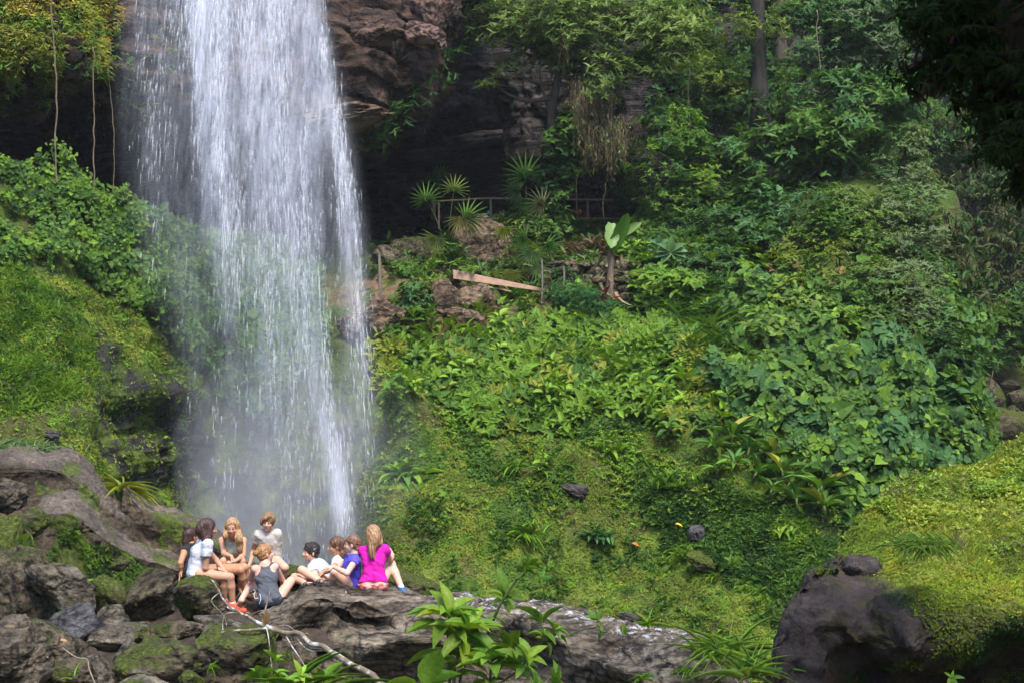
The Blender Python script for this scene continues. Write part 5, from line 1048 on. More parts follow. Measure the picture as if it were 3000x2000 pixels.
def tuft(name, label, X, Y, D, n, L, spread=.25, col='bright', el=(.5, 1.4), w_=.035, seed=0, lean=0, cat='grass tuft', T=T_BLADE, sx=0):
    r = np.random.default_rng(seed); s = D / F; c = P(X, Y, D); mb = MB(); th = r.uniform(0, 6.3, n); e = r.uniform(el[0], el[1], n); d = np.stack([np.cos(th) * np.cos(e) + lean, np.sin(th) * np.cos(e), np.sin(e)], -1)
    nn = norm(np.stack([-np.cos(th) * np.sin(e), -np.sin(th) * np.sin(e), np.cos(e)], -1)); LL = L * s * r.uniform(.55, 1.1, n); off = np.stack([r.normal(0, 1, n) * sx * s, r.normal(0, .05, n), 0 * th], -1)
    mb.add(*leaves_geo(T, off, d, nn, LL, LL * w_, vary(GREENS[col] if isinstance(col, str) else col, n, r, .2, .1))); o = mb.build(name, LEAF); o.location = c; return tag(o, label, cat)
tuft('grass_tuft', 'arching long bladed grass at the right end of the slab', 2110, 1925, 15.6, 60, 135, seed=31, sx=40, w_=.028, col=(.34, .48, .09), el=(.35, 1.35))
tuft('grass_tuft', 'second long bladed grass clump beside the dark foot of the huge boulder', 2190, 1985, 15.3, 44, 140, seed=32, sx=24, w_=.028, col=(.34, .48, .09), el=(.4, 1.4))
tuft('grass_tuft', 'short grass tuft on the crest of the slab', 1900, 1836, 18.2, 16, 70, seed=33, w_=.1, el=(.2, 1.3))
tuft('grass_tuft', 'tall grass blades in the leafy shrub under the fallen branch', 880, 2040, 12.8, 30, 170, seed=34, sx=50, w_=.024, el=(.5, 1.4))
tuft('strap_leaved_plant', 'arching yellow green strap leaved plant on top of the ridge rocks', 352, 1440, 22.6, 30, 110, seed=35, w_=.09, col='yellow', el=(.1, 1.2), lean=.35, cat='plant')
tuft('grass_tuft', 'pale bluish grass tuft on the left bank above the ridge rocks', 120, 1320, 24.5, 110, 62, seed=36, sx=45, w_=.05, col=(.24, .32, .17), el=(.1, 1.3))
tuft('grass_tuft', 'pale bluish grass tuft at the left edge above the ridge rocks', 30, 1320, 24.0, 80, 58, seed=37, sx=35, w_=.05, col=(.24, .32, .17), el=(.1, 1.3))
tuft('grass_tuft', 'wild soft grass clump on the side of the huge right boulder', 2705, 1600, 15.0, 300, 62, seed=38, sx=34, w_=.035, col=(.28, .40, .10), el=(-.3, 1.2), lean=.2)
tuft('grass_tuft', 'single green blade leaning over the cracked rock at the bottom left', 215, 1985, 12.9, 3, 50, seed=39, w_=.14, el=(.6, 1.2), lean=-.5)
tuft('small_ferns', 'thin grassy ferns hanging on the right end of the mossy block', 590, 1950, 14.9, 50, 44, seed=40, sx=18, w_=.09, el=(-1, .6), cat='fern')
tuft('fern', 'small fern on the slab flank right of the lichen', 1880, 1985, 15.8, 22, 44, seed=41, w_=.1, el=(-.2, .9), cat='fern')
tuft('fern', 'tiny fern on the slab end under the long grass', 2010, 1965, 15.6, 40, 40, seed=42, w_=.12, el=(-.2, .9), cat='fern', sx=16)

# plants on the hillside seen one by one
def slope_pt(X, Y): return P(X, Y, surfD(X, Y))
bl = [(2090, 1320), (2140, 1295), (2190, 1330), (2230, 1300), (2265, 1350), (2150, 1370), (2210, 1400), (2290, 1400), (2320, 1360), (2350, 1420), (2400, 1450), (2255, 1450), (2330, 1480), (2410, 1500), (2100, 1390), (2380, 1390)]
def broadleaf(seed):
    r = np.random.default_rng(seed); o = empty('broadleaf_plant', 'dark green long leaved plant in the clump below the vine mat', 'plant', 'long leaved plants clumped below the vine mat'); mb = MB(); n = 11; th = np.arange(n) * 2.4; e = r.uniform(.25, 1.25, n)
    d = np.stack([np.cos(th) * np.cos(e), np.sin(th) * np.cos(e), np.sin(e)], -1); nn = np.stack([-np.cos(th) * np.sin(e), -np.sin(th) * np.sin(e), np.cos(e)], -1); L = r.uniform(.34, .56, n)
    cl = vary(GREENS['mid'], n, r, .2, .1); cl[r.random(n) < .05] = (.26, .25, .03); mb.add(*leaves_geo(T_LEAF, np.zeros((n, 3)) + d * .08, d, nn, L, L * .27, cl)); mb.build('foliage', LEAFW, o)
    t = MB(); t.add(*tube_geo([[0, 0, -.2], [0, 0, .1]], .03, 6)); t.build('stem', STEM, o); return o
protos = [broadleaf(s) for s in (1, 2, 3)]
def copy_tree(o, label=None):
    c = o.copy(); COL.objects.link(c)
    for ch in list(o.children): d = ch.copy(); COL.objects.link(d); d.parent = c
    if label: c['label'] = label
    return c
for i, (X, Y) in enumerate(bl):
    o = protos[i] if i < 3 else copy_tree(protos[i % 3]); o.location = slope_pt(X, Y) + np.array([0, -.15, .1]); o.rotation_euler = (random.Random(i).uniform(.1, .5), 0, i * 1.3); sc = 1.0 + .25 * math.sin(i * 2.1); o.scale = (sc, sc, sc)
def seedling(seed, col):
    r = np.random.default_rng(seed); o = empty('seedling', 'bright broad leaved seedling on the hillside', 'plant', 'bright seedlings scattered over the hillside'); mb = MB()
    n = 14; h = np.repeat([.12, .3, .42], [5, 5, 4]); th = np.arange(n) * 2.4; e = r.uniform(-.1, .6, n) + (h > .4) * .4; d = np.stack([np.cos(th) * np.cos(e), np.sin(th) * np.cos(e), np.sin(e)], -1); nn = np.stack([-np.cos(th) * np.sin(e), -np.sin(th) * np.sin(e), np.cos(e)], -1)
    L = r.uniform(.2, .33, n); c = np.stack([0 * h, 0 * h, h], -1) + d * .05; mb.add(*leaves_geo(T_LEAF, c, d, nn, L, L * .5, vary(GREENS[col], n, r, .15, .08))); mb.build('foliage', LEAFW, o)
    t = MB(); t.add(*tube_geo([[0, 0, -.15], [0.02, 0, .2], [0, 0, .44]], .009, 5)); t.build('stem', STEM, o); return o
sp = [seedling(11, 'bright'), seedling(12, 'bright'), seedling(13, 'mid'), seedling(14, 'bright')]
r_ = np.random.default_rng(77); i = 0
while i < 85:
    X = r_.uniform(1110, 2120); Y = r_.normal(1110, 110)
    if not (930 < Y < 1700) or (X < 1300 and Y > 1200): continue
    o = sp[i] if i < 4 else copy_tree(sp[i % 4]); q = slope_pt(X, Y); o.location = q + np.array([0, -.1, 0]); o.rotation_euler = (r_.uniform(.1, .7), r_.uniform(-.3, .3), r_.uniform(0, 6)); k_ = r_.uniform(.6, 1.25); o.scale = (k_,) * 3; i += 1
for k, (X, Y, n, L, col, nm, lb) in enumerate([(1180, 1390, 40, 110, 'mid', 'leafy_plant', 'leafy plant hanging on the hillside close to the fall, right of the jet'), (1505, 1370, 16, 80, 'mid', 'fern', 'drooping fern above the black outcrop'), (1545, 1570, 26, 120, 'bright', 'fern', 'broad fern frond clump in the middle of the lower hillside'),
        (1960, 1430, 22, 110, 'mid', 'reed', 'spiky upright reed plant right of the black outcrop'), (1750, 1570, 60, 60, 'blue', 'leafy_plant', 'bluish bushy plant left of the orange fallen leaf'), (2000, 1630, 18, 60, 'bright', 'fern', 'pale fronds hanging beside the dark round stone'),
        (2080, 1690, 12, 60, 'bright', 'fern', 'small fronds below the dark round stone'), (1905, 1030, 40, 100, 'mid', 'reed', 'spiky rosette plant high on the hillside'), (1540, 1130, 9, 80, 'pale', 'leafy_plant', 'plant with one pale upright leaf in the seedling patch'), (1800, 1320, 9, 80, 'bright', 'leafy_plant', 'plant with one upright pale leaf lower on the slope'),
        (2300, 1560, 20, 60, 'bright', 'leafy_plant', 'leafy plant between the hillside and the huge boulder'), (500, 1120, 14, 80, 'mid', 'fern', 'fern leaves on the wet rock left of the fall')]):
    D = surfD(X, Y); o = tuft(nm, lb, X, Y, D - .2, int(n * 1.4), L * .58, seed=60 + k, w_=.10 if nm != 'leafy_plant' else .38, col='bright' if col == 'mid' else col, el=(-.5, 1.2) if nm != 'reed' else (.3, 1.4), cat='plant', T=T_LEAF, sx=22)
for X, Y, c, lb in [(1850, 1590, (.75, .2, .03), 'orange fallen leaf lying on the hillside moss'), (1472, 1215, (.7, .25, .03), 'orange leaf among the hillside seedlings'), (1978, 1533, (.7, .5, .03), 'yellow fallen leaf near the dark round stone'), (2100, 1310, (.6, .4, .05), 'yellowed leaf in the long leaved clump')]:
    D = surfD(X, Y) - .25; mb = MB(); mb.add(*leaves_geo(T_LEAF, [[0, 0, 0]], [[1, -.3, -.15]], [[0, -.6, .8]], .17, .06, c)); o = mb.build('fallen_leaf', LEAF); o.location = P(X, Y, D); tag(o, lb, 'leaf')
for X, Y, D, c, L, rz, lb in [(1045, 1757, 19.0, (.55, .45, .10), .10, 0, 'yellow fallen leaf on the slab below the woman in magenta'), (1795, 1840, 17.9, (.6, .5, .06), .10, .2, 'yellow leaf on the lichen crest of the slab'), (1888, 1852, 17.6, (.55, .5, .05), .12, -.3, 'curled yellow green leaf on the lichen crest'),
                              (88, 1815, 14.4, (.50, .12, .05), .09, -1.1, 'red brown leaf on the olive brown rock face'), (186, 1873, 13.3, (.55, .25, .14), .07, 0, 'tan leaf on the broad smooth rock'), (134, 1922, 12.9, (.6, .5, .4), .05, 0, 'small pale leaf on the broad smooth rock'), (1018, 1728, 19.0, (.6, .5, .38), .05, -1.3, 'pale scrap of bark on the slab below the braid girl')]:
    mb = MB(); mb.add(*leaves_geo(T_LEAF, [[-L / 2, 0, 0]], [[math.cos(rz), -.1, math.sin(rz)]], [[0, -.7, .7]], L, L * .36, c)); o = mb.build('fallen_leaf', LEAF); o.location = P(X, Y, D); tag(o, lb, 'leaf')

# ---------------- fallen branch, twig
def branch():
    D = 15.2; s = D / F; o = empty('fallen_branch', 'bare fallen branch with white lichen patches lying across the rocks in front of the group', 'branch'); o.location = P(782, 1843, D)
    m, n, b = mat('lichen_bark'); v = tex(n, 9, 4, .6); n.links.new(ramp(n, v, [(.42, (.15, .11, .075)), (.50, (.2, .16, .11)), (.62, (.48, .47, .45))]).outputs[0], b.inputs['Base Color']); b.inputs['Roughness'].default_value = .9; bump(n, b, v, .6, .01)
    def T_(pts, r0, r1, nm='twig'):
        q = spline([P(x, y, D + d) for x, y, d in pts], 40) - np.array(o.location); q = q + .012 * np.stack([noise(q * 5, 1), noise(q * 5, 2), noise(q * 5, 3)], -1) * (r0 / 6); t = MB(); t.add(*tube_geo(q, np.linspace(r0, r1, 40) * s * .62, 8)); t.build(nm, m, o)
    T_([(1150, 2020, -1.6), (1060, 1962, -1.2), (1000, 1925, -.9), (930, 1885, -.5), (860, 1855, -.2), (778, 1840, 0)], 14, 11, 'limb')
    T_([(782, 1842, 0), (740, 1812, .2), (708, 1795, .5), (660, 1768, .8), (640, 1735, 1.0), (618, 1692, 1.4)], 10, 2.6, 'limb'); T_([(780, 1842, 0), (700, 1846, .1), (600, 1862, .2)], 8, 2)
    T_([(782, 1838, 0), (775, 1800, .1), (785, 1750, .2), (792, 1720, .2)], 6, 1.5); T_([(640, 1735, 1), (620, 1760, .9), (655, 1800, .7), (665, 1830, .5)], 2, 1); T_([(645, 1745, .9), (670, 1700, .9), (690, 1640, 1)], 1.6, .8)
    T_([(650, 1760, .9), (690, 1750, .9), (710, 1720, .9)], 1.6, .8); T_([(720, 1805, .3), (760, 1790, .2), (800, 1780, .1)], 2.5, 1); T_([(830, 1850, -.1), (880, 1930, -.3), (920, 1990, -.5)], 4, 1.5); T_([(860, 1858, -.2), (900, 1900, -.4), (950, 1905, -.5)], 4, 2)
    T_([(780, 1842, 0), (792, 1900, -.1), (796, 1990, -.2)], 3, 1); T_([(700, 1792, .5), (660, 1800, .5), (655, 1850, .3), (680, 1900, .2)], 2.5, 1.2); T_([(800, 1835, 0), (840, 1830, 0), (880, 1860, -.2)], 2, .8)
    mb = MB(); mb.add(*leaves_geo(T_LEAF, [P(777, 1785, D) - np.array(o.location)], [[.05, 0, -1]], [[.5, -1, 0]], .22, .07, (.26, .15, .07))); mb.build('dead_leaf', LEAF, o)
branch()
t = MB(); q = spline([P(185, 1898, 12.9), P(225, 1925, 12.8), P(255, 1930, 12.8), P(262, 1960, 12.7), P(282, 2010, 12.6)], 24); t.add(*tube_geo(q, .007, 6)); tag(t.build('twig', BARKL), 'pale bent twig on the rocks at the bottom left', 'twig')

# ---------------- lianas
def liana(label, pts, D, r, m=LIANA, leafy=0):
    q = spline([P(x, y, D) for x, y in pts], 60); c = q[0].copy(); q = q - c; q[:, 0] += .07 * noise(q * 1.1, 3) + .02 * noise(q * 4, 5); t = MB(); t.add(*tube_geo(q, r * (1 + .3 * noise(q * 3, 9)), 6)); o = t.build('liana', m); o.location = c; tag(o, label, 'liana')
liana('longest pale liana hanging in front of the left cave', [(152, -60), (156, 60), (160, 200), (166, 330), (163, 440), (166, 540)], 32.6, .016)
liana('second liana from the left bank edge, left of the fall', [(270, 140), (278, 220), (275, 330), (272, 440), (279, 560)], 34.0, .014)
liana('thin liana closest to the falling water', [(320, 120), (325, 280), (332, 420), (336, 580)], 35, .009)
liana('slanting vine stem at the top left corner', [(38, -40), (26, 80), (-10, 170)], 33.5, .022); liana('short crooked liana at the left edge', [(-8, 180), (6, 260), (0, 305)], 34, .022)
liana('thin hanging liana in front of the cave mouth', [(1694, 480), (1690, 600), (1692, 720)], 48, .014, BARKL); liana('thin liana right of the one at the cave mouth', [(1772, 540), (1770, 620), (1778, 700)], 49, .012, BARKL)
liana('long thin vertical vine left of the big leaved tree', [(2018, 200), (2022, 420), (2024, 640), (2026, 800)], 45, .016, BARKL); liana('vertical vine in front of the grey green tree at the top', [(2392, 30), (2400, 160), (2404, 300), (2410, 330)], 45, .014, BARKL)
# ------------------------------------------------------------------ trees
def hillD(X, Y, D, depth, h_=60):
    if Y < np.interp(X, _tx, _ty) or X > 2860: return D
    return min(D, surfD(X, Y) - .35 * depth)
def LD(X, Y, off=.35): return surfD(X, Y) - off
def tree(label, blobs, D, L, col, k=6, trunk=None, asp=.42, T=T_HEX, cat='tree', name='tree', m=None, el=(-.2, .8), dens=1.0, depth=1.8, seed=0, limbs=True, barkm=None, thick=.12, jl=.3, group=None, v=.2, grow=1.2):
    """blobs: (X, Y, w, h, dD) ellipses of foliage; each is filled with many small sprays of leaves, thinner inside"""
    r = np.random.default_rng(seed + 500); o = empty(name, label, cat, group); s0 = D / F; base = P(trunk[0][0], trunk[0][1], D) if trunk else P(blobs[0][0], blobs[0][1] + blobs[0][3] / 2, D); o.location = base; mb = MB(); tb = MB()
    cols = col if isinstance(col, list) else [col]
    tq = spline([P(x, y, D + (z[0] if z else 0)) for x, y, *z in trunk], 30) if trunk else None
    if trunk: tb.add(*tube_geo(tq - base, np.linspace(thick, thick * .45, 30) * (1 + .15 * noise(tq * 2, 4)), 10))
    for bi, (X, Y, w_, h_, dD) in enumerate(blobs):
        w_ *= grow; h_ *= grow; dD = hillD(X, Y, D + dD, depth, h_) - D; s = (D + dD) / F; c = P(X, Y, D + dD); R = np.array([w_ / 2 * s, depth / 2 * min(1.6, (w_ + h_) / 260), h_ / 2 * s]); ns_ = max(5, int(dens * (w_ * h_ * s * s) / (L * L) * .9))
        q = r.normal(size=(ns_, 3)); q = norm(q) * r.uniform(.35, 1.08, (ns_, 1)) ** .5; q[:, 1] = -np.abs(q[:, 1]) * (r.random(ns_) < .75) + q[:, 1] * (r.random(ns_) < .25); sub = c + q * R
        sub[:, 2] -= .10 * R[0] * q[:, 0] ** 2
        kk = 5; cc = np.repeat(sub, kk, 0) + r.normal(0, L * 1.0, (ns_ * kk, 3)) * [1.15, 1, .55]; cc = cc + L * .8 * np.stack([noise(cc * .8, 1), noise(cc * .8, 2), noise(cc * .8, 3)], -1)
        g = fbm(cc * 1.1, 3, seed); cc = cc[g > -.28]
        if not len(cc): continue
        ci = np.clip(((fbm(cc * .8, 2, seed + 3) + .6) / 1.2 * len(cols)).astype(int), 0, len(cols) - 1); cl = vary((1, 1, 1), len(cc), r, v, .07) * np.array([GREENS[x] if isinstance(x, str) else x for x in cols])[ci]
        out = norm((cc - c) / R); up_ = norm(UP * .8 + out * .55); rosettes(mb, cc - base, up_, k, L, asp, cl, T, el, r, v, 0, jl)
        if limbs and trunk:
            a = tq[min(29, 6 + (bi * 7) % 22)] if trunk else P(X, Y + h_ * .6, D + dD + .3)
            if trunk: a = tq[np.argmin(np.linalg.norm(tq - (c - UP * R[2] * .6), axis=1))]
            mid = (a + c) / 2 - UP * .15 * np.linalg.norm(c - a); tb.add(*tube_geo(spline([a, mid, c + [0, .1, 0]], 10) - base, np.linspace(thick * .5, .015, 10), 6))
            for z in range(min(7, ns_)): e_ = sub[z * ns_ // 7 % ns_]; tb.add(*tube_geo(spline([c * .6 + a * .4, (c + e_) / 2 - UP * .08, e_], 7) - base, np.linspace(.03, .008, 7), 5))
    if tb.V: tb.build('trunk' if trunk else 'branch', barkm or BARK, o)
    mb.build('crown', m or LEAF, o, smooth=False); return o
LG = (.17, .23, .055)
tree('central tree with pale yellow green leaf sprays reaching out in front of the grey cliff',
     [(1450, 60, 150, 90, 0), (1560, 20, 220, 110, .3), (1500, 95, 130, 90, -.3), (1620, 100, 190, 150, 0), (1720, 50, 220, 150, .2), (1830, 30, 200, 120, .3), (1600, 150, 90, 60, -.5), (1740, 150, 170, 110, -.3), (1760, 230, 130, 120, -.4), (1690, 190, 90, 70, 0), (1900, 100, 200, 130, 0), (1960, 150, 150, 130, -.2), (1430, 238, 46, 26, -.5), (1495, 195, 60, 40, -.4), (1850, 215, 110, 80, -.3), (1990, 60, 120, 100, .3), (1930, 200, 120, 80, -.2), (1480, 120, 110, 60, -.6), (1560, 120, 80, 60, -.6)],
     44.5, .20, [LG, (.13, .20, .04), LG], 6, [(1608, 740, .8), (1618, 640, .3), (1622, 520), (1616, 400), (1620, 300), (1640, 200), (1650, 60), (1660, -80)], asp=.36, el=(-.1, .9), seed=1, thick=.2, depth=2.6, dens=.8)
tree('secondary thin branching tree with a bare pale stem in front of the grey rock bulge', [(1520, 90, 120, 70, 0), (1575, 60, 90, 60, 0)], 45.5, .18, [LG], 5, [(1622, 420), (1600, 300), (1585, 240), (1580, 150), (1560, 60)], asp=.36, seed=2, thick=.055, barkm=BARKL)
def beard(label, blobs, D, n, seed, col):
    """hanging curtain of roots and dead leaves under a branch"""
    r = np.random.default_rng(seed); mb = MB(); o = empty('hanging_roots', label, 'hanging roots'); base = P(blobs[0][0], blobs[0][1], D); o.location = base; tb = MB()
    for X, Y, w_, h_ in blobs:
        for i in range(n):
            x = X + r.normal(0, w_ / 4); y0 = Y - h_ / 2 + r.uniform(0, .4) * h_; y1 = y0 + h_ * r.uniform(.3, .9) * math.exp(-((x - X) / (w_ * .5)) ** 2); d = D + r.normal(0, .35); q = spline([P(x, y0, d), P(x + r.normal(0, 5), (y0 + y1) / 2, d), P(x + r.normal(0, 8), y1, d)], 7) - base
            tb.add(*tube_geo(q, np.linspace(.012, .006, 7), 4), col=(1, 1, 1)); k = 6; c = q[r.integers(0, 7, k)] + r.normal(0, .04, (k, 3)); d_ = np.stack([r.normal(0, .5, k), r.normal(0, .5, k), -np.ones(k)], -1); mb.add(*leaves_geo(T_DIA, c, d_, r.normal(size=(k, 3)), r.uniform(.08, .2, k), .05, vary(col[i % len(col)], k, r, .3, .1)))
    tb.build('root', plain('root_bark_%d' % seed, (.13, .09, .05), .9, .4), o); mb.build('foliage', LEAF, o, smooth=False)
beard('beard of brown roots and small leaves hanging from the central tree', [(1760, 330, 120, 260), (1730, 420, 120, 140), (1790, 440, 120, 140), (1700, 330, 60, 200), (1650, 130, 60, 160), (1820, 400, 70, 130)], 43.6, 90, 5, [(.15, .11, .04), (.14, .18, .05), (.10, .08, .04), (.12, .16, .05)])
tree('leafy climber wrapping the lower trunk of the central tree', [(1640, 500, 90, 60, 0), (1625, 560, 70, 120, 0), (1615, 660, 80, 130, .2), (1660, 420, 100, 120, 0), (1680, 500, 70, 50, 0), (1690, 380, 80, 100, 0)], 44.0, .17, ['mid', 'deep', 'bright'], 5, None, asp=.5, name='climbing_plant', cat='climber', seed=3, dens=.9, depth=1.0)
tree('fine leaved bright green tree layered right of the cave mouth', [(1960, 350, 150, 80, 0), (1990, 420, 190, 70, -.2), (2030, 470, 170, 60, 0), (1930, 440, 120, 60, 0), (1950, 510, 170, 60, -.3), (2040, 540, 160, 80, -.2), (1900, 490, 110, 50, 0), (1980, 590, 190, 90, 0), (2080, 610, 130, 90, 0), (2010, 660, 190, 80, 0), (1930, 640, 120, 70, .3), (2060, 700, 140, 80, .2)],
     44.0, .105, ['bright', 'mid', 'blue', 'bright', 'mid'], 6, [(2010, 800), (2005, 680), (2000, 560), (1990, 440), (1970, 330)], asp=.42, seed=4, T=T_DIA, thick=.08, dens=.75)
tree('dark fine leaved tree beside the cave mouth on the right', [(1860, 560, 110, 90, 0), (1880, 640, 100, 90, 0), (1850, 500, 80, 60, .4), (1900, 700, 120, 80, .3)], 46.5, .10, ['deep', 'mid', 'blue'], 6, [(1880, 760), (1872, 640), (1862, 500)], asp=.42, seed=41, T=T_DIA, thick=.06, dens=.7)
tree('olive fine leaved tree above the layered bright one', [(2080, 230, 150, 120, 0), (2120, 300, 150, 110, 0), (2060, 330, 120, 80, 0), (2130, 370, 110, 80, 0), (2090, 400, 110, 60, -.2)], 47, .115, ['mid', 'olive', 'mid'], 6, [(2110, 700), (2105, 500), (2090, 300), (2085, 200)], asp=.45, seed=5, T=T_DIA, thick=.1, dens=.8)
tree('big leaved tree spreading in broad tiers across the right thicket', [(2420, 260, 190, 80, 0), (2530, 300, 210, 90, -.2), (2640, 300, 130, 80, -.2), (2380, 340, 110, 60, 0), (2480, 370, 210, 90, -.3), (2300, 385, 180, 80, -.3), (2380, 430, 240, 90, -.5), (2180, 440, 190, 80, -.2), (2280, 480, 200, 80, -.5), (2460, 470, 130, 80, 0), (2350, 520, 160, 80, 0), (2560, 400, 150, 90, 0), (2150, 490, 110, 60, 0), (2480, 250, 120, 60, 0)],
     44.2, .24, ['mid', 'blue', (.09, .17, .045)], 6, [(2400, 800, 1), (2390, 600, .8), (2385, 480, .5), (2400, 300, .3)], asp=.44, seed=6, thick=.14, dens=.95)
tree('pale small leaved tree rising like a column right of the big leaved one', [(2650, 420, 110, 110, 0), (2620, 520, 140, 110, 0), (2680, 560, 120, 130, -.2), (2640, 620, 180, 120, -.2), (2700, 680, 110, 130, 0), (2660, 740, 180, 120, -.3), (2610, 840, 190, 140, -.2), (2710, 820, 90, 120, 0), (2700, 930, 110, 130, 0), (2640, 950, 160, 120, 0)],
     43.0, .10, [(.15, .20, .08), (.12, .18, .05), 'pale'], 6, [(2650, 1060), (2655, 850), (2650, 650), (2652, 420)], asp=.45, seed=7, T=T_DIA, thick=.1, dens=.85)
tree('bushy small leaved tree left of the pale column', [(2440, 590, 150, 90, 0), (2500, 630, 160, 110, 0), (2420, 680, 160, 110, 0), (2520, 720, 160, 110, -.2), (2450, 780, 170, 120, -.2), (2540, 830, 160, 130, 0), (2460, 880, 180, 110, -.1), (2560, 930, 150, 100, 0)],
     42.5, .11, ['mid', (.12, .18, .04), 'bright', 'olive'], 6, [(2490, 1000), (2485, 800), (2480, 600)], asp=.45, seed=8, T=T_DIA, thick=.09, dens=.8)
tree('shrub of broad bluish leaves in the shade under the big leaved tree', [(2190, 590, 110, 90, 0), (2170, 660, 100, 90, 0), (2230, 700, 90, 70, 0), (2250, 630, 80, 70, .2)], 44.5, .25, ['blue', 'deep', 'mid'], 5, [(2200, 780), (2195, 600)], asp=.62, seed=9, name='shrub', cat='shrub', thick=.04, dens=1.0)
tree('bright broad leaved shrub at the foot of the right thicket', [(2180, 800, 130, 90, 0), (2200, 860, 120, 80, -.2), (2150, 780, 70, 50, 0)], 41.5, .27, ['bright', 'mid'], 5, [(2180, 930), (2182, 800)], asp=.6, seed=10, name='shrub', cat='shrub', thick=.04, dens=1.0)
tree('yellowish broad leaved shrub right of the bright one', [(2300, 880, 150, 90, 0), (2350, 930, 150, 90, -.2), (2260, 950, 120, 90, 0), (2400, 960, 130, 80, 0)], 40.0, .22, [(.15, .22, .04), 'bright', 'mid'], 5, [(2300, 1010), (2305, 880)], asp=.6, seed=11, name='shrub', cat='shrub', thick=.04, dens=.9)
tree('shrub tinged with reddish young leaves in the middle of the thicket', [(2330, 780, 160, 90, 0), (2400, 830, 150, 80, 0), (2300, 720, 120, 60, .2)], 41.5, .15, ['olive', (.20, .12, .05), 'mid', 'olive'], 5, [(2350, 900), (2350, 780)], asp=.5, seed=12, name='shrub', cat='shrub', thick=.04, dens=.9)
tree('grey green tree with narrow leaves along the top edge of the picture', [(2400, 40, 180, 110, 0), (2500, 70, 150, 120, 0), (2560, 20, 130, 110, 0), (2450, 140, 220, 70, -.2), (2350, 170, 150, 60, 0), (2540, 170, 130, 80, 0), (2400, 210, 130, 50, 0), (2600, 120, 90, 100, 0), (2330, 40, 100, 60, 0)], 46.5, .18, ['pale', 'blue', (.11, .16, .07)], 6, [(2330, 400), (2350, 250), (2420, 120), (2450, 0)], asp=.38, seed=13, thick=.1, dens=.75)
tree('massive dark trunked tree draped in shaded climbers at the top of the thicket', [(2180, 130, 50, 160, 0), (2270, 60, 50, 140, 0), (2200, 300, 110, 60, -.4), (2160, 60, 40, 100, 0)], 45.5, .14, ['deep', 'deep', 'olive'], 5, [(2235, 640), (2228, 400), (2222, 200), (2218, -140)], asp=.4, seed=14, thick=.42, dens=.4, limbs=False, barkm=plain('dark_bark', (.025, .021, .017), .95, .5, 8, vec=(1, 1, .2), bmp=.03))
tree('second shaded trunk close behind the massive one', [(2310, 240, 110, 90, -.4), (2300, 330, 110, 80, -.4)], 50.5, .14, ['deep', 'mid'], 5, [(2310, 640), (2305, 400), (2290, 200), (2285, -140)], asp=.4, seed=15, thick=.34, dens=.5, limbs=False)
tree('shaded climber trailing down the purple grey cliff at the top', [(2060, 60, 90, 70, 0), (2110, 90, 130, 60, 0), (2060, 190, 150, 50, 0), (2130, 210, 90, 80, 0), (2150, 150, 60, 60, 0)], 50.5, .13, ['olive', 'deep', 'mid'], 5, None, asp=.45, seed=16, name='climbing_plant', cat='climber', dens=.5)
tree('dusky green undergrowth tree filling the gap behind the big leaved tree', [(2250, 540, 200, 130, 0), (2360, 620, 200, 120, 0), (2560, 500, 160, 140, 0), (2120, 700, 200, 160, .5), (2250, 720, 160, 100, 0), (2080, 780, 160, 100, .3)], 47.5, .16, ['deep', 'deep', 'blue'], 5, [(2300, 860), (2300, 600)], asp=.45, seed=17, thick=.08, dens=.7)
tree('dark drooping leaved tree beyond the ravine', [(2790, 420, 130, 150, 0), (2830, 560, 170, 160, 0), (2900, 460, 120, 120, 0), (2780, 680, 120, 150, 0), (2870, 700, 180, 160, -.3), (2960, 620, 160, 180, 0), (2820, 830, 160, 140, 0), (2920, 820, 170, 140, 0), (3040, 760, 180, 240, 0)], 54, .24, [(.09, .10, .04), 'deep', (.12, .13, .05)], 5, [(2870, 1100), (2860, 800), (2850, 400)], asp=.34, el=(-1.2, .1), seed=18, thick=.12, dens=.75)
tree('dense green bush across the ravine at the right edge', [(2850, 930, 160, 90, 0), (2930, 960, 180, 100, 0), (2990, 900, 160, 110, 0), (2830, 1010, 140, 80, 0), (2940, 1030, 160, 70, .3), (3060, 980, 150, 120, 0)], 52, .19, ['mid', 'blue', 'mid'], 6, [(2920, 1110), (2920, 950)], asp=.42, seed=19, name='bush', cat='bush', thick=.05, dens=.8)
tree('dark vine leaves trailing down the edge of the ravine', [(2750, 960, 80, 130, 0), (2775, 1060, 70, 150, 0), (2785, 1180, 60, 150, 0), (2765, 1280, 70, 110, 0)], 36.5, .19, ['deep', 'mid', 'blue'], 4, None, asp=.8, T=T_HEART, seed=20, name='climbing_plant', cat='climber', dens=1.1, depth=1.2)
tree('leafy tangle filling the back of the ravine below the drooping tree', [(2740, 900, 120, 160, 0), (2760, 1050, 100, 160, 0), (2860, 1060, 130, 60, 0), (2700, 800, 120, 120, 0)], 48, .17, ['deep', 'deep', 'mid'], 5, [(2760, 1150), (2750, 900)], asp=.45, seed=22, thick=.05, dens=.8, name='bush', cat='bush')
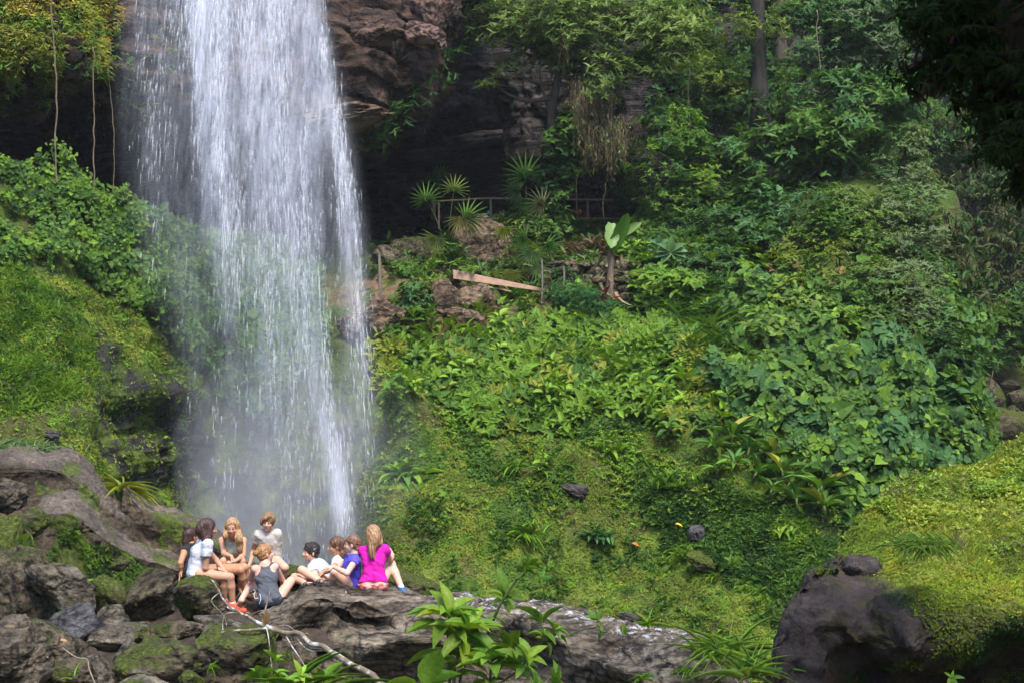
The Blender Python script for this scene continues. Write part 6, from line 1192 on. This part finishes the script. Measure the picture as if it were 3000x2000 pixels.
# near tree at top right, its deep shade put into the leaf colours, its crown reaching up and back over the camera side
tree('near tree at the top right corner, shade put into its almost black leaf colour', [(2700, 40, 200, 130, 0), (2760, 120, 190, 120, 0), (2850, 60, 230, 160, 0), (2800, 200, 150, 90, 0), (2940, 170, 230, 200, 0), (2860, 260, 130, 90, 0), (2960, 330, 190, 190, 0), (2900, 420, 130, 120, 0), (2990, 470, 120, 150, 0), (2680, 170, 90, 60, 0), (2700, 250, 90, 50, 0), (2740, 190, 80, 70, 0), (3100, 250, 260, 400, 0), (2830, 150, 180, 120, .4), (2950, 60, 260, 160, .4), (3080, 60, 300, 200, .3)],
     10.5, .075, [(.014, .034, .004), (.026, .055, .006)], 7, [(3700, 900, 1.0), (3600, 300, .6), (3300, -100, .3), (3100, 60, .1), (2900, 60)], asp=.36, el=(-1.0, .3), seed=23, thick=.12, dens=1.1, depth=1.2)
r_ = np.random.default_rng(3); cc = np.array([4.0, 9.0, 9.0]) + r_.normal(size=(2200, 3)) * [1.3, 1.4, .5]; cc = cc[(cc[:, 2] > CAMZ + cc[:, 1] * .255)]  # unseen canopy, added on the sun side to shade the near tree
mb = MB(); rosettes(mb, cc, UP, 7, .13, .4, (.02, .04, .006), T_HEX, (-.5, .6), r_); o = empty('tree', 'unseen canopy added outside the top right corner to shade the near tree', 'tree'); mb.build('crown', LEAF, o, smooth=False); mt = MB(); mt.add(*tube_geo(spline([[9, 8, -3], [8.5, 8, 4], [6, 8.3, 8.6], [4.0, 9.0, 9.2]], 30), np.linspace(.35, .1, 30), 10)); mt.build('trunk', BARK, o)

# ---------------- fan palms, banana plant, other ledge plants
def fan_palm(label, leaves_, D, base, col='mid'):
    D = hillD(base[0], base[1], D, .9)
    o = empty('fan_palm', label, 'fan palm'); b = P(base[0], base[1], D); o.location = b; st = MB(); st.add(*tube_geo([[0, 0, -.3], [0, 0, .35]], .09, 8)); st.build('trunk', BARK, o); s = D / F; r = np.random.default_rng(int(base[0]))
    for X, Y, R, ang, c in leaves_:
        f = MB(); q = P(X, Y, D - .2) - b; f.add(*tube_geo(spline([[0, 0, .3], q * .6 + [0, 0, .25], q], 8), .014, 5), col=(.09, .12, .03)); n = 15; a = math.radians(ang) + np.linspace(-1.9, 1.9, n); tilt = r.uniform(-.5, -.1)
        d = np.stack([np.cos(a), np.full(n, tilt) , np.sin(a)], -1); L = R * s * (1 - .25 * np.abs(np.linspace(-1, 1, n)) ** 2); f.add(*leaves_geo(T_BLADE1, np.repeat(q[None], n, 0), d, np.tile([0, -1., .3], (n, 1)), L, L * .13, vary(GREENS[c] if isinstance(c, str) else c, n, r, .12, .06))); f.build('frond', LEAF, o)
fan_palm('fan palm nearest the fall with two pale open fans', [(1280, 700, 66, 250, (.15, .19, .045)), (1250, 590, 58, 100, 'mid'), (1330, 560, 50, 85, (.16, .22, .04)), (1350, 640, 62, 280, (.20, .2, .07)), (1365, 640, 70, 20, 'mid'), (1320, 700, 60, 240, 'deep')], 45.0, (1310, 760))
fan_palm('fan palm left of the central tree behind the railing', [(1540, 520, 80, 90, 'mid'), (1520, 560, 60, 170, 'deep'), (1590, 560, 60, 20, 'deep'), (1545, 590, 55, 270, 'deep')], 48.5, (1545, 690))
fan_palm('low fan palm with grey green fans in front of the central tree', [(1590, 600, 60, 170, (.13, .14, .06)), (1478, 670, 52, 270, 'yellow'), (1560, 740, 60, 250, 'pale'), (1540, 700, 60, 190, 'mid'), (1500, 800, 56, 265, 'yellow'), (1575, 780, 50, 260, 'pale'), (1600, 720, 56, 320, 'mid'), (1440, 800, 44, 260, 'yellow')], 44.0, (1560, 840))
fan_palm('small dark palm in the shade right of the fall', [(1260, 540, 50, 60, 'deep'), (1290, 520, 46, 120, 'deep')], 50, (1270, 620))
tree('dark shrub tangle around the foot of the central tree', [(1560, 690, 130, 90, 0), (1600, 760, 110, 110, 0), (1530, 770, 120, 90, 0), (1500, 640, 100, 60, .3), (1640, 820, 60, 80, 0)], 45.2, .16, ['deep', 'mid', 'olive'], 5, None, asp=.4, seed=24, name='shrub', cat='shrub', dens=.6)
tree('bright leaved bush left of the plank', [(1320, 770, 90, 60, 0), (1300, 790, 60, 50, 0), (1350, 800, 50, 40, 0)], 42.5, .17, ['mid', 'bright'], 5, [(1315, 830), (1320, 770)], asp=.42, seed=25, name='bush', cat='bush', thick=.03)
tree('spindly bush beside the tall wooden post', [(1190, 790, 60, 60, 0), (1220, 830, 60, 60, 0), (1215, 880, 70, 60, 0), (1190, 900, 60, 50, 0)], 42.0, .15, ['mid', 'blue'], 5, [(1215, 920), (1200, 790)], asp=.5, seed=26, name='bush', cat='bush', thick=.03, dens=.8)
tree('feathery green fern bush on the ledge below the stone wall', [(1680, 860, 110, 60, 0), (1740, 880, 110, 60, 0), (1640, 850, 60, 40, 0)], 41.0, .13, [(.06, .16, .05)], 7, None, asp=.2, seed=27, name='fern', cat='fern', dens=.9)
tree('bush with round leaves right of the banana plant', [(1900, 800, 120, 80, 0), (1960, 840, 120, 90, 0), (2000, 780, 100, 80, 0), (1900, 740, 90, 60, .2), (2030, 850, 100, 90, 0)], 42.0, .20, ['bright', 'mid'], 5, None, asp=.6, seed=28, name='bush', cat='bush', dens=.8)
def banana():
    D = LD(1785, 865, .5); o = empty('banana_plant', 'young banana plant with a dry brown stem and three torn leaves on the ledge', 'banana plant'); b = P(1785, 870, D); o.location = b
    t = MB(); t.add(*tube_geo(spline([P(1785, 880, D), P(1788, 800, D), P(1790, 730, D)], 14) - b, np.linspace(.11, .075, 14), 10)); t.build('stem', plain('banana_stem', (.17, .12, .08), .8, .4, 10, vec=(4, 4, .6), bmp=.02), o)
    r = np.random.default_rng(3); mb = MB(); n = 14; c = np.stack([r.normal(0, .10, n), r.normal(0, .1, n), r.uniform(.1, 1.5, n)], -1); mb.add(*leaves_geo(T_BLADE, c, np.stack([r.normal(0, .3, n), r.normal(0, .3, n), -np.ones(n)], -1), r.normal(size=(n, 3)), .55, .09, vary((.20, .15, .09), n, r))); mb.build('dead_leaf', LEAF, o)
    for (x0, y0), (x1, y1), wd, dr, cc in [((1790, 735), (1838, 620), .40, -.1, (.09, .20, .035)), ((1800, 700), (1868, 655), .26, .35, (.16, .24, .07)), ((1790, 655), (1790, 728), .42, .0, (.17, .26, .08))]:
        A = P(x0, y0, D - .1) - b; B = P(x1, y1, D - .5) - b; L = np.linalg.norm(B - A); mb = MB(); T = T_long(9, dr, .25, lambda t: np.clip(np.sin(np.pi * np.clip(t * .93 + .06, 0, 1)) ** .45 - .12 * (np.arange(len(t)) % 3 == 1), .03, 1)); mb.add(*leaves_geo(T, [A], [B - A], [[.3, -1, .3]], L, wd, cc)); mb.build('leaf', LEAFW, o)
banana()
def star_leaf(X, Y, D, R, label, col=(.09, .18, .07)):
    o = empty('lobed_leaf_plant', label, 'plant'); b = P(X, Y + 90, D); o.location = b; t = MB(); q = P(X, Y, D - .2) - b; t.add(*tube_geo(spline([[0, 0, 0], q * .5 + [.05, 0, 0], q], 8), .02, 5)); t.build('stem', STEM, o); mb = MB(); n = 9; a = np.linspace(-2.6, 2.6, n) + math.pi / 2
    d = np.stack([np.cos(a), np.full(n, -.35), np.sin(a) * .6 ], -1); mb.add(*leaves_geo(T_LEAF, np.repeat(q[None], n, 0), d, np.tile([0, -.8, .6], (n, 1)), R, R * .5, vary(col, n, rng, .08))); mb.build('leaf', LEAFW, o)
star_leaf(1965, 738, LD(1965, 780, .5), .46, 'plant with one huge pale lobed leaf right of the banana plant'); star_leaf(1930, 720, LD(1930, 780, .3), .32, 'second pale lobed leaf plant just behind the huge one')
o = tuft('red_cordyline', 'small plant with dark red strap leaves below the banana plant', 1765, 900, LD(1765, 895, .3), 14, 80, seed=51, w_=.12, col=(.28, .03, .06), el=(.3, 1.4), cat='plant', T=T_LEAF)
o = tuft('ginger_plant', 'thin plant with small red flowers on the ledge by the railing', 1700, 700, LD(1700, 705, .3), 12, 90, seed=52, w_=.12, col='deep', el=(.4, 1.4), cat='plant', T=T_LEAF)
for i, (X, Y) in enumerate([(1699, 622), (1686, 675), (1688, 693)]):
    V, Fc = soft_rock(900 + i, 3, 8); fl = mesh('flower', V * .07, [Fc], plain('red_petal', (.6, .03, .02), .6, .2), o); fl.location = P(X, Y, LD(1700, 705, .5)) - P(1700, 700, LD(1700, 705, .3))
# ---------------- railing, posts, plank, things on the ledge
def railing():
    D = LD(1700, 680, .5); o = empty('railing', 'thin wooden post and rail fence along the cave ledge', 'railing'); b = P(1440, 665, D); o.location = b
    for X, y0, y1, m in [(1286, 590, 672, RAIL), (1438, 583, 668, WOOD), (1722, 585, 668, RAIL), (1582, 587, 660, WOOD), (1880, 590, 672, WOOD)]:
        t = MB(); s = D / F; c = (P(X, y0, D) + P(X, y1, D)) / 2 - b; t.add(*box_geo(c, ((7 if X in (1438, 1722) else 4.5) * s, .08, (y1 - y0) * s))); t.build('post', m, o, smooth=False)
    for pts, m in [([(1286, 590), (1360, 586), (1438, 582), (1582, 585)], RAIL), ([(1582, 585), (1722, 586), (1800, 588), (1880, 591)], RAIL), ([(1600, 642), (1722, 641), (1880, 641)], RAIL), ([(1380, 655), (1438, 655), (1582, 640)], WOOD), ([(1640, 605), (1700, 628)], RAIL)]:
        t = MB(); q = spline([P(x, y, D - .06) for x, y in pts], 12) - b; t.add(*tube_geo(q, .032, 6)); t.build('rail', m, o)
railing()
for X, y0, y1, D, wd, lb in [(1111, 746, 955, LD(1111, 950), 9, 'tallest wooden post standing at the edge of the fall'), (1587, 760, 892, LD(1587, 888), 6, 'slim wooden post at the right end of the plank'), (1651, 780, 840, LD(1651, 838, .9), 6, 'short wooden post in front of the stone wall')]:
    s = D / F; t = MB(); n = 8; q = spline([(0, 0, -(y1 - y0) * s / 2), (.02, 0, 0), (0, 0, (y1 - y0) * s / 2)], n); V, Fc = tube_geo(q, wd * s * .55 * np.linspace(1.05, .95, n), 5); t.add(V, Fc); o = t.build('wooden_post', WOOD, smooth=False); o.location = P(X, (y0 + y1) / 2, D); tag(o, lb, 'post')
def plank(x0, y0, x1, y1, h0, h1, D0, D1, lb):
    a, b = P(x0, y0, D0), P(x1, y1, D1); s = (D0 + D1) / 2 / F; V = []
    for p, h in ((a, h0), (b, h1)):
        for dy in (0, .07): V += [p + [0, dy, 0], p + [0, dy, -h * s]]
    V = np.array(V) - a; o = mesh('plank', V, [np.array([[0, 1, 5, 4], [2, 6, 7, 3], [0, 4, 6, 2], [1, 3, 7, 5], [0, 2, 3, 1], [4, 5, 7, 6]])], PLANK, smooth=False); o.location = a; tag(o, lb, 'plank')
plank(1328, 790, 1606, 848, 26, 8, LD(1340, 815, .9), LD(1600, 855, .6), 'long sawn orange plank leaning across the rocks on the ledge'); plank(1430, 838, 1500, 852, 4, 4, LD(1430, 855, .6), LD(1500, 862, .5), 'thin batten under the long orange plank')
def lump(label, cat, name, X, Y, w_, h_, D, m, seed):
    V, Fc = soft_rock(seed, 4, 10, .2); s = D / F; o = mesh(name, V * [w_ * s / 2, .2, h_ * s / 2], [Fc], m); o.location = P(X, Y, D); tag(o, label, cat)
lump('blue plastic bag behind the low fan palm on the ledge', 'bag', 'bag', 1565, 651, 34, 20, LD(1565, 660, .15), plain('blue_plastic', (.03, .05, .55), .4, .4, 12, spec=.5), 1)
lump('second blue plastic bag right beside the first', 'bag', 'bag', 1542, 655, 18, 14, LD(1565, 660, .15), plain('blue_plastic_dark', (.02, .04, .4), .4, .4, 12, spec=.5), 2)
lump('grey rucksack in the shade behind the railing', 'rucksack', 'rucksack', 1418, 640, 20, 30, LD(1565, 660, .15), plain('grey_cloth', (.16, .18, .2), .8), 3)
lump('cyan towel behind the railing', 'towel', 'towel', 1431, 627, 8, 20, LD(1565, 660, .15), plain('cyan_cloth', (.04, .3, .5), .8), 4)
lump('pile of grey gear on the ledge left of the blue bags', 'gear', 'gear_pile', 1450, 645, 60, 20, LD(1565, 660, .15), plain('mixed_gear', (.2, .17, .18), .8, .6, 8), 5)

# ------------------------------------------------------------------ waterfall: curtains of falling water, drops, spray
yk = [-400, 0, 300, 500, 800, 1000, 1300, 1600, 1800]
def dens(X, Y):
    L = np.interp(Y, yk, [520, 552, 570, 585, 622, 665, 650, 600, 580]); R = np.interp(Y, yk, [930, 955, 1000, 1038, 1062, 1085, 1105, 1135, 1150]); A = np.interp(Y, yk, [.66, .66, .62, .54, .40, .30, .20, .16, .16])
    d = A * sstep(L - 45, L + 50, X) * sstep(R + 12, R - 45, X); L2 = np.interp(Y, yk, [340, 350, 345, 360, 420, 480, 520, 540, 550]); d = np.maximum(d, np.interp(Y, yk, [.27, .26, .21, .18, .15, .14, .12, .12, .12]) * sstep(L2 - 30, L2 + 120, X) * (X < 800))
    c = np.interp(Y, [500, 900, 1200, 1560, 1700], [880, 925, 955, 1018, 1030]); d = d + np.interp(Y, [600, 900, 1200, 1500, 1620], [0, .2, .5, .95, .8]) * np.exp(-((X - c) / np.interp(Y, [600, 1600], [60, 24])) ** 2)
    c = np.interp(Y, [0, 300, 700, 1300], [930, 990, 1045, 1090]); d = d + np.interp(Y, [0, 300, 700, 1200, 1500], [.1, .25, .35, .12, 0]) * np.exp(-((X - c) / 26) ** 2)
    c = np.interp(Y, [0, 500, 1000, 1500], [600, 650, 760, 790]); d = d + np.interp(Y, [0, 500, 900, 1400], [.28, .2, .12, 0]) * np.exp(-((X - c) / 70) ** 2)
    c = np.interp(Y, [0, 1000], [690, 740]); d = d - .16 * np.exp(-((X - c) / 40) ** 2) * sstep(1400, 900, Y)
    c = np.interp(Y, [300, 1000], [960, 990]); d = d - .30 * np.exp(-((X - c) / 32) ** 2) * sstep(350, 500, Y) * sstep(1300, 1000, Y)
    return np.clip(d, 0, .97)
def water_mat(name, seed, frac, fine):
    m, n, b = mat(name); at = N(n, 'ShaderNodeAttribute', attribute_name='tint'); sx = N(n, 'ShaderNodeSeparateColor'); n.links.new(at.outputs['Color'], sx.inputs[0])
    a = tex(n, 1.0, 3, .55, vec=(1.7 + seed * .2, 1.0, .12)); f = tex(n, 1.0, 4, .62, vec=(fine, 4, fine * .09)); g = tex(n, 1.0, 2, .5, vec=(fine * 2.6, 4, 1.6))
    al = math_(n, 'MULTIPLY', ramp(n, a, [(.3, (.15, .15, .15)), (.7, (1, 1, 1))]).outputs[0], math_(n, 'MULTIPLY', ramp(n, f, [(.32, (.04, .04, .04)), (.70, (1, 1, 1))]).outputs[0], ramp(n, g, [(.3, (.45, .45, .45)), (.7, (1, 1, 1))]).outputs[0]))
    al = math_(n, 'MULTIPLY', al, math_(n, 'MULTIPLY', sx.outputs[0], frac)); al = math_(n, 'MINIMUM', al, .95)
    d = N(n, 'ShaderNodeBsdfDiffuse'); d.inputs[0].default_value = (.80, .82, .93, 1); t = N(n, 'ShaderNodeBsdfTranslucent'); t.inputs[0].default_value = (.80, .82, .93, 1)
    ms = N(n, 'ShaderNodeMixShader'); ms.inputs[0].default_value = .4; n.links.new(d.outputs[0], ms.inputs[1]); n.links.new(t.outputs[0], ms.inputs[2])
    tr = N(n, 'ShaderNodeBsdfTransparent'); mx = N(n, 'ShaderNodeMixShader'); n.links.new(al, mx.inputs[0]); n.links.new(tr.outputs[0], mx.inputs[1]); n.links.new(ms.outputs[0], mx.inputs[2]); n.links.new(mx.outputs[0], n.nodes['Material Output'].inputs[0]); return m
WF = empty('waterfall', None, None); WF['kind'] = 'structure'; WF['label'] = 'tall white waterfall dropping from the cliff'
for k, D0 in enumerate((31.2, 31.9, 32.6, 33.3, 34.0)):
    nu, nv = 220, 200; X, Y = np.meshgrid(np.linspace(300, 1190, nu), np.linspace(-450, 1720, nv)); D = D0 + 3.2 * sstep(900, -300, Y) * .6; G = P(X, Y, D); G[..., 1] += .35 * fbm(G * [1.2, 0, .12], 3, k * 7) ; G[..., 1] -= .5 * np.sin((X - 300) / 890 * math.pi)
    c = np.zeros(G.shape); c[..., 0] = 1 - (1 - dens(X, Y)) ** (1 / 3.2); mesh('water_curtain', G, [grid_faces(nv, nu)], water_mat('water_%d' % k, k, 2.1, (9, 14, 18, 12, 22)[k]), WF, col=c.reshape(-1, 3))
# drops and strings of water, pulled long by the fall
def drops(n, lo, hi, w0, pw):
    X = rng.uniform(330, 1170, n * 6); Y = rng.uniform(-300, 1640, n * 6); d = dens(X, Y); q = ns(X * 2.2, Y * .2, 31); keep = rng.random(n * 6) < (d ** pw) * np.clip(.5 + q * 1.4, .05, 1.2); X, Y = X[keep][:n], Y[keep][:n]; n = len(X)
    p = P(X, Y, rng.uniform(30.6, 34.6, n)); L = rng.uniform(lo, hi, n) * np.exp(rng.normal(0, .3, n)); wd = w0 * np.exp(rng.normal(0, .35, n)); ln = (X - 760) / 4200 + rng.normal(0, .012, n); dr = norm(np.stack([ln, 0 * ln - .02, -np.ones(n)], -1))
    tv = np.array([[0, 0, 0], [1, 0, .35], [-.5, .87, .35], [-.5, -.87, .35], [0, 0, 1.]]); V = p[:, None] + tv[None, :, 2:] * L[:, None, None] * dr[:, None]; V[..., 0] += tv[None, :, 0] * wd[:, None]; V[..., 1] += tv[None, :, 1] * wd[:, None]
    f = np.array([[0, 2, 1], [0, 3, 2], [0, 1, 3], [4, 1, 2], [4, 2, 3], [4, 3, 1]]); return V.reshape(-1, 3), [(f[None] + (np.arange(n) * 5)[:, None, None]).reshape(-1, 3)]
dm, dn_, db = mat('water_drops'); db.inputs['Base Color'].default_value = (.88, .89, .95, 1); db.inputs['Roughness'].default_value = .5; db.inputs['Alpha'].default_value = .24
V, f = drops(10500, .12, .34, .009, 1.5); mesh('water_drops', V, f, dm, WF)
V, f = drops(500, .5, 1.1, .009, 1.6); mesh('water_strings', V, f, dm, WF)
# spray hanging round the foot of the fall
vm = bpy.data.materials.new('spray'); vm.use_nodes = True; n = vm.node_tree; n.nodes.remove(n.nodes['Principled BSDF']); pv = n.nodes.new('ShaderNodeVolumePrincipled'); pv.inputs['Color'].default_value = (.93, .95, 1, 1); pv.inputs['Density'].default_value = .03; n.links.new(pv.outputs[0], n.nodes['Material Output'].inputs['Volume'])
V, Fc = soft_rock(1234, 4, 12, .1); 
for i_, (a_, lb) in enumerate(((2.3, 'densest spray at the foot of the waterfall'), (3.3, 'spray around the foot of the waterfall'), (4.0, 'thin outer spray around the waterfall'))):
    o = mesh('spray', V * [a_ * .9, a_ * .75, a_ * 1.15], [Fc], vm); o.location = (-5.0, 32.0, .6 + .2 * i_); tag(o, lb, kind='stuff')

# ------------------------------------------------------------------ the damp air of the gorge
hm = bpy.data.materials.new('haze'); hm.use_nodes = True; n = hm.node_tree; n.nodes.remove(n.nodes['Principled BSDF']); pv = n.nodes.new('ShaderNodeVolumePrincipled'); pv.inputs['Color'].default_value = (.9, .95, 1, 1); pv.inputs['Density'].default_value = .0003; n.links.new(pv.outputs[0], n.nodes['Material Output'].inputs['Volume'])
V, Fc = box_geo((0, 0, 30), (900, 900, 80)); V[:, 2] = np.where(V[:, 2] > 30, 60, -12); o = mesh('haze', V, Fc, hm, smooth=False); tag(o, 'thin damp haze filling the gorge', kind='stuff')
